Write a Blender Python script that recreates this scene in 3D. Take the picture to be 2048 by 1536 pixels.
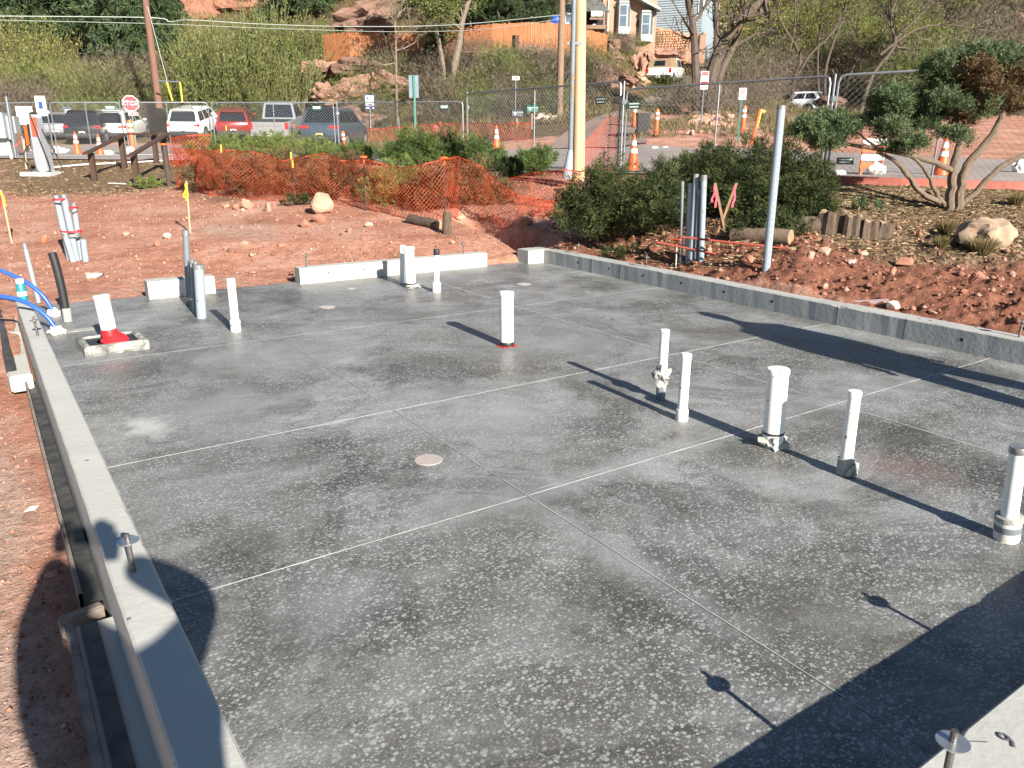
import bpy, bmesh, math, random
import numpy as np
from mathutils import Vector, Matrix, Euler
R=math.radians
for o in list(bpy.data.objects): bpy.data.objects.remove(o)
S=bpy.context.scene; C=S.collection
# ---------------- camera ----------------
FPX=1522.75; PITCH=.306056; ROLL=.0071448; YAW=.5985343; CH=1.6
def _rot():
    cy,sy=math.cos(YAW),math.sin(YAW)
    f=np.array([sy*math.cos(PITCH),cy*math.cos(PITCH),-math.sin(PITCH)])
    r=np.array([cy,-sy,0.]); u=np.cross(r,f)
    return r*math.cos(ROLL)+u*math.sin(ROLL), -r*math.sin(ROLL)+u*math.cos(ROLL), f
CR,CU,CF=_rot()
cam=bpy.data.objects.new('camera',bpy.data.cameras.new('camera')); C.objects.link(cam)
cam.data.sensor_width=36; cam.data.lens=FPX/2048*36; cam.data.clip_start=.02; cam.data.clip_end=900
cam.matrix_world=Matrix(((CR[0],CU[0],-CF[0],0),(CR[1],CU[1],-CF[1],0),(CR[2],CU[2],-CF[2],CH),(0,0,0,1)))
S.camera=cam
# ---------------- light ----------------
SUN_AZ=R(87.3); SUN_EL=R(24.8)
ld=Vector((math.cos(SUN_AZ)*math.cos(SUN_EL),math.sin(SUN_AZ)*math.cos(SUN_EL),-math.sin(SUN_EL)))
sun=bpy.data.objects.new('sun',bpy.data.lights.new('sun','SUN')); C.objects.link(sun)
sun.data.energy=5.0; sun.data.angle=R(.53); sun.data.color=(1,.93,.83)
sun.rotation_euler=ld.to_track_quat('-Z','Y').to_euler(); sun.location=(0,-8,9)
W=bpy.data.worlds.new('World'); S.world=W; W.use_nodes=True
nt=W.node_tree; bg=nt.nodes['Background']; sky=nt.nodes.new('ShaderNodeTexSky'); sky.sky_type='NISHITA'
sky.sun_disc=False; sky.sun_elevation=SUN_EL; sky.sun_rotation=math.atan2(-ld.x,-ld.y)
sky.altitude=1900; sky.air_density=1.0; sky.dust_density=.35; sky.ozone_density=1.2
nt.links.new(sky.outputs[0],bg.inputs[0]); bg.inputs[1].default_value=.05
S.view_settings.view_transform='Standard'; S.view_settings.look='None'; S.view_settings.exposure=1.36; S.view_settings.gamma=1
# ---------------- pixel helpers (photo pixels 2048x1536) ----------------
SY,CY=math.sin(YAW),math.cos(YAW)
FH=np.array([SY,CY,0.]); RH=np.array([CY,-SY,0.])
def ray(x,y): return CR*(x-1024)/FPX-CU*(y-768)/FPX+CF
def dm(d): t=min(1,max(0,(d-6)/8)); return d*(1+.07*t)
def at(x,y,d):                      # point on the pixel's ray at forward depth d (metres, nominal)
    r=ray(x,y); k=dm(d)/(r@FH); return Vector((r[0]*k,r[1]*k,CH+r[2]*k))
def atz(x,y,z):
    r=ray(x,y); k=(z-CH)/r[2]; return Vector((r[0]*k,r[1]*k,z))
def px2m(px,d): return px*dm(d)*.954/FPX
# ---------------- numpy noise ----------------
def _h(ix,iy,s):
    n=(ix.astype(np.int64)*374761393+iy.astype(np.int64)*668265263+s*1442695041)&0x7fffffff
    n=((n^(n>>13))*1274126177)&0x7fffffff
    return ((n^(n>>16))&0xffff)/65535.
def vn(x,y,s=0):
    x=np.asarray(x,float); y=np.asarray(y,float); ix=np.floor(x); iy=np.floor(y); fx=x-ix; fy=y-iy
    fx=fx*fx*(3-2*fx); fy=fy*fy*(3-2*fy)
    a=_h(ix,iy,s);b=_h(ix+1,iy,s);c=_h(ix,iy+1,s);d=_h(ix+1,iy+1,s)
    return (a+(b-a)*fx)+((c+(d-c)*fx)-(a+(b-a)*fx))*fy
def fbm(x,y,s=0,o=4):
    t=0;a=.5
    for i in range(o): t=t+a*(vn(x,y,s+i*17)-.5); x=x*2.03+5.1; y=y*2.03+3.3; a*=.5
    return t
def sst(a,b,x): t=np.clip((x-a)/(b-a),0,1); return t*t*(3-2*t)
# ---------------- terrain ----------------
PROF={
-200:[(450,12.5),(375,19),(335,22),(312,25.5),(299,32),(290,41),(284,45),(262,48),(225,53),(170,60),(90,70),(0,84),(-60,98)],
0:[(450,12.5),(375,19),(335,22),(312,25.5),(299,32),(290,41),(284,45),(262,48),(225,53),(170,60),(90,70),(0,84),(-60,98)],
200:[(450,12.3),(378,18.5),(338,21.5),(315,25.5),(299,32),(289,42),(280,46),(250,50),(200,56),(140,63),(70,72),(0,82),(-60,98)],
430:[(480,10.8),(430,13),(385,16),(345,20),(318,25),(300,32),(287,42),(262,46.5),(232,50),(180,57),(110,65),(50,73),(0,82),(-60,100)],
640:[(482,10.7),(425,13),(380,15.8),(342,20),(320,25),(303,31),(289,40),(270,44),(240,47),(205,50),(160,54),(115,58),(50,64),(0,74),(-60,92)],
780:[(480,10.8),(432,12.6),(382,15.2),(342,20),(322,25),(305,30),(292,36),(275,41),(250,44.5),(215,47.5),(180,50),(125,54),(112,57),(60,62),(10,70),(-60,90)],
900:[(475,11),(438,12.4),(385,15),(345,19),(322,24),(305,29),(288,34),(262,39),(235,43),(190,47),(125,51),(112,54),(60,60),(0,70),(-60,90)],
1000:[(515,10.4),(470,11.2),(442,12.2),(395,14),(358,16.5),(325,22),(302,28),(272,33),(247,37),(190,43),(106,50),(100,53),(50,60),(0,70),(-60,90)],
1120:[(515,10.3),(470,11.2),(436,12.2),(395,13.6),(356,15.6),(325,21),(300,27),(265,32),(238,36.5),(200,42),(120,50),(110,53),(60,60),(0,72),(-60,90)],
1240:[(520,9.9),(470,11),(430,12.2),(395,13.3),(357,15.3),(325,20),(300,26),(265,30),(232,34),(212,38),(180,45),(130,54),(88,61),(78,64),(40,74),(0,88),(-70,115)],
1300:[(545,9.2),(480,10.4),(440,11.5),(395,13),(358,15),(328,19),(300,24.5),(262,29),(230,35),(205,43),(185,50),(160,57),(130,62),(95,67),(60,80),(0,98),(-70,125)],
1340:[(552,9.0),(480,10.2),(440,11.3),(395,12.9),(358,14.8),(330,18.5),(300,24.5),(262,29),(230,35),(205,43),(185,51),(167,60),(142,71),(115,84),(70,100),(0,118),(-70,145)],
1480:[(570,8.2),(500,9.2),(450,10.3),(400,11.9),(362,14),(342,17),(320,20),(300,24),(268,28.5),(235,34),(200,42),(170,55),(132,72),(108,84),(70,100),(0,120),(-70,145)],
1640:[(600,7.2),(520,8.2),(450,10),(400,11.8),(368,13.3),(345,16),(328,20),(305,25),(268,32),(235,45),(228,60),(170,68),(100,82),(0,102),(-70,125)],
1900:[(660,6.2),(505,9),(415,11.5),(372,13),(352,15),(332,19),(305,24),(268,30),(236,38),(226,46),(150,60),(60,78),(0,92),(-70,112)],
2100:[(700,5.6),(520,8.7),(425,11.2),(378,12.8),(356,15),(334,19),(306,24),(268,30),(236,38),(226,46),(150,60),(60,78),(0,92),(-70,112)]}
_cols=[]
for x in sorted(PROF):
    us=[];ds=[];zs=[]
    for py,d in PROF[x]:
        p=at(x,py,d); dd=p.x*SY+p.y*CY; us.append((p.x*CY-p.y*SY)/dd); ds.append(dd); zs.append(p.z)
    if x<1240: ds=[8.6,10.]+ds; zs=[-.03,.0]+zs
    else: ds=[ds[0]-1.2]+ds; zs=[zs[0]-.02]+zs
    ds=ds+[ds[-1]+40,ds[-1]+400]; zs=zs+[zs[-1]+4,zs[-1]+6]
    _cols.append((float(np.mean(us[-8:])) if x>=1240 else float(np.mean(us[:8])),np.array(ds),np.array(zs)))
_U=np.array([c[0] for c in _cols])
def Hs(x,y):                       # smooth terrain
    x=np.asarray(x,float); y=np.asarray(y,float)
    d=x*SY+y*CY; l=x*CY-y*SY
    d=np.maximum(d,.3+.0*d); u=np.clip(l/d,_U[0],_U[-1]); d=np.maximum(d,np.hypot(x,y)*.55)
    Z=np.stack([np.interp(d,c[1],c[2]) for c in _cols])
    i=np.clip(np.searchsorted(_U,u)-1,0,len(_U)-2); t=(u-_U[i])/(_U[i+1]-_U[i]); t=np.clip(t,0,1)
    z=np.take_along_axis(Z,i[None],0)[0]*(1-t)+np.take_along_axis(Z,(i+1)[None],0)[0]*t
    # left strip beside the kerb lies lower; trench behind the far corner
    z=z-.16*(1-sst(.0,.5,x-.05))*(1-sst(5.2,8.6,y))*(1-sst(9,11,np.hypot(x,y)))
    tc=6.62+.12*(y-9.0); z=z-.5*np.exp(-((x-tc)/.27)**4)*sst(8.9,9.2,y)*(1-sst(11.2,12.2,y))
    return z
def Hn(x,y):
    z=Hs(x,y); d=np.asarray(x)*SY+np.asarray(y)*CY
    right=sst(6.5,6.9,x)*(1-sst(10.5,14,d)); site=(1-sst(10,13,d))
    z=z+fbm(x*1.1,y*1.1,3)*.05*np.clip(d/6,0.15,1)+fbm(x*5,y*5,9)*(.05*site*np.clip(d/7-.3,.1,1)+.10*right)+fbm(x*13,y*13,19,2)*.035*site*np.clip(d/7-.3,.1,1)+np.abs(fbm(x*9,y*9,21,3))*(.0+.16*right)*(.3+1.4*vn(x*1.3,y*1.3,5))
    u_=(np.asarray(x)*CY-np.asarray(y)*SY)/np.maximum(d,.3); hill=sst(42,50,d)*(1-.85*sst(.1,.14,u_)*(1-sst(.33,.37,u_))*(1-sst(95,110,d))); z=z+hill*(fbm(x*.16,y*.16,31)*1.3+fbm(x*.7,y*.7,37)*.8)
    ins=sst(.06,.2,x)*(1-sst(6.45,6.6,x))*sst(.5,.7,y)*(1-sst(8.78,8.9,y))
    return z*(1-ins)-.3*ins
def H(x,y): return float(Hs(np.array([x]),np.array([y]))[0])
def HN(x,y): return float(Hn(np.array([x]),np.array([y]))[0])
_kk=np.concatenate([np.arange(3,30,.05),np.arange(30,160,.2)])
def ground(px,py,noise=True):            # where the pixel's ray meets the terrain
    r=ray(px,py); k=_kk/(r@FH); P=np.outer(k,r); P[:,2]+=CH
    dz=P[:,2]-(Hn if noise else Hs)(P[:,0],P[:,1]); i=np.argmax(dz<0)
    if dz[i]>=0: i=len(k)-1
    a=dz[i-1]/(dz[i-1]-dz[i]+1e-9); q=P[i-1]+(P[i]-P[i-1])*a
    return Vector(q)
def dep(p): return p[0]*SY+p[1]*CY
def sz(px,p): return px*(dep(p)*.954)/FPX      # photo pixels -> metres at a point
# ---------------- mesh helpers ----------------
class MB:
    def __init__(s): s.v=[]; s.f=[]
    def add(s,vs,fs):
        o=len(s.v); s.v.extend([tuple(v) for v in vs]); s.f.extend([tuple(i+o for i in f) for f in fs]); return s
    def box(s,c,size,rz=0,m=None):
        hx,hy,hz=size[0]/2,size[1]/2,size[2]/2
        vs=[Vector((x,y,z)) for z in(-hz,hz) for x,y in((-hx,-hy),(hx,-hy),(hx,hy),(-hx,hy))]
        if rz: q=Matrix.Rotation(rz,3,'Z'); vs=[q@v for v in vs]
        if m is not None: vs=[m@v for v in vs]
        vs=[v+Vector(c) for v in vs]
        return s.add(vs,[(3,2,1,0),(4,5,6,7),(0,1,5,4),(1,2,6,5),(2,3,7,6),(3,0,4,7)])
    def bbox(s,c,size,b=.01,rz=0):          # box with chamfered edges
        bm=bmesh.new(); bmesh.ops.create_cube(bm,size=1); bmesh.ops.scale(bm,vec=size,verts=bm.verts)
        bmesh.ops.bevel(bm,geom=bm.edges[:],offset=min(b,min(size)*.45),segments=2,affect='EDGES')
        q=Matrix.Rotation(rz,3,'Z'); vs=[q@v.co+Vector(c) for v in bm.verts]; bm.verts.index_update()
        fs=[[v.index for v in f.verts] for f in bm.faces]; bm.free(); return s.add(vs,fs)
    def tube(s,pts,rad,n=8,cap=True):
        pts=[Vector(p) for p in pts]; k=len(pts)
        if not hasattr(rad,'__len__'): rad=[rad]*k
        o=len(s.v); up=None
        for i,p in enumerate(pts):
            t=(pts[min(i+1,k-1)]-pts[max(i-1,0)])
            if t.length<1e-9: t=Vector((0,0,1))
            t.normalize()
            if up is None:
                up=Vector((1,0,0)) if abs(t.z)>.8 else Vector((0,0,1))
            a=up-t*up.dot(t)
            if a.length<1e-6: a=t.orthogonal()
            a.normalize(); up=a; b=t.cross(a)
            for j in range(n):
                w=2*math.pi*j/n; q=p+(a*math.cos(w)+b*math.sin(w))*rad[i]; s.v.append((q.x,q.y,q.z))
        for i in range(k-1):
            for j in range(n):
                s.f.append((o+i*n+j,o+i*n+(j+1)%n,o+(i+1)*n+(j+1)%n,o+(i+1)*n+j))
        if cap:
            s.f.append(tuple(o+j for j in range(n-1,-1,-1))); s.f.append(tuple(o+(k-1)*n+j for j in range(n)))
        return s
    def cyl(s,p0,p1,r0,r1=None,n=16,cap=True): return s.tube([p0,p1],[r0,r0 if r1 is None else r1],n,cap)
    def lathe(s,prof,c=(0,0,0),n=20):
        o=len(s.v)
        for r,z in prof:
            for j in range(n):
                w=2*math.pi*j/n; s.v.append((c[0]+r*math.cos(w),c[1]+r*math.sin(w),c[2]+z))
        k=len(prof)
        for i in range(k-1):
            for j in range(n): s.f.append((o+i*n+j,o+i*n+(j+1)%n,o+(i+1)*n+(j+1)%n,o+(i+1)*n+j))
        s.f.append(tuple(o+j for j in range(n-1,-1,-1))); s.f.append(tuple(o+(k-1)*n+j for j in range(n)))
        return s
    def prism(s,poly,y0,y1,f=None):        # poly in (x,z), extruded along y; f maps (x,y,z)
        f=f or (lambda x,y,z:(x,y,z)); k=len(poly)
        vs=[f(x,y0,z) for x,z in poly]+[f(x,y1,z) for x,z in poly]
        return s.add(vs,[tuple(range(k)),tuple(range(2*k-1,k-1,-1))]+[((i+1)%k,i,k+i,k+(i+1)%k) for i in range(k)])
    def build(s,name,mat,parent=None,smooth=False):
        me=bpy.data.meshes.new(name); me.from_pydata(s.v,[],s.f); me.update()
        return link(name,me,mat,parent,smooth)
def link(name,me,mat,parent=None,smooth=False):
    if mat is not None and not me.materials: me.materials.append(mat)
    if smooth:
        me.polygons.foreach_set('use_smooth',[True]*len(me.polygons))
        try: me.set_sharp_from_angle(angle=R(40))
        except Exception: pass
    o=bpy.data.objects.new(name,me); C.objects.link(o)
    if parent is not None: o.parent=parent
    return o
def npmesh(name,V,F,mat,parent=None,tint=None,smooth=False):   # F: (n,3|4)
    V=np.asarray(V,np.float32); F=np.asarray(F,np.int32); k=F.shape[1]
    me=bpy.data.meshes.new(name); me.vertices.add(len(V)); me.vertices.foreach_set('co',V.ravel())
    me.loops.add(F.size); me.loops.foreach_set('vertex_index',F.ravel())
    me.polygons.add(len(F)); me.polygons.foreach_set('loop_start',np.arange(len(F),dtype=np.int32)*k)
    me.update(calc_edges=True)
    if tint is not None:
        a=me.attributes.new('tint','FLOAT','POINT'); a.data.foreach_set('value',np.asarray(tint,np.float32))
    return link(name,me,mat,parent,smooth)
def tag(o,label=None,cat=None,group=None,kind=None):
    if label: o['label']=label
    if cat: o['category']=cat
    if group: o['group']=group
    if kind: o['kind']=kind
    return o
def thing(name,label,cat,loc=(0,0,0),rz=0,group=None):
    o=bpy.data.objects.new(name,None); C.objects.link(o); o.empty_display_size=.1
    o.location=loc; o.rotation_euler=(0,0,rz); return tag(o,label,cat,group)
def dup(root,loc=None,rz=None,label=None,scale=None,parent=None):
    r=root.copy(); C.objects.link(r); r.parent=parent
    if loc is not None: r.location=loc
    if rz is not None: r.rotation_euler=(0,0,rz)
    if scale is not None: r.scale=scale if hasattr(scale,'__len__') else (scale,)*3
    if label: r['label']=label
    for ch in list(root.children): dup(ch,parent=r)
    return r
def text(s,size,mat,parent,loc,rot=(R(90),0,0),ext=.002,name='lettering',align='CENTER',sx=1,space=1):
    cu=bpy.data.curves.new('t','FONT'); cu.body=s; cu.size=size; cu.align_x=align; cu.align_y='CENTER'; cu.extrude=ext; cu.resolution_u=2; cu.space_line=space
    t=bpy.data.objects.new('t',cu); me=bpy.data.meshes.new_from_object(t)
    bpy.data.objects.remove(t); bpy.data.curves.remove(cu); me.materials.clear()
    o=link(name,me,mat,parent); o.location=loc; o.rotation_euler=rot; o.scale=(sx,1,1); return o
# ---------------- materials ----------------
def _mat(name):
    m=bpy.data.materials.new(name); m.use_nodes=True; n=m.node_tree; return m,n,n.nodes['Principled BSDF'],n.nodes.new,n.links.new
def M(name,col,rough=.6,var=.18,scale=6.,bump=0.,metal=0.,col2=None,bscale=None,coat=0.,spec=.5,space='Object',stretch=None,detail=4.):
    m,n,b,N,L=_mat(name)
    tc=N('ShaderNodeTexCoord') if space=='Object' else N('ShaderNodeNewGeometry'); src=tc.outputs['Object' if space=='Object' else 'Position']
    if stretch:
        mp=N('ShaderNodeMapping'); mp.inputs['Scale'].default_value=stretch; L(src,mp.inputs[0]); src=mp.outputs[0]
    t=N('ShaderNodeTexNoise'); t.inputs['Scale'].default_value=scale; t.inputs['Detail'].default_value=detail; t.inputs['Roughness'].default_value=.65; L(src,t.inputs[0])
    rp=N('ShaderNodeValToRGB'); e=rp.color_ramp.elements; e[0].position=.3; e[1].position=.7
    c2=col2 or tuple(min(1,c*(1+var)) for c in col); c1=col if col2 else tuple(c*(1-var) for c in col)
    e[0].color=(*c1,1); e[1].color=(*c2,1); L(t.outputs[0],rp.inputs[0]); L(rp.outputs[0],b.inputs['Base Color'])
    b.inputs['Roughness'].default_value=rough; b.inputs['Metallic'].default_value=metal; b.inputs['Coat Weight'].default_value=coat; b.inputs['Specular IOR Level'].default_value=spec
    if bump:
        t2=N('ShaderNodeTexNoise'); t2.inputs['Scale'].default_value=bscale or scale*4; t2.inputs['Detail'].default_value=5; L(src,t2.inputs[0])
        bp=N('ShaderNodeBump'); bp.inputs['Strength'].default_value=.6; bp.inputs['Distance'].default_value=bump; L(t2.outputs[0],bp.inputs['Height']); L(bp.outputs[0],b.inputs['Normal'])
    return m
def leafmat(name,cols,trans=.25,rough=.6,k=1.):     # colours along the per-leaf tint
    m,n,b,N,L=_mat(name); a=N('ShaderNodeAttribute'); a.attribute_name='tint'
    rp=N('ShaderNodeValToRGB'); e=rp.color_ramp.elements
    while len(e)<len(cols): e.new(.5)
    for i,c in enumerate(cols): e[i].position=i/(len(cols)-1); e[i].color=(*[q*k for q in c],1)
    L(a.outputs['Fac'],rp.inputs[0]); L(rp.outputs[0],b.inputs['Base Color']); b.inputs['Roughness'].default_value=rough; b.inputs['Specular IOR Level'].default_value=.25
    tr=N('ShaderNodeBsdfTranslucent'); L(rp.outputs[0],tr.inputs[0]); mx=N('ShaderNodeMixShader'); mx.inputs[0].default_value=trans
    L(b.outputs[0],mx.inputs[1]); L(tr.outputs[0],mx.inputs[2]); L(mx.outputs[0],n.nodes['Material Output'].inputs[0]); return m
rng=np.random.default_rng(7); rnd=random.Random(7)
# ================= ground =================
def ground_mat():
    m,n,b,N,L=_mat('red_dirt'); g=N('ShaderNodeNewGeometry'); P=g.outputs['Position']
    def noise(sc,det=5,ro=.6):
        t=N('ShaderNodeTexNoise'); t.inputs['Scale'].default_value=sc; t.inputs['Detail'].default_value=det; t.inputs['Roughness'].default_value=ro; L(P,t.inputs[0]); return t.outputs[0]
    def ramp(src,stops):
        rp=N('ShaderNodeValToRGB'); e=rp.color_ramp.elements
        while len(e)<len(stops): e.new(.5)
        for i,(p,c) in enumerate(stops): e[i].position=p; e[i].color=(*c,1) if hasattr(c,'__len__') else (c,c,c,1)
        L(src,rp.inputs[0]); return rp.outputs[0]
    def mix(f,a,b2,bt='MIX'):
        x=N('ShaderNodeMix'); x.data_type='RGBA'; x.blend_type=bt
        if isinstance(f,float): x.inputs[0].default_value=f
        else: L(f,x.inputs[0])
        for s,v in((6,a),(7,b2)):
            if hasattr(v,'links'): L(v,x.inputs[s])
            else: x.inputs[s].default_value=(*v,1)
        return x.outputs[2]
    def attr(nm): a=N('ShaderNodeAttribute'); a.attribute_name=nm; return a.outputs['Fac']
    dirt=ramp(noise(.9,6,.7),[(.3,(.31,.135,.083)),(.48,(.46,.225,.152)),(.66,(.58,.345,.255))])
    fine=ramp(noise(14,7,.8),[(.36,.6),(.5,1.),(.66,1.3)]); dirt=mix(1.0,dirt,fine,'MULTIPLY')
    peb=N('ShaderNodeTexVoronoi'); peb.inputs['Scale'].default_value=26; L(P,peb.inputs[0])
    pm=ramp(peb.outputs['Distance'],[(.0,1.),(.20,1.),(.27,0.)]); sel=ramp(noise(5,3),[(.5,0.),(.6,1.)])
    mm=N('ShaderNodeMath'); mm.operation='MULTIPLY'; L(pm,mm.inputs[0]); L(sel,mm.inputs[1])
    dirt=mix(mm.outputs[0],dirt,(.5,.33,.25))
    mul=ramp(noise(17,5,.8),[(.3,(.045,.028,.018)),(.5,(.15,.098,.06)),(.60,(.36,.26,.155)),(.75,(.22,.12,.07))])
    hill=ramp(noise(.55,6,.72),[(.34,(.06,.045,.025)),(.46,(.14,.10,.052)),(.55,(.11,.09,.042)),(.66,(.27,.115,.068))])
    hf=ramp(noise(5,5,.7),[(.35,.55),(.65,1.3)]); hill=mix(1.0,hill,hf,'MULTIPLY')
    nb=noise(1.6,5,.7)
    def soft(a):
        x=N('ShaderNodeMath'); x.operation='ADD'; L(a,x.inputs[0]); y=N('ShaderNodeMath'); y.operation='SUBTRACT'; L(nb,y.inputs[0]); y.inputs[1].default_value=.5; L(y.outputs[0],x.inputs[1])
        return ramp(x.outputs[0],[(.35,0.),(.65,1.)])
    dirt=mix(soft(attr('pale')),dirt,mix(1.0,(.47,.325,.255),fine,'MULTIPLY')); dirt=mix(soft(attr('moist')),dirt,mix(1.0,(.25,.108,.068),fine,'MULTIPLY')); col=mix(soft(attr('mulch')),dirt,mul); col=mix(soft(attr('hill')),col,hill)
    L(col,b.inputs['Base Color']); b.inputs['Roughness'].default_value=.95; b.inputs['Specular IOR Level'].default_value=.15
    ad=N('ShaderNodeMath'); ad.operation='MULTIPLY_ADD'; L(noise(22,6,.75),ad.inputs[0]); ad.inputs[1].default_value=1.; L(pm,ad.inputs[2])
    ad.inputs[1].default_value=2.
    bp=N('ShaderNodeBump'); bp.inputs['Strength'].default_value=.7; bp.inputs['Distance'].default_value=.04; L(ad.outputs[0],bp.inputs['Height']); L(bp.outputs[0],b.inputs['Normal'])
    return m
M_DIRT=ground_mat()
def terrain():
    ph=np.concatenate([np.linspace(-180,-47,40,endpoint=False),np.linspace(-47,-38,30,endpoint=False),np.linspace(-38,38,560,endpoint=False),np.linspace(38,47,30,endpoint=False),np.linspace(47,180,40)])*math.pi/180
    r=np.concatenate([[.02],np.geomspace(.5,5,60,endpoint=False),np.geomspace(5,15,170,endpoint=False),np.geomspace(15,130,210,endpoint=False),np.geomspace(130,700,18)])
    PH,RR=np.meshgrid(ph,r); a=YAW+PH; X=RR*np.sin(a); Y=RR*np.cos(a)
    Z=Hn(X.ravel(),Y.ravel()).reshape(X.shape)
    back=sst(55,80,np.degrees(np.abs(PH))); Z=Z*(1-back*sst(12,30,RR))+(.3)*back*sst(12,30,RR)
    nr,nc=X.shape; V=np.stack([X.ravel(),Y.ravel(),Z.ravel()],1)
    i=(np.arange(nr-1)[:,None]*nc+np.arange(nc-1)[None]).ravel(); F=np.stack([i,i+1,i+nc+1,i+nc],1)[:,::-1]
    o=npmesh('ground',V,F,M_DIRT,smooth=False); me=o.data; me.polygons.foreach_set('use_smooth',[True]*len(me.polygons))
    d=X*SY+Y*CY; u=(X*CY-Y*SY)/np.maximum(d,.3)
    mul=np.clip(sst(8.6,10.8,d)*(1-sst(14.0,14.8,d))*sst(.1,.36,u)+ sst(7.6,9.4,d)*(1-sst(14,14.8,d))*sst(.36,.52,u),0,1)
    mul=np.maximum(mul,.8*sst(16,20,d)*(1-sst(26,28,d))*(1-sst(-.45,-.32,u))*sst(-.75,-.6,u))
    mul=np.maximum(mul,.6*sst(13.5,16.5,d)*(1-sst(21,24,d))*(1-sst(.02,.1,u))*sst(-.5,-.36,u))
    hill=sst(42,47,d)
    hill=np.maximum(hill,sst(30,36,d)*sst(-.2,-.1,u)*(1-sst(.12,.2,u)))
    hill=np.maximum(hill,.6*sst(31,36,d)*sst(.2,.25,u)*(1-sst(.36,.4,u)))
    pale=np.maximum(.75*(1-sst(-.3,.3,X))*(1-sst(4,9,Y))*(d<12),.62*np.exp(-((u+.36)/.09)**2-((d-12.2)/1.3)**2))
    for nm,arr in(('mulch',np.clip(mul,0,1)),('hill',hill),('pale',pale),('moist',.85*sst(6.5,6.8,X)*(1-sst(11,13,d))*sst(.02,.12,u))):
        at_=me.attributes.new(nm,'FLOAT','POINT'); at_.data.foreach_set('value',arr.ravel().astype(np.float32))
    return tag(o,kind='structure')
terrain()
M_ASPH=M('asphalt_road',(.26,.222,.20),.85,.16,.5,bump=.004,bscale=60,space='Geo')
M_DRIVE=M('driveway_paving',(.23,.165,.135),.9,.22,.45,bump=.006,bscale=30,space='Geo')
def sheet(name,near,far,mat,nx=90,ny=26,lift=.035):
    def res(pts):
        P=[ground(*p,noise=False) for p in pts]; L=[0]
        for a,b in zip(P,P[1:]): L.append(L[-1]+(b-a).length)
        t=np.linspace(0,L[-1],nx); return np.stack([np.interp(t,L,[p[k] for p in P]) for k in range(2)],1)
    A=res(near);B=res(far); w=np.linspace(0,1,ny)[:,None,None]; G=A[None]*(1-w)+B[None]*w
    X=G[...,0].ravel();Y=G[...,1].ravel(); Z=np.maximum(Hn(X,Y),Hs(X,Y))+lift
    i=(np.arange(ny-1)[:,None]*nx+np.arange(nx-1)[None]).ravel()
    o=npmesh(name,np.stack([X,Y,Z],1),np.stack([i,i+1,i+nx+1,i+nx],1),mat); o.data.polygons.foreach_set('use_smooth',[True]*len(o.data.polygons))
    return tag(o,kind='structure')
ROAD_NEAR=[(-150,316),(0,318),(200,321),(400,323),(700,327),(950,331),(1150,348),(1300,350),(1640,360),(1900,366),(2180,374)]
sheet('road',ROAD_NEAR,[(-150,292),(0,292),(200,291.5),(430,291),(700,297),(960,301),(1150,299),(1290,290),(1420,300),(1640,305),(1900,318),(2180,328)],M_ASPH,200,30)
sheet('driveway',[(1095,299),(1130,266),(1195,236),(1250,222),(1300,193),(1345,170),(1390,140),(1415,113),(1450,105)],[(1296,288),(1282,262),(1296,238),(1340,216),(1392,190),(1424,165),(1462,135),(1500,114),(1548,106)],M_DRIVE,120,14,lift=.05)
# yellow painted line and pale concrete gutter on the road
M_YEL=M('yellow_road_paint',(.62,.40,.06),.7,.15,5)
def strip(name,pts,w,h,mat,parent=None,lift=.0):
    P=[ground(*p,noise=False) for p in pts]; mb=MB(); fine=[]
    for a,b in zip(P,P[1:]):
        k=max(2,int((b-a).length/.8)); fine+= [a.lerp(b,i/k) for i in range(k)]
    fine.append(P[-1])
    for i,p in enumerate(fine):
        t=(fine[min(i+1,len(fine)-1)]-fine[max(i-1,0)]); t.z=0; t.normalize(); s=Vector((-t.y,t.x,0))*w/2; z=H(p.x,p.y)+lift
        for q,zz in((p-s,z-.1),(p-s,z+h),(p+s,z+h),(p+s,z-.1)): mb.v.append((q.x,q.y,zz))
    for i in range(len(fine)-1):
        for j in range(3): mb.f.append((i*4+j,i*4+j+1,i*4+4+j+1,i*4+4+j))
    mb.f.append((0,1,2,3)); mb.f.append((len(mb.v)-1,len(mb.v)-2,len(mb.v)-3,len(mb.v)-4))
    return mb.build(name,mat,parent)
M_KRED=M('red_painted_kerb',(.33,.10,.07),.75,.25,3,bump=.004)
M_KGREY=M('kerb_concrete',(.34,.31,.28),.9,.15,4,bump=.004)
tag(strip('kerb',[(1660,366),(1800,371),(1950,376),(2150,384)],.16,.13,M_KRED),'red painted kerb between the mulch bed and the road','kerb')
tag(strip('kerb',[(735,283),(800,282),(880,283)],.2,.14,M_YEL),'yellow painted kerb across the road behind the junipers','kerb')
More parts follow.
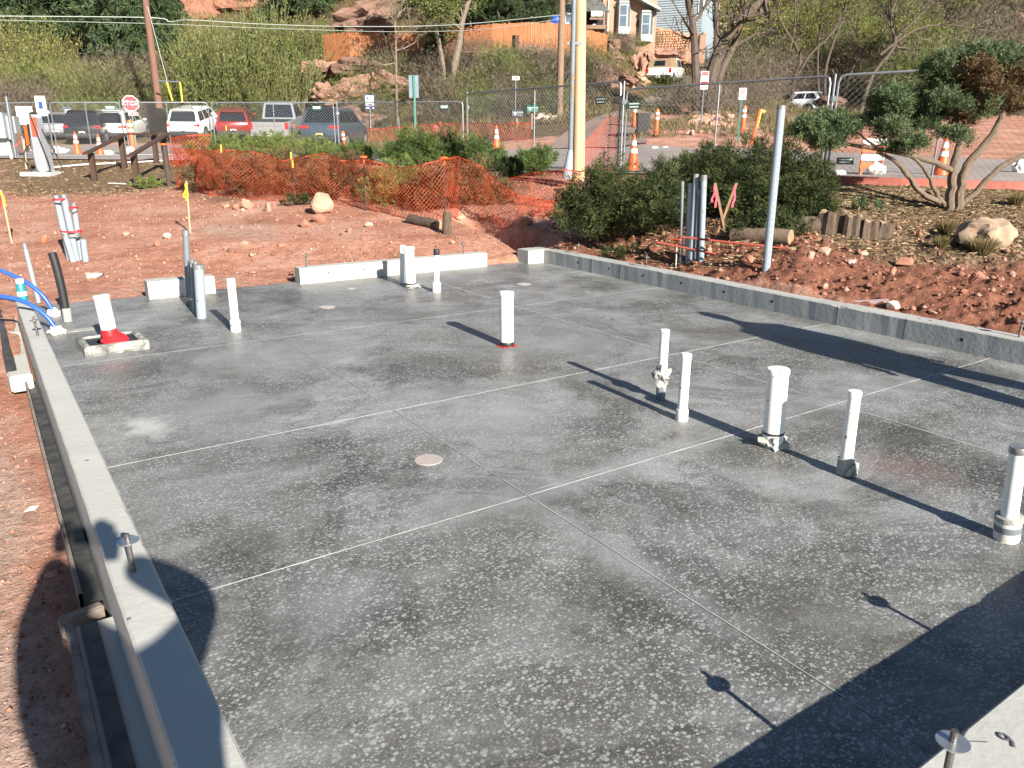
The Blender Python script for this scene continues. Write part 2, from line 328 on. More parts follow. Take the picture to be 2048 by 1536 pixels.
# ================= slab =================
LX0,LX1=.30,6.42; YB=8.95; YF=.62; KH=.185
XL=[LX0-.05,1.92,4.377,LX1+.02]; YL=[YF-.05,2.68,4.13,6.35,8.78,YB]
def slab_mat():
    m,n,b,N,L=_mat('curing_concrete_slab'); g=N('ShaderNodeNewGeometry'); P=g.outputs['Position']
    def noise(sc,det=5,ro=.6,src=P,dist=0.):
        t=N('ShaderNodeTexNoise'); t.inputs['Scale'].default_value=sc; t.inputs['Detail'].default_value=det; t.inputs['Roughness'].default_value=ro; t.inputs['Distortion'].default_value=dist; L(src,t.inputs[0]); return t.outputs[0]
    def ramp(src,stops):
        rp=N('ShaderNodeValToRGB'); e=rp.color_ramp.elements
        while len(e)<len(stops): e.new(.5)
        for i,(p,c) in enumerate(stops): e[i].position=p; e[i].color=(*c,1) if hasattr(c,'__len__') else (c,c,c,1)
        L(src,rp.inputs[0]); return rp.outputs[0]
    def math_(op,a,b2):
        x=N('ShaderNodeMath'); x.operation=op
        for s,v in((0,a),(1,b2)):
            if hasattr(v,'links'): L(v,x.inputs[s])
            else: x.inputs[s].default_value=v
        return x.outputs[0]
    def mix(f,a,b2,bt='MIX'):
        x=N('ShaderNodeMix'); x.data_type='RGBA'; x.blend_type=bt
        if isinstance(f,float): x.inputs[0].default_value=f
        else: L(f,x.inputs[0])
        for s,v in((6,a),(7,b2)):
            if hasattr(v,'links'): L(v,x.inputs[s])
            else: x.inputs[s].default_value=(*v,1)
        return x.outputs[2]
    big=noise(.75,5,.62,dist=.8); med=noise(2.6,5,.6,dist=.5)
    patch=math_('ADD',math_('MULTIPLY',big,.65),math_('MULTIPLY',med,.35))
    base=ramp(patch,[(.36,(.078,.074,.060)),(.44,(.118,.115,.102)),(.54,(.19,.192,.186)),(.66,(.275,.286,.287))])
    st=N('ShaderNodeMapping'); st.inputs['Rotation'].default_value=(0,0,.5); st.inputs['Scale'].default_value=(1.,7.,1.); L(P,st.inputs[0])
    streak=ramp(noise(1.5,6,.7,st.outputs[0],1.2),[(.34,.90),(.6,1.08)]); base=mix(1.0,base,streak,'MULTIPLY')
    damp=ramp(noise(.55,7,.72,dist=1.3),[(.44,.70),(.465,1.),(.60,1.),(.615,1.12)]); base=mix(1.0,base,damp,'MULTIPLY')
    wv=N('ShaderNodeTexWave'); wv.wave_type='RINGS'; wv.rings_direction='Z'; wv.inputs['Scale'].default_value=1.7; wv.inputs['Distortion'].default_value=9; wv.inputs['Detail'].default_value=4; wv.inputs['Detail Scale'].default_value=.7; L(P,wv.inputs[0])
    base=mix(1.0,base,ramp(wv.outputs['Fac'],[(.15,.95),(.85,1.04)]),'MULTIPLY')
    # light flecks: random cells, denser where the film is drier
    def flecks(sc,seedoff,lo,hi):
        mp=N('ShaderNodeMapping'); mp.inputs['Location'].default_value=(seedoff,seedoff*.7,0); mp.inputs['Scale'].default_value=(1,1.25,1); L(P,mp.inputs[0])
        wn=N('ShaderNodeTexNoise'); wn.inputs['Scale'].default_value=sc*1.4; L(mp.outputs[0],wn.inputs[0])
        ad=N('ShaderNodeVectorMath'); ad.operation='MULTIPLY_ADD'; L(wn.outputs['Color'],ad.inputs[0]); ad.inputs[1].default_value=(.6/sc,)*3; L(mp.outputs[0],ad.inputs[2])
        v=N('ShaderNodeTexVoronoi'); v.inputs['Scale'].default_value=sc; L(ad.outputs[0],v.inputs[0])
        sep=N('ShaderNodeSeparateColor'); L(v.outputs['Color'],sep.inputs[0])
        rad=ramp(sep.outputs[0],[(lo,0.),(hi,.56)]); 
        q=math_('MULTIPLY',math_('SUBTRACT',rad,v.outputs['Distance']),6.5); q.node.use_clamp=True; return q
    dens=ramp(noise(1.3,4,.6,dist=.4),[(.33,.22),(.52,1.)])
    fl=math_('MAXIMUM',flecks(60,3.1,.0,.95),math_('MULTIPLY',flecks(38,9.7,.62,1.),.85)); fl=math_('MAXIMUM',fl,math_('MULTIPLY',flecks(115,1.7,.05,.95),.7))
    fl=math_('MULTIPLY',fl,dens)
    col=mix(math_('MULTIPLY',fl,.72),base,(.38,.395,.395))
    grain=ramp(noise(90,3,.7),[(.3,.72),(.7,1.28)]); col=mix(1.0,col,grain,'MULTIPLY')
    # scoured trowel streaks and pale efflorescence with a shape of its own
    sx=N('ShaderNodeSeparateXYZ'); L(P,sx.inputs[0]); X=sx.outputs[0]; Y=sx.outputs[1]
    def blob(cx,cy,rx,ry,nz,amp,lo,hi):
        dx=math_('DIVIDE',math_('SUBTRACT',X,cx),rx); dy=math_('DIVIDE',math_('SUBTRACT',Y,cy),ry)
        r=math_('SQRT',math_('ADD',math_('MULTIPLY',dx,dx),math_('MULTIPLY',dy,dy)),0.)
        r=math_('ADD',r,math_('MULTIPLY',math_('SUBTRACT',noise(nz,6,.7),.5),amp)); return ramp(r,[(lo,1.),(hi,0.)])
    p=atz(297,852,0); col=mix(math_('MULTIPLY',blob(p.x,p.y,.16,.30,7,2.2,.25,.95),.75),col,(.52,.52,.48))
    p=atz(215,865,0); col=mix(math_('MULTIPLY',blob(p.x,p.y,.20,.45,5,1.7,.3,1.),.35),col,(.40,.40,.36))
    p=atz(1800,935,0); col=mix(math_('MULTIPLY',blob(p.x,p.y,.28,.32,4,1.2,.1,1.1),.45),col,(.19,.105,.085))
    p=atz(230,735,0); col=mix(math_('MULTIPLY',blob(p.x,p.y,.25,.25,4,1.2,.1,1.1),.3),col,(.24,.13,.12))
    p=atz(1250,930,0); col=mix(math_('MULTIPLY',blob(p.x,p.y,1.5,.16,6,1.1,.1,1.),.55),col,(.30,.31,.31))
    p=atz(1250,1120,0); col=mix(math_('MULTIPLY',blob(p.x,p.y,.13,.9,6,1.1,.1,1.),.45),col,(.30,.31,.31))
    for q in ((560,700,.9,.8),(1130,680,1.,1.2),(680,1190,.35,.25),(420,830,.5,.9),(1000,850,.6,.5),(1230,590,1.1,.5)):
        p=atz(q[0],q[1],0); col=mix(math_('MULTIPLY',blob(p.x,p.y,q[2],q[3],2.2,1.8,.15,1.1),.5),col,(.27,.28,.284))
    L(col,b.inputs['Base Color'])
    ro=ramp(patch,[(.36,.36),(.62,.55)]); L(ro,b.inputs['Roughness']); b.inputs['Specular IOR Level'].default_value=.42
    bp=N('ShaderNodeBump'); bp.inputs['Strength'].default_value=.35; bp.inputs['Distance'].default_value=.004; L(math_('ADD',noise(55,5,.7),math_('MULTIPLY',fl,.3)),bp.inputs['Height']); L(bp.outputs[0],b.inputs['Normal'])
    return m

M_SLAB=slab_mat()
M_CHALK=M('chalk_dust',(.56,.56,.54),.9,.3,7,space='Geo'); M_CHALK3=M('thin_chalk_dust',(.44,.445,.44),.9,.3,5,space='Geo'); M_CHALK2=M('faint_chalk_dust',(.30,.305,.30),.9,.35,4,space='Geo')
slab=tag(MB().box(((XL[0]+XL[-1])/2,(YL[0]+YB)/2,-.156),(XL[-1]-XL[0]-.01,YB-YL[0]-.01,.288)).build('concrete_slab',M_SLAB),kind='structure')
G_=.003
for i in range(3):
    for j in range(5):
        x0,x1,y0,y1=XL[i]+G_*.3,XL[i+1]-G_*.3,YL[j]+G_/2,YL[j+1]-G_/2
        MB().box(((x0+x1)/2,(y0+y1)/2,-.0055),(x1-x0,y1-y0,.011)).build('slab_panel',M_SLAB,slab)
def line(a,b,w,z,mat,name):
    a=Vector(a);b=Vector(b); t=(b-a).normalized(); s=Vector((-t.y,t.x))*w/2; k=40; mb=MB()
    for i in range(k+1):
        p=a.lerp(b,i/k); ww=.75+.5*rnd.random()
        mb.v+= [(p.x-s.x*ww,p.y-s.y*ww,z),(p.x+s.x*ww,p.y+s.y*ww,z)]
    mb.f=[(2*i,2*i+2,2*i+3,2*i+1) for i in range(k)]
    return mb.build(name,mat,slab)
for y,w in((YL[1],.0075),(YL[2],.0085),(YL[3],.008),(YL[4],.007)):
    line((LX0+.0,y),(LX1,y),w,.002,M_CHALK,'chalk_line')
line((2.0,YL[1]+.035),(3.4,YL[1]+.045),.006,.002,M_CHALK2,'chalk_line')
for x,w in((XL[1],.005),(XL[2],.007)):
    line((x+.0035,YF+.3),(x+.0035,YB-.1),w+.001,.002,M_CHALK2 if x<3 else M_CHALK3,'chalk_line')
line((XL[2]-.03,4.3),(XL[2]-.03,7.9),.004,.002,M_CHALK2,'chalk_line')
# ================= kerbs =================
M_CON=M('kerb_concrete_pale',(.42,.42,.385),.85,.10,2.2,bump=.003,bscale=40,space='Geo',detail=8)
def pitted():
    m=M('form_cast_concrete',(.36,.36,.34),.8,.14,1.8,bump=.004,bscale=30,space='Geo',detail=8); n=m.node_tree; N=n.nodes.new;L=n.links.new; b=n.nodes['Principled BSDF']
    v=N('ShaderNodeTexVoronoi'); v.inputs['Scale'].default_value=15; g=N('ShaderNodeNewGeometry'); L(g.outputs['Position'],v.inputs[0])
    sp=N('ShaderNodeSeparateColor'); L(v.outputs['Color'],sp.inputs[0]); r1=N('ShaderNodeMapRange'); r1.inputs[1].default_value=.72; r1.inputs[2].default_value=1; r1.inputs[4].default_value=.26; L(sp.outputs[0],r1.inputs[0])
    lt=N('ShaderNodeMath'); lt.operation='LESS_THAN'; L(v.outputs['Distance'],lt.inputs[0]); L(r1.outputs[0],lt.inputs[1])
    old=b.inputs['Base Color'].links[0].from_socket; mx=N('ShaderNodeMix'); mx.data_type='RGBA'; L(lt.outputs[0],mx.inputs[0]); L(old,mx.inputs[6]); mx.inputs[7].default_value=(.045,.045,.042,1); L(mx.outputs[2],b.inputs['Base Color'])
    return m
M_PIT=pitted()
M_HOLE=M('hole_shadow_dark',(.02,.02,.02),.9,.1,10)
M_STEEL=M('galvanised_steel',(.52,.54,.56),.38,.15,20,metal=.85); M_BOLT=M('threaded_rod_steel',(.16,.15,.14),.5,.25,40,metal=.7,bump=.002,bscale=200)
def kerb_mesh(pts_in,pts_out,z0,z1,mat,name,jit=.004,parent=None):     # plan polylines along the wall
    k=len(pts_in); mb=MB()
    for a,b in zip(pts_in,pts_out):
        j=lambda s=1:(rnd.random()-.5)*jit*s
        e=.008
        c=Vector(b)-Vector(a); c.normalize()
        chip=(.02*rnd.random() if rnd.random()<.06 else 0)
        A=Vector(a);B=Vector(b)
        mb.v+=[(A.x,A.y,z0),(A.x+j(),A.y,z1-e-chip+j(.5)),(A.x+c.x*(e+chip)+j(),A.y+c.y*(e+chip),z1+j(.5)),(B.x-c.x*e+j(),B.y-c.y*e,z1+j(.5)),(B.x+j(),B.y,z1-e+j(.5)),(B.x,B.y,z0)]
    for i in range(k-1):
        for q in range(6): mb.f.append((i*6+q,(i+1)*6+q,(i+1)*6+(q+1)%6,i*6+(q+1)%6))
    mb.f.append((0,1,2,3,4,5)); mb.f.append(tuple((k-1)*6+q for q in(5,4,3,2,1,0)))
    return mb.build(name,mat,parent)
def anchor(parent,x,y,z,h=.15,tilt=(0,0),washer=.034,blue=False,r=.0085):
    t=bpy.data.objects.new('anchor_bolt',None)
    top=Vector((tilt[0],tilt[1],1)).normalized()*h; mb=MB(); mb.tube([(0,0,-.03),tuple(top)],r,10)
    o=mb.build('anchor_bolt',M_BOLT,parent); o.location=(x,y,z); bpy.data.objects.remove(t)
    q=top.to_track_quat('Z','Y'); wz=h*.80
    w=MB().lathe([(washer,0),(washer,.004)],n=18).build('washer',M_STEEL,o); w.location=top*.80; w.rotation_mode='QUATERNION'; w.rotation_quaternion=q
    nu=MB().lathe([(r*1.75,0),(r*1.85,.003),(r*1.85,.011),(r*1.7,.013)],n=6).build('nut',M_BOLT,o); nu.location=top*.80-top.normalized()*.0135; nu.rotation_mode='QUATERNION'; nu.rotation_quaternion=q
    return o
ys=np.linspace(.25,8.4,110)
kl=tag(kerb_mesh([(.325-.0128*y,y) for y in ys],[(.172-.0075*y,y) for y in ys],-.3,KH,M_CON,'concrete_kerb',jit=.002),'long pale concrete kerb wall with blue washered bolt beside the bare path','kerb wall')
ys=np.linspace(2.2-2.5,8.62,110)
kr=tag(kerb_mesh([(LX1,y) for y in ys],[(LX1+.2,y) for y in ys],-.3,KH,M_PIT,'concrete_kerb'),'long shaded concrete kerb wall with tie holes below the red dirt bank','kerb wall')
kc=tag(MB().bbox((LX1-.07,8.775,KH/2-.1),(.40,.28,KH+.2),.008).build('concrete_kerb',M_CON),'short concrete corner block joining the shaded kerb wall by the trench','kerb wall')
xs=np.linspace(2.95,5.55,40)
kb=tag(kerb_mesh([(x,8.76) for x in xs],[(x,8.94) for x in xs],-.2,KH,M_CON,'concrete_kerb'),'low concrete kerb wall with two bolts behind the paired white pipes','kerb wall')
xs=np.linspace(1.30,1.98,12)
kb2=tag(kerb_mesh([(x,8.72) for x in xs],[(x,8.92) for x in xs],-.2,KH,M_CON,'concrete_kerb'),'short concrete kerb block behind the grey conduit bundle','kerb wall')
xs=np.linspace(.9,6.42,60)
kn=tag(kerb_mesh([(x,YF+.04) for x in xs],[(x,YF-.18) for x in xs],-.3,KH,M_CON,'concrete_kerb',jit=.002),'concrete kerb wall with pencilled marks casting a broad shadow on the slab','kerb wall')
def kz(px,py,z=KH): return atz(px,py,z)
p=kz(268,1143); b0=anchor(kl,p.x,p.y,KH,.145,(-.03,.02),.036)
p=kz(76,672); anchor(kl,p.x,p.y,KH,.15,(-.04,0))
for px,py in((1185,506),(1303,533),(2018,680)):
    p=kz(px,py); anchor(kr,LX1+.1,p.y,KH,.15,(.02,.03) if px<2000 else (.12,0))
for px,py in((620,536),(930,508)):
    p=kz(px,py); anchor(kb,p.x,8.86,KH,.16)
anchor(kn,1.62,YF-.03,KH-.005,.165,(0,.02),.036); anchor(kn,2.46,YF-.04,KH-.005,.16,(0,0),.036)
# form tie holes and lift joints on the shaded face
for y in np.arange(2.3,8.5,.62):
    for dz in(0,):
        MB().cyl((LX1-.0005,y,.10),(LX1+.02,y,.10),.015,n=10).build('form_tie_hole',M_HOLE,kr)
for y in(7.6,7.05,4.05,3.4): MB().box((LX1-.001,y,.09),(.004,.006,.18)).build('form_joint',M_HOLE,kr)
for x in(3.3,3.75,4.15,5.2): MB().cyl((x,8.7585,.11),(x,8.78,.11),.01,n=8).build('form_tie_hole',M_HOLE,kb)
M_PENCIL=M('pencil_mark',(.10,.10,.11),.8,.2,30)
text('9',.075,M_PENCIL,kn,(1.90,YF-.045,KH+.003),(0,0,R(-20)),.0005,sx=.8)
mk=MB()
for a,b in(((1.80,.64),(1.855,.60)),((1.80,.64),(1.86,.652))): mk.tube([(a[0],a[1],KH+.002),(b[0],b[1],KH+.002)],.0011,4)
mk.build('pencil_mark',M_PENCIL,kn)
# footing ledge, black damp proofing and form board along the outside of the long kerb
M_BLACK=M('black_damp_proofing',(.018,.018,.018),.55,.4,9,bump=.004,col2=(.09,.088,.08),space='Geo'); M_BOARD=M('muddy_form_board',(.20,.165,.14),.9,.35,9,bump=.004,space='Geo')
led=tag(MB().box((.085,1.55,-.20),(.15,2.6,.22)).build('footing_ledge',M_CON),'low concrete footing ledge beside the kerb in the photographer\'s shadow','ledge')
tag(MB().box((.072,1.55,-.0865),(.055,2.58,.006)).build('damp_proofing_strip',M_BLACK),'black damp proofing strip lying on the low footing ledge','strip')
tag(MB().bbox((.012,1.5,-.13),(.034,2.7,.13),.004).build('form_board',M_BOARD),'muddy form board edging the footing ledge','board')
tag(MB().bbox((.055,2.93,-.115),(.15,.045,.08),.006,rz=.2).build('form_board',M_BOARD),'short muddy form board lying across the end of the footing ledge','board')
mb=MB()
for i,y in enumerate(np.linspace(3.0,6.4,30)): mb.v+=[(.075-.004*y+.012*rnd.random(),y,-.10),(.165-.0078*y,y,-.095)]
mb.f=[(2*i,2*i+1,2*i+3,2*i+2) for i in range(29)]
tag(mb.build('damp_proofing_strip',M_BLACK),'black damp proofing strip in the narrow gap along the long kerb','strip')
mb=MB(); k=30; ysb=np.linspace(3.0,6.4,k)
for y in ysb:
    x=.088-.005*y
    mb.v+=[(x-.014,y,-.2),(x-.014,y,-.045+.01*vn(y*3,0)),(x,y,-.045+.01*vn(y*3,0)),(x,y,-.2)]
for i in range(k-1):
    for q in range(3): mb.f.append((i*4+q,i*4+4+q,i*4+5+q,i*4+1+q))
tag(mb.build('form_board',M_BOARD),'thin weathered board edge between the bare path and the long kerb','board')
tag(MB().box((.055,7.2,-.15),(.085,1.45,.16)).build('footing_ledge',M_CON),'stepped concrete footing ledge beside the kerb near the blue tubes','ledge')
tag(MB().box((.05,8.35,-.13),(.09,.72,.16)).build('footing_ledge',M_CON),'short concrete footing ledge at the kerb end below the teal can','ledge')
tag(MB().tube([(-.02,6.5,-.08),(-.03,7.4,-.07),(-.03,9.2,-.06)],.035,8).build('drain_sleeve',M_BLACK,None,True),'black muddy drain sleeve lying along the footing ledge','pipe')
tag(MB().bbox((.02,6.3,-.05),(.14,.16,.12),.01,rz=.1).build('concrete_block',M_CON),'loose pale concrete block at the end of the stepped footing ledge','block')
# ================= pipes on the slab =================
M_PVC=M('white_pvc',(.74,.74,.70),.42,.06,9,bump=.0006,bscale=30); M_PVCD=M('dirty_white_pvc',(.62,.60,.54),.6,.16,14,bump=.002)
M_MORT=M('splashed_mortar',(.30,.30,.275),.95,.25,18,bump=.012,bscale=40); M_GREYP=M('grey_conduit',(.15,.175,.195),.45,.10,7); M_GREYL=M('light_grey_conduit',(.25,.30,.335),.4,.1,7)
M_BLK=M('black_plastic',(.02,.02,.021),.45,.2,8); M_RED=M('red_tape',(.55,.02,.025),.4,.12,8); M_BLUE=M('blue_water_tube',(.025,.10,.52),.35,.10,8)
M_DUCT=M('silver_duct_tape',(.25,.255,.26),.4,.2,20,metal=.4); M_REDD=M('dark_red_ribbon',(.34,.02,.03),.6,.15,8)
def speck(m,scale,thr,rad,col):     # small scuffs with a shape of their own
    n=m.node_tree;N=n.nodes.new;L=n.links.new;b=n.nodes['Principled BSDF']; tc=N('ShaderNodeTexCoord'); v=N('ShaderNodeTexVoronoi'); v.inputs['Scale'].default_value=scale; L(tc.outputs['Object'],v.inputs[0])
    sp=N('ShaderNodeSeparateColor'); L(v.outputs['Color'],sp.inputs[0]); r1=N('ShaderNodeMapRange'); r1.inputs[1].default_value=thr; r1.inputs[2].default_value=1; r1.inputs[4].default_value=rad; L(sp.outputs[0],r1.inputs[0])
    lt=N('ShaderNodeMath'); lt.operation='LESS_THAN'; L(v.outputs['Distance'],lt.inputs[0]); L(r1.outputs[0],lt.inputs[1])
    old=b.inputs['Base Color'].links[0].from_socket; mx=N('ShaderNodeMix'); mx.data_type='RGBA'; L(lt.outputs[0],mx.inputs[0]); L(old,mx.inputs[6]); mx.inputs[7].default_value=(*col,1); L(mx.outputs[2],b.inputs['Base Color'])
speck(M_CON,24,.88,.26,(.17,.165,.155)); speck(M_PVC,32,.86,.3,(.3,.28,.25)); speck(M_PVCD,30,.7,.34,(.27,.24,.2)); speck(M_GREYL,20,.85,.3,(.2,.17,.14))
def lump(c,r,seed,amp=.25,sub=3,fs=9.):
    bm=bmesh.new(); bmesh.ops.create_icosphere(bm,subdivisions=sub,radius=1); rr=np.random.default_rng(seed); o=rr.random(3)*50
    from mathutils import noise as mn
    for v in bm.verts:
        k=1+amp*2*mn.fractal(Vector(v.co*1.6)+Vector(o),1,2,4); v.co=Vector((v.co.x*r[0],v.co.y*r[1],v.co.z*r[2]))*k
    bm.verts.index_update(); mb=MB(); mb.add([v.co+Vector(c) for v in bm.verts],[[v.index for v in f.verts] for f in bm.faces]); bm.free(); return mb
def stub(bx,by,tx,ty,z=0.,base=None):
    b=base or atz(bx,by,z); d=(b.x*SY+b.y*CY); r=ray(tx,ty); k=d/(r@FH); t=Vector((r[0]*k,r[1]*k,CH+r[2]*k)); return b,t-b
def pvc(name,label,cat,b,v,r,mat=None,cap=True,n=22,group=None):
    t=thing(name,label,cat,b,0,group); mat=mat or M_PVC
    MB().tube([tuple(-v.normalized()*.05),tuple(v)],r,n).build('pipe',mat,t,True)
    if cap: MB().tube([tuple(v-v.normalized()*.028),tuple(v-v.normalized()*.004),tuple(v+v.normalized()*.003),tuple(v+v.normalized()*.004)],[r*1.07,r*1.09,r*1.02,r*.5],n).build('cap',mat,t,True)
    return t
def sleeve(t,v,a,b,r,mat,name='coupling'):
    return MB().tube([tuple(v*a),tuple(v*(a+(b-a)*.06)),tuple(v*(b-(b-a)*.06)),tuple(v*b)],[r*.97,r,r,r*.97],22).build(name,mat,t,True)
b,v=stub(1545,892,1557,738); t=pvc('drain_pipe','wide white capped pipe with crumbled mortar foot beside a narrower pipe','pipe',b,v,.056)
lump((0,0,.02),(.072,.075,.055),3,.35).build('mortar_collar',M_MORT,t); sleeve(t,v,.17,.2,.0585,M_BLK,'tape_band')
b,v=stub(1689,948,1710,783); t=pvc('drain_pipe','white capped pipe with rust stained foot standing on the reddish patch','pipe',b,v,.031)
sleeve(t,v,.0,.2,.041,M_MORT,'mortar_collar'); lump((.0,-.02,.03),(.04,.04,.05),5,.3).build('mortar_lump',M_MORT,t)
b,v=stub(1363,840,1373,708); t=pvc('drain_pipe','slim white capped pipe with plain coupling at its foot','pipe',b,v,.030); sleeve(t,v,0,.17,.038,M_PVCD)
b,v=stub(1321,798,1330,660); t=pvc('drain_pipe','slim white capped pipe with a thick mortar clump halfway up','pipe',b,v,.029)
sleeve(t,v,0,.2,.031,M_GREYP,'clear_sleeve'); lump(tuple(v*.34),(.052,.05,.078),11,.4).build('mortar_lump',M_MORT,t)
b,v=stub(2012,1078,2038,898); t=pvc('drain_pipe','white pipe with black taped sleeve and dark cap beside the long shadow','pipe',b,v,.033,cap=False)
sleeve(t,v,0,.24,.05,M_PVCD); sleeve(t,v,.10,.17,.0515,M_GREYP,'tape_band'); sleeve(t,v,.22,.27,.055,M_MORT,'torn_tape'); sleeve(t,v,.96,1.03,.036,M_DUCT,'cap')
b,v=stub(1014,692,1013,584); t=pvc('drain_pipe','wide white capped pipe with red ringed foot standing alone mid slab','pipe',b,v,.0565); sleeve(t,v,0,.09,.06,M_BLK,'tape_band'); lump((0,0,.0),(.066,.064,.010),8,.3).build('red_paint_splash',M_RED,t)
b,v=stub(472,662,461,557); t=pvc('drain_pipe','slim white pipe with coupling beside the grey conduit bundle','pipe',b,v,.036,cap=False); sleeve(t,v,0,.21,.045,M_PVC); sleeve(t,v,.12,.135,.046,M_BLK,'seal_band')
b,v=stub(822,575,817,494); t=pvc('drain_pipe','wide white taped pipe with mortar foot in front of the kerb wall','pipe',b,v,.06); lump((.02,-.02,.015),(.085,.06,.03),14,.3).build('mortar_lump',M_MORT,t); sleeve(t,v,.08,.12,.064,M_BLK,'tape_band')
b,v=stub(805,566,805,491); pvc('drain_pipe','slim white pipe tucked against the wide taped pipe','pipe',b,v,.032)
b,v=stub(873,584,873,500); t=pvc('drain_pipe','slim white pipe with black cap and square coupling','pipe',b,v,.031,cap=False); sleeve(t,v,.88,1.02,.034,M_BLK,'cap'); sleeve(t,v,0,.23,.048,M_PVC)
# boxed-out stub with red tape
b,v=stub(226,695,202,592); t=thing('boxed_drain_pipe','white pipe with red taped foot rising from a black form box','pipe',b)
MB().tube([(0,0,0),tuple(v)],.057,24).build('pipe',M_PVC,t,True); sleeve(t,v,.97,1.02,.061,M_PVC,'cap'); sleeve(t,v,.1,.37,.061,M_RED,'red_tape')
MB().tube([(.01,0,.06),(.01,0,.075),(0,0,.11)],[.12,.10,.063],18).build('tape_skirt',M_RED,t,True)
M_BOXS=M('plastered_form_box',(.03,.03,.032),.6,.3,9,col2=(.48,.47,.42),bump=.004)
rz=R(3)
for dx,dy,sx,sy in((0,-.19,.42,.05),(0,.19,.42,.05),(-.205,0,.05,.43),(.205,0,.05,.43)): MB().bbox((dx,dy,.035),(sx,sy,.08+.01*rnd.random()),.01,rz).build('form_side',M_BOXS,t)
MB().box((0,0,.03),(.38,.35,.06)).build('form_fill',M_BLK,t)
MB().bbox((.0,-.19,.012),(.42,.05,.03),.01,rz).build('mortar_skirt',M_MORT,t)
# conduit bundle rising from slab
b=atz(392,632,0); t=thing('conduit_bundle','grey conduit bundle tied with wire rising from the slab','conduit',b)
for (bx,by,tx,ty,r,m) in((378,608,371,462,.030,M_GREYP),(383,620,380,524,.018,M_GREYP),(388,624,384,520,.020,M_GREYL),(396,634,391,524,.018,M_GREYP),(385,616,378,522,.018,M_GREYL),(392,630,388,528,.022,M_GREYP),(403,636,397,530,.046,M_GREYL)):
    bb,v=stub(bx,by,tx,ty); o=bb-b; q=MB().tube([tuple(o+Vector((0,0,-.03))),tuple(o+v)],r,16).build('conduit',m,t,True); MB().tube([tuple(o+v*.93),tuple(o+v*1.012)],r*1.08,16).build('taped_end',M_DUCT,q,True)
MB().tube([Vector((.062*math.cos(a)-.03*1,.05*math.sin(a)*1.6+.05,.16+.01*math.sin(3*a))) for a in np.linspace(0,2*math.pi,18)],.004,5).build('tie_wire',M_BOLT,t)
# black flexible pipe, thin grey pipe, blue tubes
b=atz(134,642,0); P=[at_ for at_ in()]
pts=[stub(x,y,x,y,base=None)[0] for x,y in()]
def poly(px,b):      # polyline through pixels at the base's forward depth
    d=b.x*SY+b.y*CY; out=[]
    for x,y in px:
        r=ray(x,y); k=d/(r@FH); out.append(Vector((r[0]*k,r[1]*k,CH+r[2]*k)))
    return out
def smooth_pts(P,k=8):
    out=[]; n=len(P)
    for i in range(n-1):
        p0,p1,p2,p3=P[max(i-1,0)],P[i],P[i+1],P[min(i+2,n-1)]
        for j in range(k):
            t=j/k; out.append(.5*((2*p1)+(p2-p0)*t+(2*p0-5*p1+4*p2-p3)*t*t+(3*p1-p0-3*p2+p3)*t**3))
    return out+[P[-1]]
tag(MB().tube(smooth_pts(poly([(136,644),(131,618),(124,580),(113,535),(104,505)],b)),.036,16).build('black_flexible_pipe',M_BLK,None,True),'curved black flexible pipe standing at the slab edge','pipe')
o=bpy.data.objects['black_flexible_pipe']; MB().tube(poly([(137,646),(134,628),(132,616)],b),.0385,16).build('mortar_splash',M_MORT,o,True)
b=atz(75,602,0); t=thing('conduit','thin grey taped conduit leaning behind the blue tubes','conduit',b)
q=poly([(78,606),(48,486)],b); q=[x-b for x in q]; MB().tube(q,.022,12).build('pipe',M_GREYL,t,True); MB().tube([q[0].lerp(q[1],.9),q[1]],.026,12).build('taped_end',M_DUCT,t,True)
for px,nm in(([(109,632),(103,617),(86,592),(58,568),(25,551),(-12,536),(-60,522)],'upper'),([(116,668),(110,655),(92,632),(64,611),(30,598),(-10,592),(-60,592)],'lower')):
    b=atz(*px[0],0); t=thing('water_tube','blue water tube arching over the kerb '+('from beside the black pipe' if nm=='upper' else 'from beside the boxed pipe'),'tube',b)
    q=smooth_pts([x-b for x in poly(px,b)]); MB().tube(q,.0185,12).build('tube',M_BLUE,t,True); lump((0,0,.02),(.06,.05,.05),21 if nm=='upper' else 22,.3).build('mortar_lump',M_PVCD,t)
    if nm=='lower': MB().tube([tuple(q[2]),tuple(q[0]+Vector((.005,0,0)))],.024,10).build('black_sleeve',M_BLK,t)
M_TEAL=M('teal_can_paint',(.02,.22,.27),.35,.1,8)
b=Vector((.17,8.25,KH)); t=thing('spray_can','teal and white spray can standing on the kerb end','can',b); MB().lathe([(.038,0),(.04,.01),(.04,.15),(.03,.165)],n=18).build('can_body',M_TEAL,t,True); MB().lathe([(.0405,.05),(.0405,.09)],n=18).build('label_band',M_PVC,t,True); MB().lathe([(.031,.163),(.033,.17),(.033,.20),(.03,.205)],n=16).build('cap',M_PVC,t,True)
M_CLEAR=M('clear_plastic',(.45,.42,.40),.2,.2,8)
b=ground(190,556); t=thing('water_bottle','crumpled clear plastic bottle lying on red dirt','bottle',b+Vector((0,0,.03)),R(35)); MB().tube([(-.11,0,0),(-.1,0,0),(.02,0,0),(.06,0,0),(.09,0,0),(.11,0,0)],[.02,.032,.033,.03,.014,.013],12).build('bottle_body',M_CLEAR,t,True); MB().tube([(.11,0,0),(.128,0,0)],.015,10).build('bottle_cap',M_BLK,t,True); MB().tube([(-.05,0,0),(0,0,0)],.034,12).build('bottle_label',M_PVC,t,True)
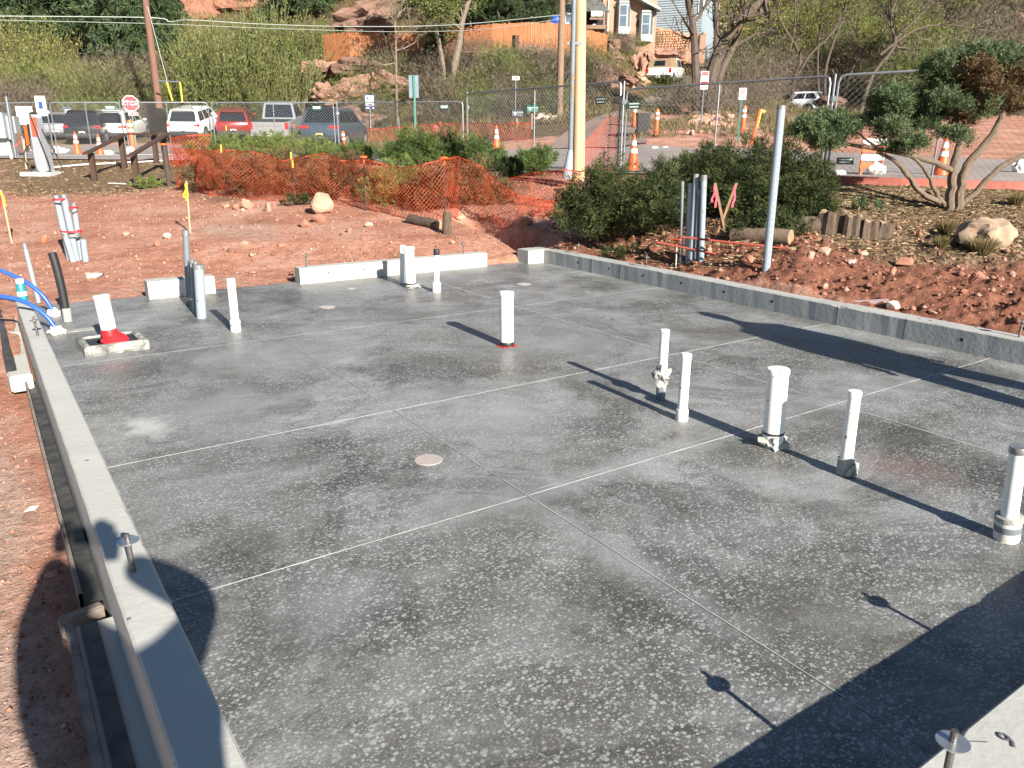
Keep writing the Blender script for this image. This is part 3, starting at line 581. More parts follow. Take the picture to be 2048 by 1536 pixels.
# flush cleanout discs
M_DISC=M('cleanout_disc',(.40,.36,.32),.8,.2,14); M_DISCP=M('pink_sprayed_disc',(.40,.36,.32),.8,.2,25,col2=(.36,.29,.265))
for x,y,r,m,l in((857,920,.075,M_DISCP,'flush pipe cover with pink spray paint set in the slab'),(655,614,.075,M_DISC,'pale flush pipe cover near the isolated red footed pipe'),(1048,568,.085,M_DISC,'pale flush pipe cover near the far corner block'),(703,577,.05,M_DISC,'small pale flush pipe cover in front of the kerb wall')):
    p=atz(x,y,0); tag(MB().lathe([(r,.0),(r,.002),(r*.96,.0035)],tuple(p),22).build('pipe_cover',m),l,'pipe cover')
tag(MB().bbox(tuple(atz(172,659,0)+Vector((0,0,.002))),(.30,.10,.006),.003,R(2)).build('mortar_patch',M_MORT),'thin flat mortar patch on the slab beside the boxed pipe','mortar')
# ================= conduits outside the slab =================
def bundle(b,items,label,name='conduit_bundle',ring=None):
    t=thing(name,label,'conduit',b)
    for bx,by,tx,ty,r,m,dd in items:
        d=dep(b)+dd; r1=ray(bx,by);r2=ray(tx,ty); p=Vector(r1*d/(r1@FH))+Vector((0,0,CH))-b; q=Vector(r2*d/(r2@FH))+Vector((0,0,CH))-b
        o=MB().tube([tuple(p-(q-p).normalized()*.2),tuple(q)],r,14).build('conduit',m,t,True); MB().tube([tuple(p.lerp(q,.95)),tuple(p.lerp(q,1.005))],r*1.06,14).build('taped_end',M_DUCT,o,True)
    return t
b=ground(150,520); t=bundle(b,[(141,521,112,391,.042,M_GREYL,.06),(154,521,127,390,.042,M_GREYL,.0),(162,515,147,406,.036,M_GREYL,.12),(146,520,131,470,.040,M_GREYL,-.06),(171,516,166,477,.040,M_GREYL,-.02)],'leaning grey conduit bundle bound with red ribbon on bare dirt')
def band(px,r,mat,par,b,name):
    q=[x-b for x in poly(px,b)]; c=(q[0]+q[1])/2; w=(q[1]-q[0]).length/2; a=(q[1]-q[0]).normalized(); f=Vector(FH)
    pts=[c+a*(w*math.cos(s))+f*(.09*math.sin(s)) for s in np.linspace(0,2*math.pi,16)]; mb=MB()
    for p in pts: mb.v+=[tuple(p-Vector((0,0,r))),tuple(p+Vector((0,0,r)))]
    mb.f=[(2*i,2*i+2,2*i+3,2*i+1) for i in range(15)]; return mb.build(name,mat,par)
band([(121,462),(164,463)],.012,M_REDD,t,b,'red_ribbon'); band([(122,471),(160,470)],.02,M_DUCT,t,b,'duct_tape'); band([(107,399),(134,398)],.014,M_REDD,t,b,'red_ribbon'); band([(140,415),(154,415)],.01,M_REDD,t,b,'red_ribbon')
b=Vector((LX1+.35,atz(1385,548,.1).y,.1)); b=atz(1385,548,.12)+Vector((.25,.12,0))
t=bundle(b,[(1361,546,1365,364,.020,M_GREYP,.05),(1373,548,1380,368,.024,M_GREYL,.04),(1381,550,1392,349,.033,M_GREYL,.08),(1390,551,1398,380,.026,M_GREYP,.03),(1401,552,1408,351,.036,M_GREYL,-.02)],'tall upright grey conduit bundle behind the shaded kerb')
M_REBAR=M('red_oxide_rebar',(.28,.05,.035),.7,.2,30,bump=.002,bscale=120)
def bar(px,d0,d1,r,mat,name,label,cat):
    P=[]
    for (x,y),d in zip(px,(d0,d1)):
        rr=ray(x,y); P.append(Vector(rr*d/(rr@FH))+Vector((0,0,CH)))
    mb=MB().tube(P,r,10); return tag(mb.build(name,mat,None,True),label,cat)
d0=dep(b); bar([(1362,474),(1572,497)],d0-.12,d0-.5,.013,M_REBAR,'red_bar','long red oxide bar tied across the upright conduits','bar'); bar([(1313,484),(1432,508)],d0-.05,d0-.22,.012,M_REBAR,'red_bar','short red oxide bar tied low across the upright conduits','bar')
M_ORG=M('safety_orange_plastic',(.72,.11,.02),.45,.12,6); M_WHT=M('white_paint',(.72,.72,.69),.5,.08,6)
b=atz(1354,547,.1)+Vector((.1,.05,0)); t=thing('capped_rebar','thin rebar stake with orange mushroom cap behind the kerb','stake',b); q=[x-b for x in poly([(1351,547),(1354,482)],b)]; MB().tube(q,.006,8).build('rebar',M_PVCD,t); MB().lathe([(.014,-.045),(.017,0),(.05,.008),(.052,.02),(.045,.024)],tuple(q[1]),16).build('cap',M_ORG,t,True)
b=atz(1528,578,.12)+Vector((.16,.1,0)); q=poly([(1528,584),(1563,212)],b); t=thing('vent_pipe','tall slim grey conduit standing alone behind the shaded kerb','conduit',q[0]); MB().tube([tuple((q[0]-q[1])*.05),tuple(q[1]-q[0])],.042,20).build('pipe',M_GREYL,t,True); MB().tube([tuple((q[1]-q[0])*.985),tuple((q[1]-q[0])*1.002)],.0445,20).build('taped_end',M_DUCT,t,True)
pv=q[1]-q[0]; mb=MB(); nv=Vector((-FH[0],-FH[1],0))*.0425+Vector(RH)*.006
for i in range(26): mb.tube([tuple(pv*(.05+i*.035)+nv),tuple(pv*(.066+i*.035)+nv)],.0016,4)
tag(mb.build('printed_line',M('printed_dashes',(.07,.09,.12),.6,.1,9),t),kind='stuff')
# crossed laths and survey stakes
M_LATH=M('pale_pine_lath',(.46,.33,.19),.8,.15,9,stretch=(6,6,1)); M_PINK=M('hot_pink_ribbon',(.75,.06,.11),.6,.1,9); M_YELR=M('fluorescent_yellow_ribbon',(.72,.74,.02),.6,.1,9); M_REDR=M('red_ribbon_plastic',(.6,.03,.03),.6,.1,9); M_BRN=M('brown_lath',(.22,.13,.07),.85,.2,9)
def lath(px,b,label,wm,rm,name='survey_stake',w=.032,rib=None,cat='stake'):
    q=poly(px,b); t=thing(name,label,cat,q[0]); v=q[1]-q[0]; m=v.normalized(); s=m.cross(Vector(FH)).normalized(); f=s.cross(m); mb=MB()
    for c in(-m*.05,v): 
        for a,e in((-1,-1),(1,-1),(1,1),(-1,1)): mb.v.append(tuple(c+s*a*w/2+f*e*.006))
    mb.f=[(3,2,1,0),(4,5,6,7),(0,1,5,4),(1,2,6,5),(2,3,7,6),(3,0,4,7)]; mb.build('lath',wm,t)
    for k,(dx,ln,mm) in enumerate(rib or []):
        mb=MB(); p=v*.96
        for i in range(6):
            c=p+s*(dx*(i/5)+.012*math.sin(i*1.7+k))+Vector((0,0,-ln*i/5))-f*(.008+.01*i/5); mb.v+=[tuple(c-s*.013),tuple(c+s*.013)]
        mb.f=[(2*i,2*i+1,2*i+3,2*i+2) for i in range(5)]; mb.build('ribbon',mm,t)
    return t
b=ground(1450,476); lath([(1453,478),(1430,366)],b,'leaning lath with pink ribbon crossing another in front of junipers',M_BRN,M_PINK,rib=[(-.03,.28,M_PINK),(.03,.2,M_PINK)])
lath([(1432,476),(1473,366)],b+Vector(FH)*.03,'lath leaning to the tall conduit with a long pink ribbon tail',M_BRN,M_PINK,rib=[(.015,.28,M_PINK)])
b=ground(379,466); lath([(381,468),(373,362)],b,'survey stake with fluorescent yellow ribbon on bare dirt',M_LATH,M_YELR,w=.022,rib=[(.02,.26,M_YELR),(.06,.22,M_YELR)])
b=ground(24,486); lath([(24,486),(2,380)],b,'survey stake with red and yellow ribbons near the conduits',M_LATH,M_REDR,w=.024,rib=[(.07,.28,M_REDR),(-.04,.2,M_YELR)])
b=ground(53,338); lath([(53,338),(47,278)],b,'orange topped survey stake with pink ribbon beside the charger',M_LATH,M_PINK,w=.05,rib=[(.3,.2,M_PINK)])
# ================= rocks =================
def hull(seed,size,n=16,bev=.12):
    rr=np.random.default_rng(seed); p=rr.normal(size=(n,3)); p/=np.linalg.norm(p,axis=1)[:,None]; p*= (.8+.25*rr.random((n,1)))
    bm=bmesh.new()
    for q in p*np.array(size)/2: bm.verts.new(q)
    r=bmesh.ops.convex_hull(bm,input=bm.verts); bmesh.ops.delete(bm,geom=[v for v in bm.verts if not v.link_faces],context='VERTS')
    bmesh.ops.dissolve_limit(bm,angle_limit=R(14),verts=bm.verts,edges=bm.edges)
    bmesh.ops.bevel(bm,geom=bm.edges[:],offset=min(size)*bev,segments=2,affect='EDGES',clamp_overlap=True)
    me=bpy.data.meshes.new('rock'); bm.to_mesh(me); bm.free(); return me
M_ROCK=M('red_sandstone',(.25,.105,.065),.9,.2,3,bump=.012,col2=(.36,.185,.125),bscale=14); M_ROCKP=M('pale_sandstone',(.34,.18,.12),.9,.2,3,bump=.012,col2=(.43,.275,.2),bscale=12); M_ROCKW=M('whitish_rock',(.45,.36,.31),.9,.2,5,bump=.01); M_ROCKD=M('dark_stone',(.14,.085,.065),.85,.3,6,bump=.01); M_TAN=M('tan_lichen_boulder',(.24,.155,.10),.95,.2,4,bump=.02,col2=(.36,.28,.2),bscale=10)
def rock(px,py,w,h,seed,mat,label,dpt=.8,rz=0,sink=.15,cat='rock',name='rock',bev=.12,group=None):
    p=ground(px,py); ww=sz(w,p); hh=sz(h,p)*1.15
    o=link(name,hull(seed,(ww,ww*dpt,hh),bev=bev),mat); o.location=p+Vector(FH)*ww*.25+Vector((0,0,hh*(.5-sink))); o.rotation_euler=(0,0,rz); return tag(o,label,cat,group)
rock(640,430,64,46,4,M_ROCKP,'large wedge shaped pale boulder against the orange netting',.7,.3,.1,'boulder','boulder',.1)
rock(612,455,32,26,5,M_ROCK,'squarish red rock in front of the wedge shaped boulder'); rock(636,446,44,20,6,M_ROCK,'flat slab rock leaning on the wedge shaped boulder',.6)
rock(498,419,40,32,7,M_ROCKP,'pale boulder above small stones beside the netting',.7); rock(472,420,22,16,8,M_ROCK,'small red stone beside the pale boulder under the netting'); rock(535,424,30,20,9,M_ROCKP,'speckled stone between two boulders at the netting foot')
rock(485,424,14,9,10,M_ROCKP,'tiny stone under the pale boulder'); rock(452,416,16,10,11,M_ROCKP,'lone flat stone at the foot of the netting')
rock(736,454,24,12,12,M_ROCKW,'whitish flat stone near the two logs'); rock(698,466,16,14,13,M_ROCK,'red stone between the boulders and the logs'); rock(333,478,20,14,14,M_ROCKW,'whitish angular stone on bare dirt beside the survey stake')
rock(250,472,18,10,15,M_ROCKP,'flat pinkish stone on bare dirt by the conduits'); rock(87,484,12,13,16,M_ORG,'orange plastic flag scrap on bare dirt',.2,name='flag_scrap',cat='scrap')
rock(313,494,22,16,17,M_ROCK,'red stone half buried beside the whitish angular stone'); rock(486,492,20,12,18,M_ROCKP,'pale stone on the dirt in front of the netting'); rock(458,504,13,8,19,M_ROCKD,'small dark stone on open dirt'); rock(562,495,24,9,20,M_ROCK,'flat red stone casting a thin shadow')
rock(503,515,16,11,21,M_ROCKP,'rounded pale stone behind the kerb block'); rock(825,498,18,8,22,M_ROCK,'low red stone behind the paired pipes'); rock(905,488,14,8,23,M_ROCKP,'small pale stone behind the black capped pipe'); rock(175,552,14,10,24,M_ROCKP,'pale stone beside the plastic bottle')
rock(920,444,30,16,25,M_ROCKP,'pale rock behind the upright log end'); rock(1050,455,50,30,26,M_ROCK,'red earth block at the edge of the trench')
rock(1652,512,38,20,31,M_ROCKP,'flat topped pink block on the bank beside the log'); rock(1622,520,26,24,32,M_ROCKP,'pale pink rock beside the flat topped block'); rock(1812,535,48,22,33,M_ROCK,'rounded red rock on the bank below the boulder'); rock(1786,552,18,22,34,M_ROCK,'upright red rock beside the rounded one')
rock(1500,528,28,20,35,M_ROCK,'red rock between the conduits and the tall grey pipe'); rock(1530,528,22,16,36,M_ROCK,'red rock touching the tall grey pipe'); rock(1650,578,22,14,37,M_ROCKP,'pale rock lodged in the red dirt bank'); rock(1788,622,38,24,38,M_ROCKW,'white and pink rock beside the tilted board by the kerb')
rock(1868,630,30,12,39,M_ROCKP,'flat pink rock half buried by the kerb'); rock(1730,512,30,12,40,M_ROCKP,'low pink rock above the upright red rock'); rock(1596,470,18,10,41,M_ROCKP,'pale stone behind the log'); rock(1705,528,20,12,42,M_ROCKW,'whitish stone in the bank litter')
rock(1930,590,26,16,43,M_ROCK,'red clod on the churned bank'); rock(1960,575,50,36,44,M_ROCK,'broken clod of red earth on the churned bank',.8); rock(1235,512,20,14,45,M_ROCK,'red stone by the trench beside the kerb bolt'); rock(1265,508,28,14,46,M_ROCK,'broad red stone below the big juniper'); rock(1420,505,20,12,47,M_ROCKP,'pale stone behind the upright conduits')
p=ground(1995,503); o=lump((0,0,0),(sz(118,p)/2,sz(118,p)*.42,sz(66,p)*.62),48,.16,4).build('boulder',M_TAN,None,True); o.location=p+Vector(FH)*.3+Vector((0,0,.12)); tag(o,'big tan rounded boulder with dry grass at its foot','boulder')
rock(58,1045,44,26,51,M_ROCKD,'dark pebble on the bare path beside the kerb',.7,.4); rock(62,1028,40,18,52,M_ROCKW,'pale flaky stone beside the dark pebble',.6); rock(98,1165,52,30,53,M_ROCKP,'flat pink stone on the path in shadow edge',.7); rock(122,1062,22,16,54,M_ROCKW,'small whitish stone on the path near the kerb'); rock(33,940,18,12,55,M_ROCK,'small red stone on the bare path')
# board leaning by the kerb
p=ground(1735,620); t=tag(MB().prism([(-.3,0),(.28,0),(.32,.1),(.18,.2),(-.25,.12)],0,.02).build('broken_board',M('pinkish_foam_board',(.40,.30,.31),.8,.15,6)),'broken pinkish board tilted against the kerb wall','board'); t.location=(LX1+.26,p.y+.1,.06); t.rotation_euler=(R(-12),0,R(-75))
# logs and stumps
M_BARK=M('grey_brown_bark',(.045,.03,.021),.95,.35,11,bump=.025,col2=(.14,.10,.068),stretch=(3,3,.6)); M_CUT=M('cut_wood',(.26,.185,.11),.9,.25,12); M_WEATH=M('weathered_log',(.15,.105,.07),.9,.3,6,bump=.012,stretch=(1,1,1))
def log(px,r,label,rb=None,name='log',cat='log',bark=M_BARK):
    A=ground(*px[0]);B=ground(*px[1]); A.z+=r*.7;B.z+=r*.7; t=thing(name,label,cat,A); v=B-A
    P=[v*(i/6)+Vector((0,0,.01*math.sin(i*2))) for i in range(7)]; MB().tube([tuple(p) for p in P],[r*(1+.08*math.sin(i*3)) for i in range(7)],14).build('bark',bark,t,True)
    for c,s in((Vector((0,0,0)),-1),(v,1)): MB().tube([tuple(c),tuple(c+v.normalized()*s*.004)],r*.9,14).build('cut_end',M_CUT,t)
    return t
log([(820,446),(878,458)],.085,'bark covered log lying at the foot of the netting')
A=ground(895,468); t=thing('log','short bark covered log standing tilted at the netting foot','log',A); MB().tube([(0,0,-.05),(.0,.02,.12),(.03,.05,.32)],[.075,.07,.06],12).build('bark',M_BARK,t,True)
log([(1465,482),(1580,486)],.10,'weathered split log lying along the bank in front of the stumps',bark=M_WEATH); log([(1540,468),(1638,462)],.115,'round log with pale cut end pointing to the stumps',bark=M_BARK)
for px,py,w,h,l in((1660,455,58,36,'broad dark stump beside the round log'),(1700,462,46,36,'middle stump of the rotting row with split sides'),(1730,470,44,34,'split stump with pale outer bark in the rotting row'),(1762,472,36,32,'small end stump of the rotting row')):
    p=ground(px,py+4); r=sz(w,p)/2; h=sz(h,p); t=thing('tree_stump',l,'stump',p); mb=MB(); nn=18
    for z,k in((-.05,1.1),(h*.4,1.),(h,.92)):
        for j in range(nn):
            a=2*math.pi*j/nn; q=r*k*(1+.14*math.sin(j*2.4+px)+.1*math.sin(j*5.1)); mb.v.append((q*math.cos(a),q*math.sin(a),z+(.03*math.sin(j*1.9+px) if z==h else 0)))
    for i in range(2):
        for j in range(nn): mb.f.append((i*nn+j,i*nn+(j+1)%nn,(i+1)*nn+(j+1)%nn,(i+1)*nn+j))
    mb.build('bark',M_BARK,t); MB().add([mb.v[2*nn+j] for j in range(nn)],[tuple(range(nn))]).build('cut_top',M_CUT,t)
# ================= orange netting =================
def netmat():
    m=M('orange_safety_netting',(.50,.072,.024),.6,.3,3); n=m.node_tree; b=n.nodes['Principled BSDF']; tr=n.nodes.new('ShaderNodeBsdfTranslucent'); tr.inputs[0].default_value=(.55,.09,.03,1)
    mx=n.nodes.new('ShaderNodeMixShader'); mx.inputs[0].default_value=.4; n.links.new(b.outputs[0],mx.inputs[1]); n.links.new(tr.outputs[0],mx.inputs[2]); n.links.new(mx.outputs[0],n.nodes['Material Output'].inputs[0]); return m
M_NET=netmat()
def netting(cols,label,cell=.05,wid=.012,bulge=.07,seed=1,lean=0.,base_d=None,ncell=None):
    Bs=[];Ts=[]
    for x,yt,yb in cols:
        b=ground(x,yb,False) if base_d is None else at(x,yb,base_d); d=dep(b)+lean; r=ray(x,yt); Bs.append(np.array(b)); Ts.append(r*d/(r@FH)+np.array([0,0,CH]))
    Bs=np.array(Bs);Ts=np.array(Ts); L=np.concatenate([[0],np.cumsum(np.linalg.norm(np.diff((Bs+Ts)/2,axis=0),axis=1))])
    nu=int(L[-1]/cell); nv=max(6,int(np.max(np.linalg.norm(Ts-Bs,axis=1))/cell)); u=np.linspace(0,L[-1],nu+1); v=np.linspace(0,1,nv+1)
    B=np.stack([np.interp(u,L,Bs[:,k]) for k in range(3)],1);T=np.stack([np.interp(u,L,Ts[:,k]) for k in range(3)],1)
    P=B[:,None]*(1-v[None,:,None])+T[:,None]*v[None,:,None]
    UU,VV=np.meshgrid(u,v,indexing='ij'); w=(fbm(UU*1.3,VV*2.,seed)*2.2+.5*fbm(UU*4.,VV*2.2,seed+5))*bulge
    nrm=-FH; P=P+w[...,None]*nrm*2.2; P[...,2]+=fbm(UU*2,VV*3,seed+9)*.06; P[...,0]+=fbm(UU*3,VV*3,seed+3)*.03
    I,J=np.meshgrid(np.arange(nu),np.arange(nv+1),indexing='ij'); s=((I+J)%2==0); V=[];n0=0
    out=[]
    for dj in(1,-1):
        ok=s&(J+dj>=0)&(J+dj<=nv); i=I[ok];j=J[ok]; a=P[i,j];b=P[i+1,j+dj]; t=b-a; side=np.cross(t,nrm); side/= (np.linalg.norm(side,axis=1)[:,None]+1e-9); out.append(np.stack([a-side*wid/2,b-side*wid/2,b+side*wid/2,a+side*wid/2],1))
    # selvedge along the top and bottom
    for j in(0,nv):
        a=P[:-1,j];b=P[1:,j]; z=np.array([0,0,wid*1.2]); out.append(np.stack([a-z,b-z,b+z,a+z],1))
    Q=np.concatenate(out); V=Q.reshape(-1,3); F=np.arange(len(V)).reshape(-1,4)
    o=npmesh('safety_netting',V,F,M_NET); return tag(o,label,'netting')
netting([(343,296,372),(400,302,386),(470,300,396),(520,306,397),(570,320,401),(650,306,406),(690,320,412),(732,318,421),(800,337,434),(850,330,441),(890,318,437),(920,314,434),(965,333,452),(1000,368,457),(1040,396,450),(1080,400,434),(1112,404,424)],'long sagging orange safety netting across the dirt between the boulders and junipers',.042,.0068,.2,2)
netting([(1017,358,402),(1070,346,418),(1125,337,424),(1165,342,410)],'folded orange netting sloping up to the foot of the utility pole',.042,.0068,.16,7)
netting([(1142,314,350),(1180,274,348),(1220,231,346),(1240,246,346)],'steep triangle of orange netting hung beside the utility pole',.042,.0085,.07,11)
netting([(690,262,291),(760,258,290),(830,250,287),(930,246,284),(1000,248,281),(1062,246,279)],'far orange netting strung along the bank beyond the road',.09,.02,.08,15)
netting([(336,276,330),(372,272,332),(420,270,330)],'orange netting bunched on the chain link fence beside the wooden handrail',.06,.016,.12,19)
M_STK=M('dark_fence_stake',(.05,.035,.03),.8,.2,9); M_YCAP=M('yellow_stake_top',(.72,.55,.05),.6,.1,9)
def netstake(x,yt,yb,label,cap,dd=.0):
    b=ground(x,yb,False); d=dep(b)+dd; r=ray(x,yt); h=r[2]*d/(r@FH)+CH-b.z; t=thing('netting_stake',label,'stake',b); MB().tube([(0,0,-.1),(0,0,h)],.014,6).build('post',M_STK,t)
    if cap=='o': MB().lathe([(.02,h-.12),(.022,h-.02),(.07,h-.012),(.07,h+.015),(.05,h+.02)],n=14).build('cap',M_ORG,t,True); 
    else: MB().tube([(0,0,h-.16),(0,0,h+.005)],.017,8).build('yellow_top',M_YCAP,t)
for a in((732,314,420,'dark stake with orange mushroom cap where the netting dips','o'),(890,316,436,'dark stake with orange mushroom cap behind the tilted log','o'),(591,318,402,'stake with yellow top where the netting sags','y'),(589,305,398,'slim yellow tipped stake behind the sagging netting','y'),(452,290,392,'yellow topped stake behind the dead juniper','y'),(458,252,312,'yellow topped dark stake in front of the red car','y'),(591,250,300,'orange capped stake between the pickup and dark car','o'),(726,252,292,'yellow topped dark stake in front of the red bank','y'),(881,245,288,'orange capped stake above the tall juniper','o'),(1035,245,285,'orange capped stake below the mailboxes','o')): netstake(*a)
b=ground(338,372,False); t=thing('netting_post','dark leaning timber post holding the netting beside the handrail','post',b); MB().box((0,0,.45),(.08,.08,1.0)).build('post',M_STK,t); MB().lathe([(.02,.94),(.1,.95),(.1,.99)],n=12).build('cap',M_ORG,t)
# ================= temporary chain link fence =================
M_GALV=M('galvanised_tube',(.24,.255,.27),.4,.15,10,metal=.6); M_WIRE=M('galvanised_wire',(.42,.43,.43),.5,.1,10,metal=.5); M_GRN=M('dark_green_sign',(.015,.10,.06),.5,.1,8); M_GRNP=M('green_post_paint',(.05,.16,.13),.5,.15,8)
def fence_panel(A,B,zA,zB,label,sp=.075,wr=.0022,mid=True,sign=None,bottom=True,tl=.12):
    # A,B base points; zA,zB top heights
    t=thing('chain_link_fence',label,'fence',A,0,'temporary chain link fence panels'); A0=Vector((0,0,0)); v=B-A; TA=Vector((0,0,zA-A.z)); TB=v+Vector((0,0,zB-B.z)); r=.021
    ax=(TB-TA).normalized(); MB().tube([tuple(A0),tuple(TA-Vector((0,0,tl))),tuple(TA-Vector((0,0,.03))+ax*.03)],r,8).build('end_post',M_GALV,t,True); MB().tube([tuple(v),tuple(TB-Vector((0,0,tl))),tuple(TB-Vector((0,0,.03))-ax*.03)],r,8).build('end_post',M_GALV,t,True)
    MB().tube([tuple(TA-Vector((0,0,.03))+ax*.03),tuple(TA+ax*tl),tuple(TB-ax*tl),tuple(TB-Vector((0,0,.03))-ax*.03)],r,8).build('top_rail',M_GALV,t,True)
    if bottom: MB().tube([(0,0,.06),tuple(v+Vector((0,0,.06)))],r*.9,8).build('bottom_rail',M_GALV,t,True)
    if mid: m0=v*.5;m1=(TA+TB)*.5; MB().tube([tuple(m0),tuple(m1)],r*.85,8).build('mid_post',M_GALV,t,True)
    Wd=math.hypot(v.x,v.y); Hh=(TA.z+(TB-v).z)/2-.06; k=sp; V=[];F=[]
    def pt(a,b): return A0+v*a+Vector((0,0,.06))+(TA*(1-a)+(TB-v)*a-Vector((0,0,.06)))*b
    n=int((Wd+Hh)/k/1.414)+1; off=Vector((-v.y,v.x,0)).normalized()
    for dr in(1,-1):
        for i in range(n+1):
            s=i*k*1.414
            # line a*W + dr.. : x+z=s or x-z=s-H
            if dr==1: x0,z0=(s,0) if s<=Wd else (Wd,s-Wd); x1,z1=(0,s) if s<=Hh else (s-Hh,Hh)
            else: x0,z0=(s-Hh,0) if s>=Hh else (0,Hh-s); x1,z1=(s,Hh) if s<=Wd else (Wd,Hh-(s-Wd))
            if abs(x1-x0)<.02: continue
            p=pt(x0/Wd,z0/Hh);q=pt(x1/Wd,z1/Hh); dn=(q-p).normalized(); s1=dn.cross(off).normalized()*wr; s2=off*wr; o=len(V)
            for c in(p,q):
                for w in(s1,s2*.9-s1*.5,-s2*.9-s1*.5): V.append(tuple(c+w))
            F+= [(o,o+1,o+4,o+3),(o+1,o+2,o+5,o+4),(o+2,o,o+3,o+5)]
    mb=MB(); mb.v=V; mb.f=F; tag(mb.build('chain_link_mesh',M_WIRE,t),kind='stuff')
    if sign:
        a,b,w,h,txt=sign; w*=.8; h*=.75; p=pt(a,b)-off*.03*(1 if off.dot(Vector(FH))>0 else -1); ang=math.atan2(v.y,v.x); s=MB().box((0,0,0),(w,.006,h)).build('name_plate',M_GRN,t); s.location=p; s.rotation_euler=(0,0,ang)
        for q in range(2): MB().box((0,-.005,(.22-.42*q)*h),(w*(.8-.1*q),.003,h*.2)).build('lettering',M_WHT,s)
    return t
FT=1.83
pA=[(-40,316),(113,315),(257,314),(430,312),(676,312),(930,311)]
tops=[(-40,207),(113,205),(257,205),(430,205),(676,205),(930,203)]
def toppt(b,x,y): d=dep(b); r=ray(x,y); return r[2]*d/(r@FH)+CH
gp_=[ground(x,y,False) for x,y in pA]; tz=[toppt(b,*tp) for b,tp in zip(gp_,tops)]
lab=['chain link panel behind the electric vehicle charger','chain link panel in front of the black car','chain link panel crossing the stop sign','chain link panel in front of the silver pickup','chain link panel in front of the red bank and blue sign']
for i in range(5):
    e=(gp_[i+1]-gp_[i]).normalized()*.06; fence_panel(gp_[i]+e,gp_[i+1]-e,tz[i],tz[i+1],lab[i],.07,.0024,sign=(.86,.9,.42,.16,'') if i in(1,2,3,4) else None)
A=at(935,322,21); A.z=H(A.x,A.y); B=ground(1234,346,False); fence_panel(A,B,toppt(A,935,187),toppt(B,1234,163),'chain link panel running behind the utility pole',.078,.0023,sign=(.9,.8,.4,.2,''))
A=ground(1246,347,False); B=ground(1636,363,False); fence_panel(A,B,toppt(A,1246,178),toppt(B,1636,152),'chain link panel in front of the road cone and big bare tree',.078,.0022,sign=(.05,.8,.4,.2,''))
A=ground(1652,364,False); B=ground(2085,381,False); fence_panel(A,B,toppt(A,1652,150),toppt(B,2085,124),'chain link panel behind the twisted juniper tree',.085,.0022,sign=(.08,.18,.36,.16,''))
# second end posts with clamps where panels meet, on stands
for x,yt,yb,l in((110,198,316,'galvanised fence stand post behind the charger'),(254,200,316,'galvanised fence stand post left of the stop sign'),(434,203,314,'galvanised fence stand post beside the white car'),(680,201,316,'galvanised fence stand post beside the dark car'),(936,184,318,'galvanised fence stand post behind the tall juniper'),(1240,162,348,'galvanised fence stand post beside the wheeled bin'),(1644,148,366,'galvanised fence stand post above the juniper row')):
    b=ground(x,yb,False); h=toppt(b,x,yt)-b.z; t=thing('fence_stand',l,'fence post',b); MB().tube([(0,0,0),(0,0,h)],.022,8).build('post',M_GALV,t,True); MB().box((0,0,.02),(.1,.7,.03),YAW*-1).build('foot',M_GALV,t); MB().bbox((0,0,h*.78),(.12,.07,.1),.01).build('clamp',M_GALV,t)
# sandbags
M_BAG=M('white_sandbag',(.66,.65,.61),.8,.12,8,bump=.012)
for x,y,w,h,s,l in((122,308,26,14,61,'slumped white sandbag on the fence stand near the charger'),(115,300,14,8,62,'small folded white sandbag on top of another'),(215,312,26,14,63,'flattened white sandbag beside the far road cone'),(262,310,20,18,64,'upright white sandbag under the stop sign'),(1752,352,44,30,65,'plump white sandbag against the orange barricade'),(1680,352,24,14,66,'half hidden white sandbag at the fence foot beside the green plate'),(2038,348,34,34,67,'large white sandbag behind the leaning tree limb'),(1310,298,16,6,68,'torn white bag lying on the road edge'),(1330,297,14,5,69,'small torn white bag beside the other on the road edge')):
    p=ground(x,y,False); W_=sz(w,p)/2; h_=sz(h,p)/2; o=lump((0,0,0),(W_,W_*.7,h_),s,.18,3).build('sandbag',M_BAG,None,True); o.location=p+Vector((0,0,h_*.75)); tag(o,l,'sandbag')
# ================= cones, delineators, barricade =================
def cone(x,yb,yt,label):
    b=ground(x,yb,False); h=toppt(b,x,yt)-b.z; t=thing('traffic_cone',label,'traffic cone',b,.4); r=h*.2; f=lambda z:r*.82*(1-z/h)+.022+.0*z
    MB().box((0,0,.02),(r*2.3,r*2.3,.04)).build('base',M_BLK,t); z=[.04,h*.25,h*.55,h*.98,h]; MB().lathe([(f(q),q) for q in z[:-1]]+[(.01,h)],n=20).build('cone_body',M_ORG,t,True)
    for a,c in((.50,.62),(.70,.84)): MB().lathe([(f(h*a)+.004,h*a),(f(h*c)+.004,h*c)],n=20).build('reflective_collar',M_WHT,t,True)
cone(156,310,262,'road cone in front of the black car'); cone(202,314,268,'road cone behind the wooden handrail'); cone(1265,344,268,'road cone with white collars beside the juniper row'); cone(1880,354,270,'road cone behind the twisted juniper trunk'); cone(993,304,250,'road cone standing behind the orange netting')
def delin(x,yb,yt,label,tilt=0,band=True,wpx=8):
    b=ground(x,yb,False); h=toppt(b,x,yt)-b.z; r=sz(wpx,b)/2; t=thing('delineator_post',label,'delineator',b); t.rotation_euler=(0,tilt,0); MB().lathe([(r*2.2,0),(r*2.2,.04),(r*1.2,.06)],n=14).build('base',M_BLK,t); MB().lathe([(r,.05),(r,h-.05),(r*.8,h)],n=14).build('post',M_ORG,t,True)
    if band:
        for a in(.62,.8): MB().lathe([(r+.004,h*a),(r+.004,h*(a+.09))],n=14).build('reflective_band',M_WHT,t)
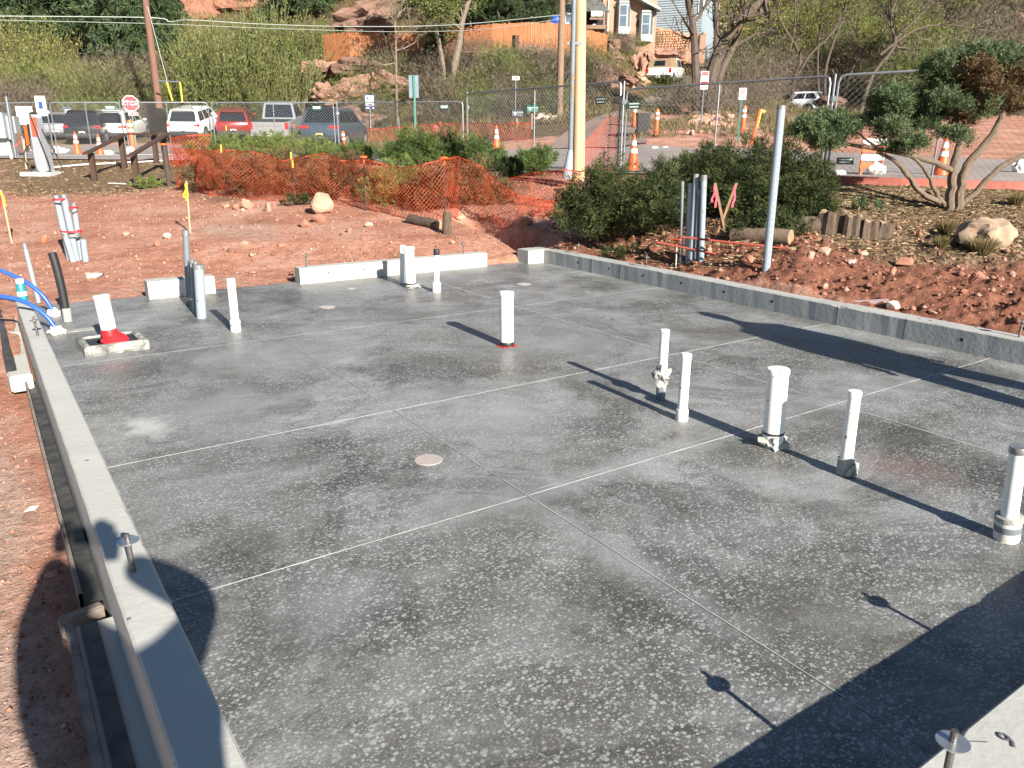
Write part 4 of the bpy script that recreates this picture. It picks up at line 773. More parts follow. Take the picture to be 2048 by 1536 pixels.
delin(267,302,240,'thick orange delineator beside the stop sign',wpx=10); delin(1268,256,204,'slim orange delineator left of the wheeled bin'); delin(1312,273,218,'slim orange delineator right of the wheeled bin'); delin(1484,272,212,'orange delineator beside the no parking sign',wpx=9)
delin(693,308,262,'orange delineator leaning beside the dark car',R(-8),wpx=7); delin(473,276,262,'orange cone tip between the parked cars',0,False,7)
b=ground(1503,288,False); t=thing('flagged_post','leaning orange post with yellow tape flag','delineator',b); t.rotation_euler=(0,R(9),R(-30)); hh=sz(66,b); MB().lathe([(.06,0),(.05,hh)],n=12).build('post',M_ORG,t,True); MB().box((.06,-.02,hh*.72),(.03,.02,hh*.5)).build('yellow_tape',M_YCAP,t); MB().box((.1,0,hh*.97),(.2,.02,.08)).build('yellow_flag',M_YCAP,t)
b=ground(1738,352,False); t=thing('barricade','orange and white traffic barricade behind the juniper branches','barricade',b,-.45); hh=sz(72,b)
for sx in(-.2,.2):
    m=MB(); m.box((sx,0,hh/2),(.05,.05,hh)); m.build('leg',M_ORG,t)
for z,mm in((.28,M_ORG),(.5,M_WHT),(.72,M_ORG),(.92,M_WHT)): MB().box((0,-.03,hh*z),(.5,.02,hh*.15)).build('panel',mm,t)
# ================= charger, cabinet, handrails =================
M_ALU=M('brushed_aluminium',(.36,.38,.41),.4,.08,30,metal=.3,stretch=(1,1,.05)); M_CAB=M('pale_blue_grey_cabinet',(.36,.41,.45),.5,.08,6); M_CABD=M('grey_cabinet_side',(.30,.33,.34),.5,.08,6); M_BRNP=M('dark_brown_timber',(.062,.033,.022),.75,.25,6,stretch=(6,6,1)); M_BRNB=M('brown_cabinet',(.13,.05,.03),.6,.1,6)
b=ground(92,350,False); k=sz(1,b); t=thing('vehicle_charger','silver electric vehicle charger post with red side and black cables on a concrete pad','charger',b,-YAW)
MB().bbox((-.1,0,.03),(110*k*.55,.7,.12),.01).build('concrete_pad',M_CON,t)
H_=118*k; MB().prism([(-.17,0.05),(.19,.05),(.06,H_*.93),(.02,H_*.98),(-.12,H_*.98),(-.13,H_*.8)],-.16,.16).build('pedestal',M_ALU,t); MB().box((.0,-.17,H_*.78),(.16,.03,H_*.3)).build('red_face',M('charger_red',(.45,.09,.05),.4,.1,6),t)
MB().bbox((-.17,-.1,H_*.62),(.1,.12,H_*.42),.02).build('cable_holster',M_BLK,t); MB().bbox((-.28,-.1,H_*.64),(.07,.1,H_*.36),.03).build('red_shroud',M_ORG,t); MB().bbox((-.05,0,H_*1.0),(.16,.2,.06),.02).build('cap',M_BLK,t)
cab=lambda pts,n: MB().tube(smooth_pts([Vector(p) for p in pts],6),.016,6).build(n,M_BLK,t,True)
cab([(-.05,-.2,H_),(.12,-.24,H_*.6),(.3,-.26,.25),(.24,-.3,.08),(.0,-.32,.1),(-.08,-.3,.5),(-.1,-.25,H_*.6)],'cable'); cab([(-.17,-.2,H_*.5),(-.34,-.22,H_*.4),(-.36,-.25,.4),(-.2,-.3,.1),(.05,-.32,.06),(.3,-.3,.12)],'cable'); cab([(.1,0,H_*.75),(.42,-.05,.5),(.55,-.1,.15)],'cable')
s=MB().box((.02,.1,H_*1.12),(34*k*.6,.02,50*k*.75)).build('instruction_sign',M_WHT,t); s.location=(.05,.1,.0)
MB().box((.02,.086,H_*1.13),(.11,.006,.18)).build('charging_symbol',M('sign_blue',(.03,.07,.25),.5,.1,6),s)
b=ground(12,314,False); k=sz(1,b); t=thing('utility_cabinet','pale grey electrical cabinet with brown box on posts at the site edge','cabinet',b,-YAW+.25)
MB().bbox((-.25,0,60*k),(54*k,.6,48*k),.01).build('cabinet_body',M_CAB,t); MB().box((.25,.25,56*k),(24*k,.5,44*k)).build('cabinet_side',M_CABD,t); MB().bbox((.45,.2,28*k),(20*k,.4,36*k),.01).build('brown_box',M_BRNB,t); MB().bbox((.85,.25,30*k),(14*k,.3,24*k),.01).build('meter_box',M('beige_box',(.36,.34,.27),.6,.1,6),t)
MB().box((-.1,.15,18*k),(30*k,.3,36*k)).build('pedestal',M_CABD,t); MB().box((.2,.3,6*k),(90*k,.2,3*k)).build('rail',M_GALV,t)
for x in(-.55,.62): MB().tube([(x,-.1,0),(x,-.1,40*k)],.04,8).build('support_post',M_GALV,t)
MB().lathe([(.05,70*k),(.06,72*k)],n=6).build('warning_label',M_REDR,t)
b=ground(32,316,False); q=poly([(32,316),(11,188)],b); t=thing('vent_pipe','slim pale steel pipe with black cap leaning by the electrical cabinet','pipe',b); MB().tube([(0,0,0),tuple(q[1]-b)],.045,12).build('pipe',M_GALV,t,True); MB().tube([tuple((q[1]-b)*.97),tuple((q[1]-b)*1.02)],.065,12).build('cap',M_BLK,t,True)
b=ground(24,318,False); q=poly([(24,318),(16,285)],b); tag(MB().tube([tuple(b-Vector((0,0,.1))),tuple(q[1])],.05,10).build('short_post',M_PVCD,None,True),'short pale post under the electrical cabinet','post')
def handrail(posts,rail,label):
    bs=[]
    b0=ground(*posts[0][:2],False); t=thing('handrail',label,'handrail',b0)
    for x,yb,yt in posts:
        b=ground(x,yb,False); h=toppt(b,x,yt)-b.z; o=MB().bbox(tuple(b-b0+Vector((0,0,h/2-.05))),(.13,.13,h+.1),.01,-YAW).build('post',M_BRNP,t); bs.append((b,h))
    P=[]
    for i,(x,y) in enumerate(rail):
        j=min(i,len(bs)-1); d=dep(bs[j][0])-(.45 if i==0 else 0); r=ray(x,y); P.append(Vector(r*d/(r@FH))+Vector((0,0,CH))-b0)
    for a,c in zip(P,P[1:]):
        v=c-a; m=v.to_track_quat('X','Z').to_matrix(); MB().box(tuple((a+c)/2),(v.length,.14,.05),0,m).build('rail',M_BRNP,t)
handrail([(190,362,306),(250,337,268),(314,326,270)],[(170,308),(250,268),(316,268)],'dark brown wooden step handrail nearer the charger')
handrail([(276,375,308),(334,340,268)],[(258,313),(336,267)],'dark brown wooden step handrail beside the orange netting')
tag(MB().tube([tuple(ground(70,342)+Vector((0,0,.05))),tuple(ground(160,333)+Vector((0,0,.05))),tuple(ground(340,324)+Vector((0,0,.05)))],.025,6).build('landscape_pipe',M_PVCD),'thin pale pipe lying in the mulch behind the handrails','pipe')
tag(MB().tube([tuple(ground(217,369)+Vector((0,0,.03))),tuple(ground(268,371)+Vector((0,0,.03)))],.02,6).build('loose_pipe',M_PVCD),'short pale pipe lying in the mulch by the handrail foot','pipe')
# ================= vehicles =================
M_GLASS=M('tinted_car_glass',(.012,.014,.018),.08,.1,3,spec=.6); M_TYRE=M('tyre_rubber',(.018,.018,.018),.8,.2,12); M_RIM=M('alloy_rim',(.45,.46,.47),.35,.1,9,metal=.7); M_TAIL=M('red_tail_light',(.42,.012,.015),.2,.1,9); M_PLATE=M('number_plate',(.62,.62,.60),.5,.15,30); M_TRIM=M('black_bumper_trim',(.03,.03,.032),.6,.2,9); M_CHROME=M('chrome_trim',(.6,.6,.62),.2,.1,9,metal=.9)
def paint(n,c,metal=.0): return M(n,c,.28,.05,2.,coat=.6,metal=metal)
def loft(st,close=True):
    mb=MB(); k=len(st[0][1])
    for x,sec in st:
        for y,z in sec: mb.v.append((x,y,z))
    for i in range(len(st)-1):
        for j in range(k): mb.f.append((i*k+j,i*k+(j+1)%k,(i+1)*k+(j+1)%k,(i+1)*k+j))
    mb.f.append(tuple(range(k-1,-1,-1))); mb.f.append(tuple((len(st)-1)*k+j for j in range(k))); return mb
def sec(w,z0,z1,c=.1,t=.97):
    h=[(w*.86,z0),(w*.98,z0+c),(w,z0+(z1-z0)*.45),(w*t,z1-.06),(w*(t-.05),z1)]
    return h+[(-y,z) for y,z in h[::-1]]
def los(p): return math.atan2(p[1],p[0])
def car(px,py,alpha,label,col,L=4.7,Wd=1.88,Ht=1.72,belt=1.06,kind='suv',sc=1.,wide_tail=False,cat='car',name='parked_car',gp=None,plate=M_PLATE,text_=None,flat=False):
    p=gp or ground(px,py,False); hd=los(p)-R(alpha); c=p+Vector((math.cos(hd),math.sin(hd),0))*L*.5*sc; zc=H(c.x,c.y); zr=H(p.x,p.y)
    t=thing(name,label,cat,(c.x,c.y,max(zc,zr) if abs(zc-zr)<.5 else (zc+zr)/2),hd); 
    t.rotation_euler=(0,-math.atan2(zc-zr,L*.5),hd); t.scale=(sc,)*3; t.location.z=zc
    if flat: t.rotation_euler=(0,0,hd); t.location.z=p.z
    w=Wd/2; a=-L/2; b=L/2; g=.30
    if kind=='pickup':
        bt=1.12
        MBs=loft([(a,sec(w*.93,.42,bt)),(a+.08,sec(w,.36,bt)),(a+1.0,sec(w,.34,bt)),(b-1.5,sec(w,.34,bt)),(b-.5,sec(w*.97,.36,bt-.04)),(b-.08,sec(w*.9,.42,bt-.12)),(b,sec(w*.8,.5,bt-.3))]); x0,x1,x2,x3=-.35,-.18,1.0,1.65; belt=bt-.02
    else:
        MBs=loft([(a,sec(w*.86,.5,belt-.12)),(a+.06,sec(w*.95,.42,belt-.03)),(a+.35,sec(w,.34,belt)),(-.2,sec(w,.32,belt)),(b-1.25,sec(w,.33,belt)),(b-.5,sec(w*.97,.36,belt-.12)),(b-.1,sec(w*.88,.42,belt-.28)),(b,sec(w*.75,.5,belt-.42))]); x0,x1,x2,x3=a+.10,a+.50,.35,1.25
    body=MBs.build('body',col,t,True)
    # greenhouse
    def gh(x,s):
        ws=[(x0,w*.93,0.),(x1,w*.76,1.),(x2,w*.77,1.),(x3,w*.90,0.)]
        return None
    zt=Ht; r=w*.76
    V=[(x0,-w*.92,belt-.02),(x0,w*.92,belt-.02),(x1,r,zt-.05),(x1,-r,zt-.05),(x1+.25,r*.93,zt),(x1+.25,-r*.93,zt),(x2-.2,r*.93,zt),(x2-.2,-r*.93,zt),(x2,r,zt-.07),(x2,-r,zt-.07),(x3,w*.9,belt-.02),(x3,-w*.9,belt-.02)]
    roof=MB().add(V,[(0,1,2,3),(3,2,4,5),(5,4,6,7),(7,6,8,9),(9,8,10,11),(1,10,8,2),(2,8,6,4),(0,3,9,11),(3,5,7,9)]).build('cabin',col,t)
    def quad(pts,off,mat,nm,par=t):
        n=(Vector(pts[1])-Vector(pts[0])).cross(Vector(pts[3])-Vector(pts[0])).normalized(); cc=sum((Vector(q) for q in pts),Vector())/4
        if n.dot(cc-Vector(((x1+x2)/2,0,(belt+zt)/2-.1)))<0: n=-n
        mb=MB().add([Vector(q)+n*off for q in pts]+[Vector(q)-n*.01 for q in pts],[(0,1,2,3),(0,1,5,4),(1,2,6,5),(2,3,7,6),(3,0,4,7)]); return mb.build(nm,mat,par)
    L3=lambda p,q,s:tuple(Vector(p).lerp(Vector(q),s))
    def inset(P,lo,hi,l,rr):      # bilinear sub-quad of bl,br,tr,tl
        bl,br,tr,tl=P; f=lambda s,u:Vector(bl).lerp(Vector(br),s).lerp(Vector(tl).lerp(Vector(tr),s),u); return [tuple(f(l,lo)),tuple(f(rr,lo)),tuple(f(rr,hi)),tuple(f(l,hi))]
    quad(inset([V[0],V[1],V[2],V[3]],.10,.9,.07,.93),.006,M_GLASS,'rear_window'); quad(inset([V[11],V[10],V[8],V[9]],.06,.95,.05,.95),.006,M_GLASS,'windscreen')
    for s in(1,-1):
        P=[(x0,s*w*.92,belt-.02),(x3,s*w*.9,belt-.02),(x2,s*r,zt-.07),(x1,s*r,zt-.05)]
        cuts=[(.08,.33),(.36,.62),(.65,.93)] if kind!='pickup' else [(.12,.42),(.46,.92)]
        for l,rr in cuts: quad(inset(P,.12,.88,l,rr),.006,M_GLASS,'side_window')
        wz=.36
        for xx in(a+.92,b-.95):
            MB().cyl((xx,s*(w-.06),wz+.02),(xx,s*(w+.006),wz+.02),wz*1.13,n=24).build('wheel_arch',M_TRIM,t)
            o=MB().cyl((xx,s*(w-.22),wz),(xx,s*(w+.012),wz),wz,n=24).build('wheel',M_TYRE,t,True); MB().cyl((xx,s*(w+.008),wz),(xx,s*(w+.022),wz),wz*.64,wz*.55,n=14).build('rim',M_RIM,o)
        MB().bbox((x3-.25,s*(w+.08),belt+.08),(.12,.18,.13),.03).build('mirror',M_TRIM if kind!='suv' else col,t)
        if kind=='pickup': MB().bbox((a+.02,s*(w-.09),.93),(.1,.16,.34),.02).build('tail_light',M_TAIL,t)
        else: MB().bbox((a+.06,s*(w*(.72 if wide_tail else .80)),belt-.14),(.14,w*(.50 if wide_tail else .34),.17),.04).build('tail_light',M_TAIL,t)
    if kind=='pickup':
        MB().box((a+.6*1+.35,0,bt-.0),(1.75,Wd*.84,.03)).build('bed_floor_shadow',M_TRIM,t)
        tg=MB().bbox((a-.012,0,.84),(.05,Wd*.80,.52),.015).build('tailgate',col,t); MB().bbox((a-.07,0,.47),(.22,Wd*.97,.2),.05).build('bumper',M_CHROME if not text_ else col,t)
        if text_: 
            q=text(text_,.17,M_CHROME,tg,(a-.042,0,.93),(R(90),0,R(-90)),.004,sx=1.45)
    else:
        MB().bbox((a-.02,0,.50),(.16,Wd*.9,.22),.06).build('bumper',M_TRIM,t); MB().bbox((a+.02,0,belt-.30),(.02,.34,.03),.01).build('badge_bar',M_CHROME,t)
        MB().bbox((x1-.02,0,zt-.02),(.25,Wd*.66,.035),.015).build('roof_spoiler',col,t)
    pl=MB().bbox((a-(.185 if kind=='pickup' else .012),0,.62 if kind!='pickup' else .5),(.02,.31,.155),.005).build('number_plate',plate,t)
    MB().box((a-(.2 if kind=='pickup' else .026),0,.62 if kind!='pickup' else .5),(.004,.2,.06)).build('plate_lettering',M_TRIM,pl)
    return t
P_WH=paint('white_car_paint',(.62,.62,.59)); P_WH2=paint('pearl_white_car_paint',(.66,.68,.69)); P_BK=paint('black_car_paint',(.012,.013,.016)); P_SV=paint('silver_car_paint',(.36,.37,.38),.5); P_RD=paint('red_car_paint',(.20,.018,.014)); P_BL=paint('slate_blue_car_paint',(.055,.08,.105),.3); P_WT=paint('white_truck_paint',(.64,.65,.62))
car(116,287,12,'silver estate car with red tail light half hidden behind the charger',P_SV,Ht=1.66,name='parked_car'); car(168,290,16,'black sport utility car with white plate behind a road cone',P_BK,Ht=1.80,Wd=1.95)
car(222,288,17,'white minivan with red tail lights parked behind the stop sign',P_WH,L=5.1,Wd=1.98,Ht=1.78,wide_tail=True); car(370,285,20,'white sport utility car with dark slim tail lights behind the fence',P_WH2,L=4.9,Wd=1.92,Ht=1.72)
car(469,284,4,'low red car parked between the white car and silver pickup',P_RD,Ht=1.60); car(541,288,14,'silver pickup with raised letters across its tailgate',P_SV,L=5.7,Wd=2.05,Ht=1.98,kind='pickup',cat='pickup',name='pickup_truck',text_='CHEVROLET',plate=M_PLATE)
M_PLY=M('yellow_number_plate',(.62,.50,.14),.5,.15,30)
car(641,300,20,'slate blue sport utility car with yellow plate beside the fence post',P_BL,L=4.65,Wd=1.85,Ht=1.74,belt=1.08,wide_tail=True,plate=M_PLY)
t=car(1316,168,13,'white pickup with tan canvas bed cap parked on the driveway',P_WT,L=5.4,Wd=1.89,Ht=1.80,kind='pickup',cat='pickup',name='pickup_truck')
M_CANV=M('tan_canvas',(.22,.15,.085),.9,.12,5,bump=.01)
a=-2.7; V=[(a+.06,-.84,1.12),(a+.06,.84,1.12),(a+.5,.74,1.74),(a+.5,-.74,1.74),(-.32,.72,1.78),(-.32,-.72,1.78),(-.32,.88,1.12),(-.32,-.88,1.12)]
cp=MB().add(V,[(0,1,2,3),(3,2,4,5),(1,6,4,2),(0,3,5,7),(5,4,6,7)]).build('canvas_cap',M_CANV,t); MB().add([(a+.13,-.42,1.24),(a+.13,.42,1.24),(a+.40,.38,1.6),(a+.40,-.38,1.6)],[(0,1,2,3)]).build('cap_window',M_GLASS,cp); MB().bbox((a-.08,0,.5),(.2,1.8,.24),.04).build('step_bumper',M_TRIM,t)
car(1636,229,-76,'silver hatchback seen from its side beyond the bare trees',P_WH2,L=4.5,Wd=1.85,Ht=1.62,gp=at(1646,229,57),flat=True); car(1992,228,10,'dark car half hidden behind the twisted juniper',P_BK,Ht=1.6,gp=at(1992,226,44),flat=True)
b=ground(1406,120,False); t=thing('utility_buggy','small orange and black utility buggy on the driveway','buggy',b,los(b)-R(30)); MB().bbox((0,0,.55),(1.6,1.1,.5),.1).build('body',M_TRIM,t); MB().bbox((-.2,0,.92),(1.0,1.0,.3),.08).build('orange_cowl',M_ORG,t); MB().bbox((.1,0,1.3),(.9,.95,.08),.02).build('roof',M_BLK,t)
for s in(1,-1):
    for x in(-.6,.6): MB().cyl((x,s*.42,.3),(x,s*.66,.3),.3,n=14).build('wheel',M_TYRE,t)
# ================= signs and street furniture =================
M_SRED=M('stop_sign_red',(.50,.015,.03),.4,.06,4); M_SBLUE=M('sign_navy',(.03,.05,.17),.45,.1,4); M_SBACK=M('aluminium_sign_back',(.14,.20,.23),.45,.12,4,metal=.3); M_WOODP=M('grey_pole_wood',(.20,.135,.09),.9,.25,3,bump=.006,stretch=(8,8,.5)); M_WOODL=M('new_pole_wood',(.40,.265,.13),.8,.14,1.6,bump=.005,col2=(.54,.40,.235),stretch=(5,5,.25)); M_BROWNT=M('brown_old_pole_wood',(.16,.085,.06),.9,.25,3,bump=.008,stretch=(8,8,.5))
speck(M_WOODL,5,.86,.16,(.2,.1,.04)); speck(M_WOODP,4,.8,.2,(.08,.05,.035))
def face(p): return los(p)-R(90)      # local -y looks at the camera
def signpost(x,yb,yt,label,post,w=.05,d=None,name='road_sign',cat='sign',lean=0):
    b=ground(x,yb,False) if d is None else at(x,yb,d)
    h=toppt(b,x,yt)-b.z; t=thing(name,label,cat,b,face(b)); MB().box((0,0,h/2-.1),(w,w*.7,h+.2)).build('post',post,t); return t,h,(lambda px:sz(px,b))
def plate(t,x,z,w,h,mat,nm='sign_face',y=-.04,rad=0,th=.006):
    k=[(-w/2,-h/2),(w/2,-h/2),(w/2,h/2),(-w/2,h/2)]; o=MB().bbox((0,0,0),(w,th,h),th*.3).build(nm,mat,t); o.location=(x,y,z); return o
def octagon(t,r,z,mat,y,nm): 
    pts=[(r*math.cos(R(22.5+45*i)),r*math.sin(R(22.5+45*i))) for i in range(8)]; o=MB().prism(pts,0,.006).build(nm,mat,t); o.location=(0,y,z); return o
b=at(272,288,37); b.z=H(b.x,b.y); t=thing('stop_sign','red octagonal stop sign with small plate on a green post','stop sign',b,face(b)); zc=toppt(b,271,207)-b.z; r=sz(29,b)/2/.924
MB().box((0,0,zc/2),(.06,.05,zc+.3)).build('post',M_GRNP,t); octagon(t,r,zc,M_WHT,-.05,'border'); of=octagon(t,r*.925,zc,M_SRED,-.056,'sign_face'); text('STOP',r*.78,M_WHT,of,(0,-.004,0),(R(90),0,0),.002,sx=.98)
zp=toppt(b,275,228)-b.z; pl=plate(t,.06,zp,r*1.1,r*.36,M_WHT,'supplementary_plate'); pf=plate(pl,0,0,r*1.03,r*.29,M_SRED,'plate_face',-.005); text('ALL WAY',r*.24,M_WHT,pf,(0,-.006,0),(R(90),0,0),.001)
t,h,s=signpost(742,262,190,'blue and white information sign in front of the red bank',M_GALV,.05)
pl=plate(t,0,h-s(13),s(19),s(27),M_SBLUE); plate(pl,0,s(2.5),s(15.5),s(18),M_WHT,'white_panel',-.006); plate(pl,-s(3.5),s(7),s(3.5),s(5),M_SBLUE,'symbol',-.012); plate(pl,0,-s(4.5),s(11),s(2),M_TRIM,'lettering',-.012); plate(pl,-s(4),-s(11),s(6),s(2.2),M_WHT,'lettering',-.008); plate(pl,s(6.5),-s(11),s(3),s(3),M_WHT,'symbol',-.008)
t,h,s=signpost(832,285,150,'back of a tall sign on a green post above the junipers',M_GRNP,.07,d=26); plate(t,-.02,h-s(21),s(19),s(41),M_SBACK,'sign_back',.04)
t,h,s=signpost(141,262,214,'small blue and white parking sign behind the black car',M_GALV,.05,d=46); pl=plate(t,0,h-s(8),s(15),s(18),M_SBLUE); plate(pl,s(1),-s(2),s(10),s(11),M_WHT,'white_panel',-.006)
t,h,s=signpost(62,300,213,'blank white sign board behind the charger',M_GALV,.05,d=30); plate(t,0,h-s(17),s(28),s(34),M_WHT)
t,h,s=signpost(1031,235,152,'small brown and white street name blade above the mailboxes',M_GALV,.035,d=36); pl=plate(t,0,h-s(4),s(14),s(7),M_WHT); plate(pl,0,0,s(12),s(5),M('sign_maroon',(.2,.05,.045),.5,.1,4),'name_panel',-.006); plate(pl,-s(2),0,s(5),s(2.6),M_WHT,'lettering',-.011); plate(pl,s(4),0,s(2),s(2),M_WHT,'lettering',-.011)
t,h,s=signpost(1401,266,142,'tall red and white notice sign with lower plate under the bare trees',M_GALV,.05,d=30); pl=plate(t,0,h-s(12),s(15),s(23),M_WHT); q=plate(pl,0,s(7.5),s(12),s(6),M('notice_maroon',(.30,.03,.05),.5,.1,4),'heading_panel',-.006); text('PRIVATE',s(3.2),M_WHT,q,(0,-.006,0),ext=.001); text('PROPERTY',s(2.6),M('print_maroon',(.28,.03,.05),.5,.1,4),pl,(0,-.006,s(3)),ext=.001); plate(pl,0,-s(9),s(13),s(4),M_SRED,'red_band',-.006); p2=plate(t,0,h-s(29),s(15),s(9),M_WHT,'lower_plate'); 
for e in(-1,1): plate(p2,e*s(4),-s(.5),s(4),s(1.6),M_SRED,'arrow',-.006)
t,h,s=signpost(1476,278,177,'square no parking sign with red circle on a dark green post',M_GRNP,.07,d=26)
for i in range(1):
    pl=plate(t,.02,h-s(10),s(14),s(22),M_WHT); mb=MB(); rr=s(4.2); mb.tube([(rr*math.cos(a),0,rr*math.sin(a)) for a in np.linspace(0,2*math.pi,25)],s(.55),6); mb.tube([(-rr*.7,0,rr*.7),(rr*.7,0,-rr*.7)],s(.5),6); o=mb.build('prohibition_ring',M_SRED,pl); o.location=(0,-.006,s(4)); text('P',s(7),M_TRIM,pl,(0,-.004,s(4)),ext=.001); plate(pl,0,-s(4),s(10),s(1.2),M_TRIM,'lettering',-.005); plate(pl,0,-s(7),s(10),s(1.2),M_SRED,'arrow',-.005)
t,h,s=signpost(1437,215,174,'small white notice sign behind the big bare tree',M_GALV,.04,d=38); plate(t,0,h-s(5),s(8),s(11),M_WHT); plate(t,0,h-s(4),s(4),s(3),M_SRED,'symbol',-.05)
# street lamp
b=ground(1527,165,False); h=toppt(b,1536,60)-b.z; t=thing('street_lamp','black street lamp with square lantern head among bare trees','street lamp',b,face(b)); MB().tube([(0,0,-.1),(0,0,h*.3),(.2,0,h)],[.09,.07,.06],10).build('post',M_BLK,t,True); MB().bbox((.2,0,h+.1),(.75,.75,.14),.03).build('lantern_top',M_BLK,t); MB().lathe([(.3,-.12),(.34,.03)],(.2,0,h),12).build('lantern_glass',M_GALV,t)
# mailboxes
for x,y,yt,m,l in((1033,262,219,M('black_mailbox',(.035,.045,.055),.4,.1,6),'dark grey mailbox on a post beside the green one'),(1063,252,210,M('green_mailbox',(.008,.10,.065),.35,.1,6),'green mailbox with a pale emblem on a post')):
    b=at(x,y,34); b.z=H(b.x,b.y)-.1; h=toppt(b,x,yt)-b.z; s=sz(1,b); t=thing('mailbox',l,'mailbox',b,face(b)+.25); w=22*s; hh=13*s; r_=hh*.6
    pts=[(-r_,0),(r_,0),(r_,hh*.55)]+[(r_*math.cos(a),hh*.55+r_*.75*math.sin(a)) for a in np.linspace(0.2,math.pi-.2,8)]+[(-r_,hh*.55)]
    MB().prism(pts,-w/2,w/2,lambda X,Y,Z:(Y,X,Z+h-hh)).build('mailbox_shell',m,t); MB().box((0,0,(h-hh)/2),(.1,.1,h-hh)).build('post',M_WOODP,t)
    if 'green' in l: MB().lathe([(.05,0),(.05,.004)],n=12).build('emblem',M_WHT,t).matrix_local=Matrix.Translation((-.12,-r_-.004,h-hh*.6))@Matrix.Rotation(R(90),4,'X')
# fire hydrant
b=at(871,240,36); b.z=H(b.x,b.y); t=thing('fire_hydrant','pinkish red fire hydrant in the dry grass','hydrant',b); m=M('faded_red_hydrant',(.5,.09,.08),.6,.1,6); MB().lathe([(.17,0),(.17,.05),(.11,.08),(.11,.5),(.15,.53),(.13,.6),(.06,.7),(.03,.74)],n=14).build('barrel',m,t,True)
for s in(1,-1): MB().cyl((0,0,.42),(s*.2,0,.42),.06,n=10).build('outlet_cap',m,t)
# wheeled bin
b=ground(1284,272,False); s=sz(1,b); t=thing('wheeled_bin','black wheeled rubbish bin with lid beside the driveway','bin',b,face(b)+.2); hh=44*s; w=26*s
MB().add([(-w*.36,-w*.4,.06),(w*.36,-w*.4,.06),(w*.36,w*.35,.06),(-w*.36,w*.35,.06),(-w*.47,-w*.5,hh*.9),(w*.47,-w*.5,hh*.9),(w*.47,w*.5,hh*.9),(-w*.47,w*.5,hh*.9)],[(3,2,1,0),(4,5,6,7),(0,1,5,4),(1,2,6,5),(2,3,7,6),(3,0,4,7)]).build('bin_body',M_BLK,t); MB().bbox((0,0,hh*.945),(w*1.04,w*1.12,hh*.09),.03).build('lid',M_BLK,t); MB().tube([(-w*.4,w*.58,hh*.88),(w*.4,w*.58,hh*.88)],.02,6).build('handle',M_BLK,t)
for e in(-1,1): MB().cyl((e*w*.36,w*.36,.11),(e*w*.46,w*.36,.11),.11,n=14).build('wheel',M_TYRE,t)
# utility poles and wires
b=at(1143,352,14.6); b.z=H(b.x,b.y)
def pole(pts,b,r0,r1,label,mat,name='utility_pole'):
    q=[x-b for x in poly(pts,b)]; t=thing(name,label,'utility pole',b); MB().tube([tuple(q[0]-(q[1]-q[0])*.05)]+[tuple(x) for x in q],[r0]*1+[r0+(r1-r0)*i/(len(q)-1) for i in range(len(q))],20).build('pole',mat,t,True); return t,q
t,q=pole([(1157,345),(1161,0),(1163,-330)],b,.122,.095,'new pale timber utility pole with grey conduit strapped to it',M_WOODL)
bb=b-Vector(FH)*.12; q2=[x-b for x in poly([(1136,352),(1141,300),(1148,0),(1151,-300)],bb)]; cd=MB().tube([tuple(x) for x in q2],.047,14).build('conduit',M_GREYP,t,True); q3=[x-b for x in poly([(1133,358),(1137,335),(1141,300)],bb)]; MB().tube([tuple(x) for x in q3],[.1,.09,.05],12).build('conduit_guard',M_GREYL,t,True)
M_OCH=M('ochre_stencil',(.55,.27,.02),.6,.1,6)
for i,(ch,py) in enumerate((('T',151),('O',157.5),('C',170.5),('R',177),('C',183.5),('C',190.5),('S',204))):
    pp=poly([(1146,py)],bb)[0]-b-Vector(FH)*.06; text(ch,.075,M_OCH,cd,tuple(pp),(R(90),0,face(b)),.001)
for z in(2.6,4.2,6.):
    MB().box((-.07,-.08,z),(.3,.02,.05),-YAW).build('strap',M_GALV,t)
b=ground(1120,232,False); pole([(1119,232),(1124,0),(1128,-190)],b,.17,.13,'old grey timber utility pole by the mailboxes',M_WOODP)
b=ground(318,205,False); b=at(318,209,44); b.z=H(b.x,b.y); t3,q=pole([(318,212),(305,110),(287,-30),(270,-160)],b,.20,.15,'leaning brown timber utility pole behind the parked cars',M_BROWNT)
M_CBL=M('pale_service_cable',(.42,.46,.42),.5,.1,4); M_CBLD=M('dark_cable',(.04,.04,.04),.6,.1,4)
def wire(px,ds,r,label,mat=M_CBL,cat='cable'):
    P=[at(x,y,d) for (x,y),d in zip(px,ds)]; return tag(MB().tube(smooth_pts(P,10),r,5).build('overhead_cable',mat),label,cat)
wire([(-60,30),(0,32),(295,35),(340,43),(380,40),(520,48),(700,53),(900,50),(1120,30)],[44]*4+[43.5,42.5,41,39,36],.022,'thick pale overhead cable running past both old poles'); wire([(-60,36),(0,40),(295,47),(520,56),(750,63),(900,62),(1000,55),(1120,38)],[44]*3+[42.5,40.5,39,37.5,36],.013,'thin overhead cable below the thick pale one',M_CBL)
wire([(286,-20),(318,100),(335,165)],[44,43.6,43.2],.014,'guy wire slanting down from the leaning pole')
# yellow guard frame
b=at(358,206,42.8); b.z=H(b.x,b.y); q=poly([(316,162),(360,164),(365,206),(333,162),(345,202)],b); t=thing('guard_frame','yellow legged guard frame with grey top bar beside the leaning pole','guard frame',b); L_=[x-b for x in q]
MB().tube([tuple(L_[0]),tuple(L_[1])],.05,8).build('top_bar',M_GALV,t); MB().tube([tuple(L_[1]),tuple(L_[2])],.045,8).build('leg',M_YCAP,t); MB().tube([tuple(L_[3]),tuple(L_[4])],.045,8).build('leg',M_YCAP,t)
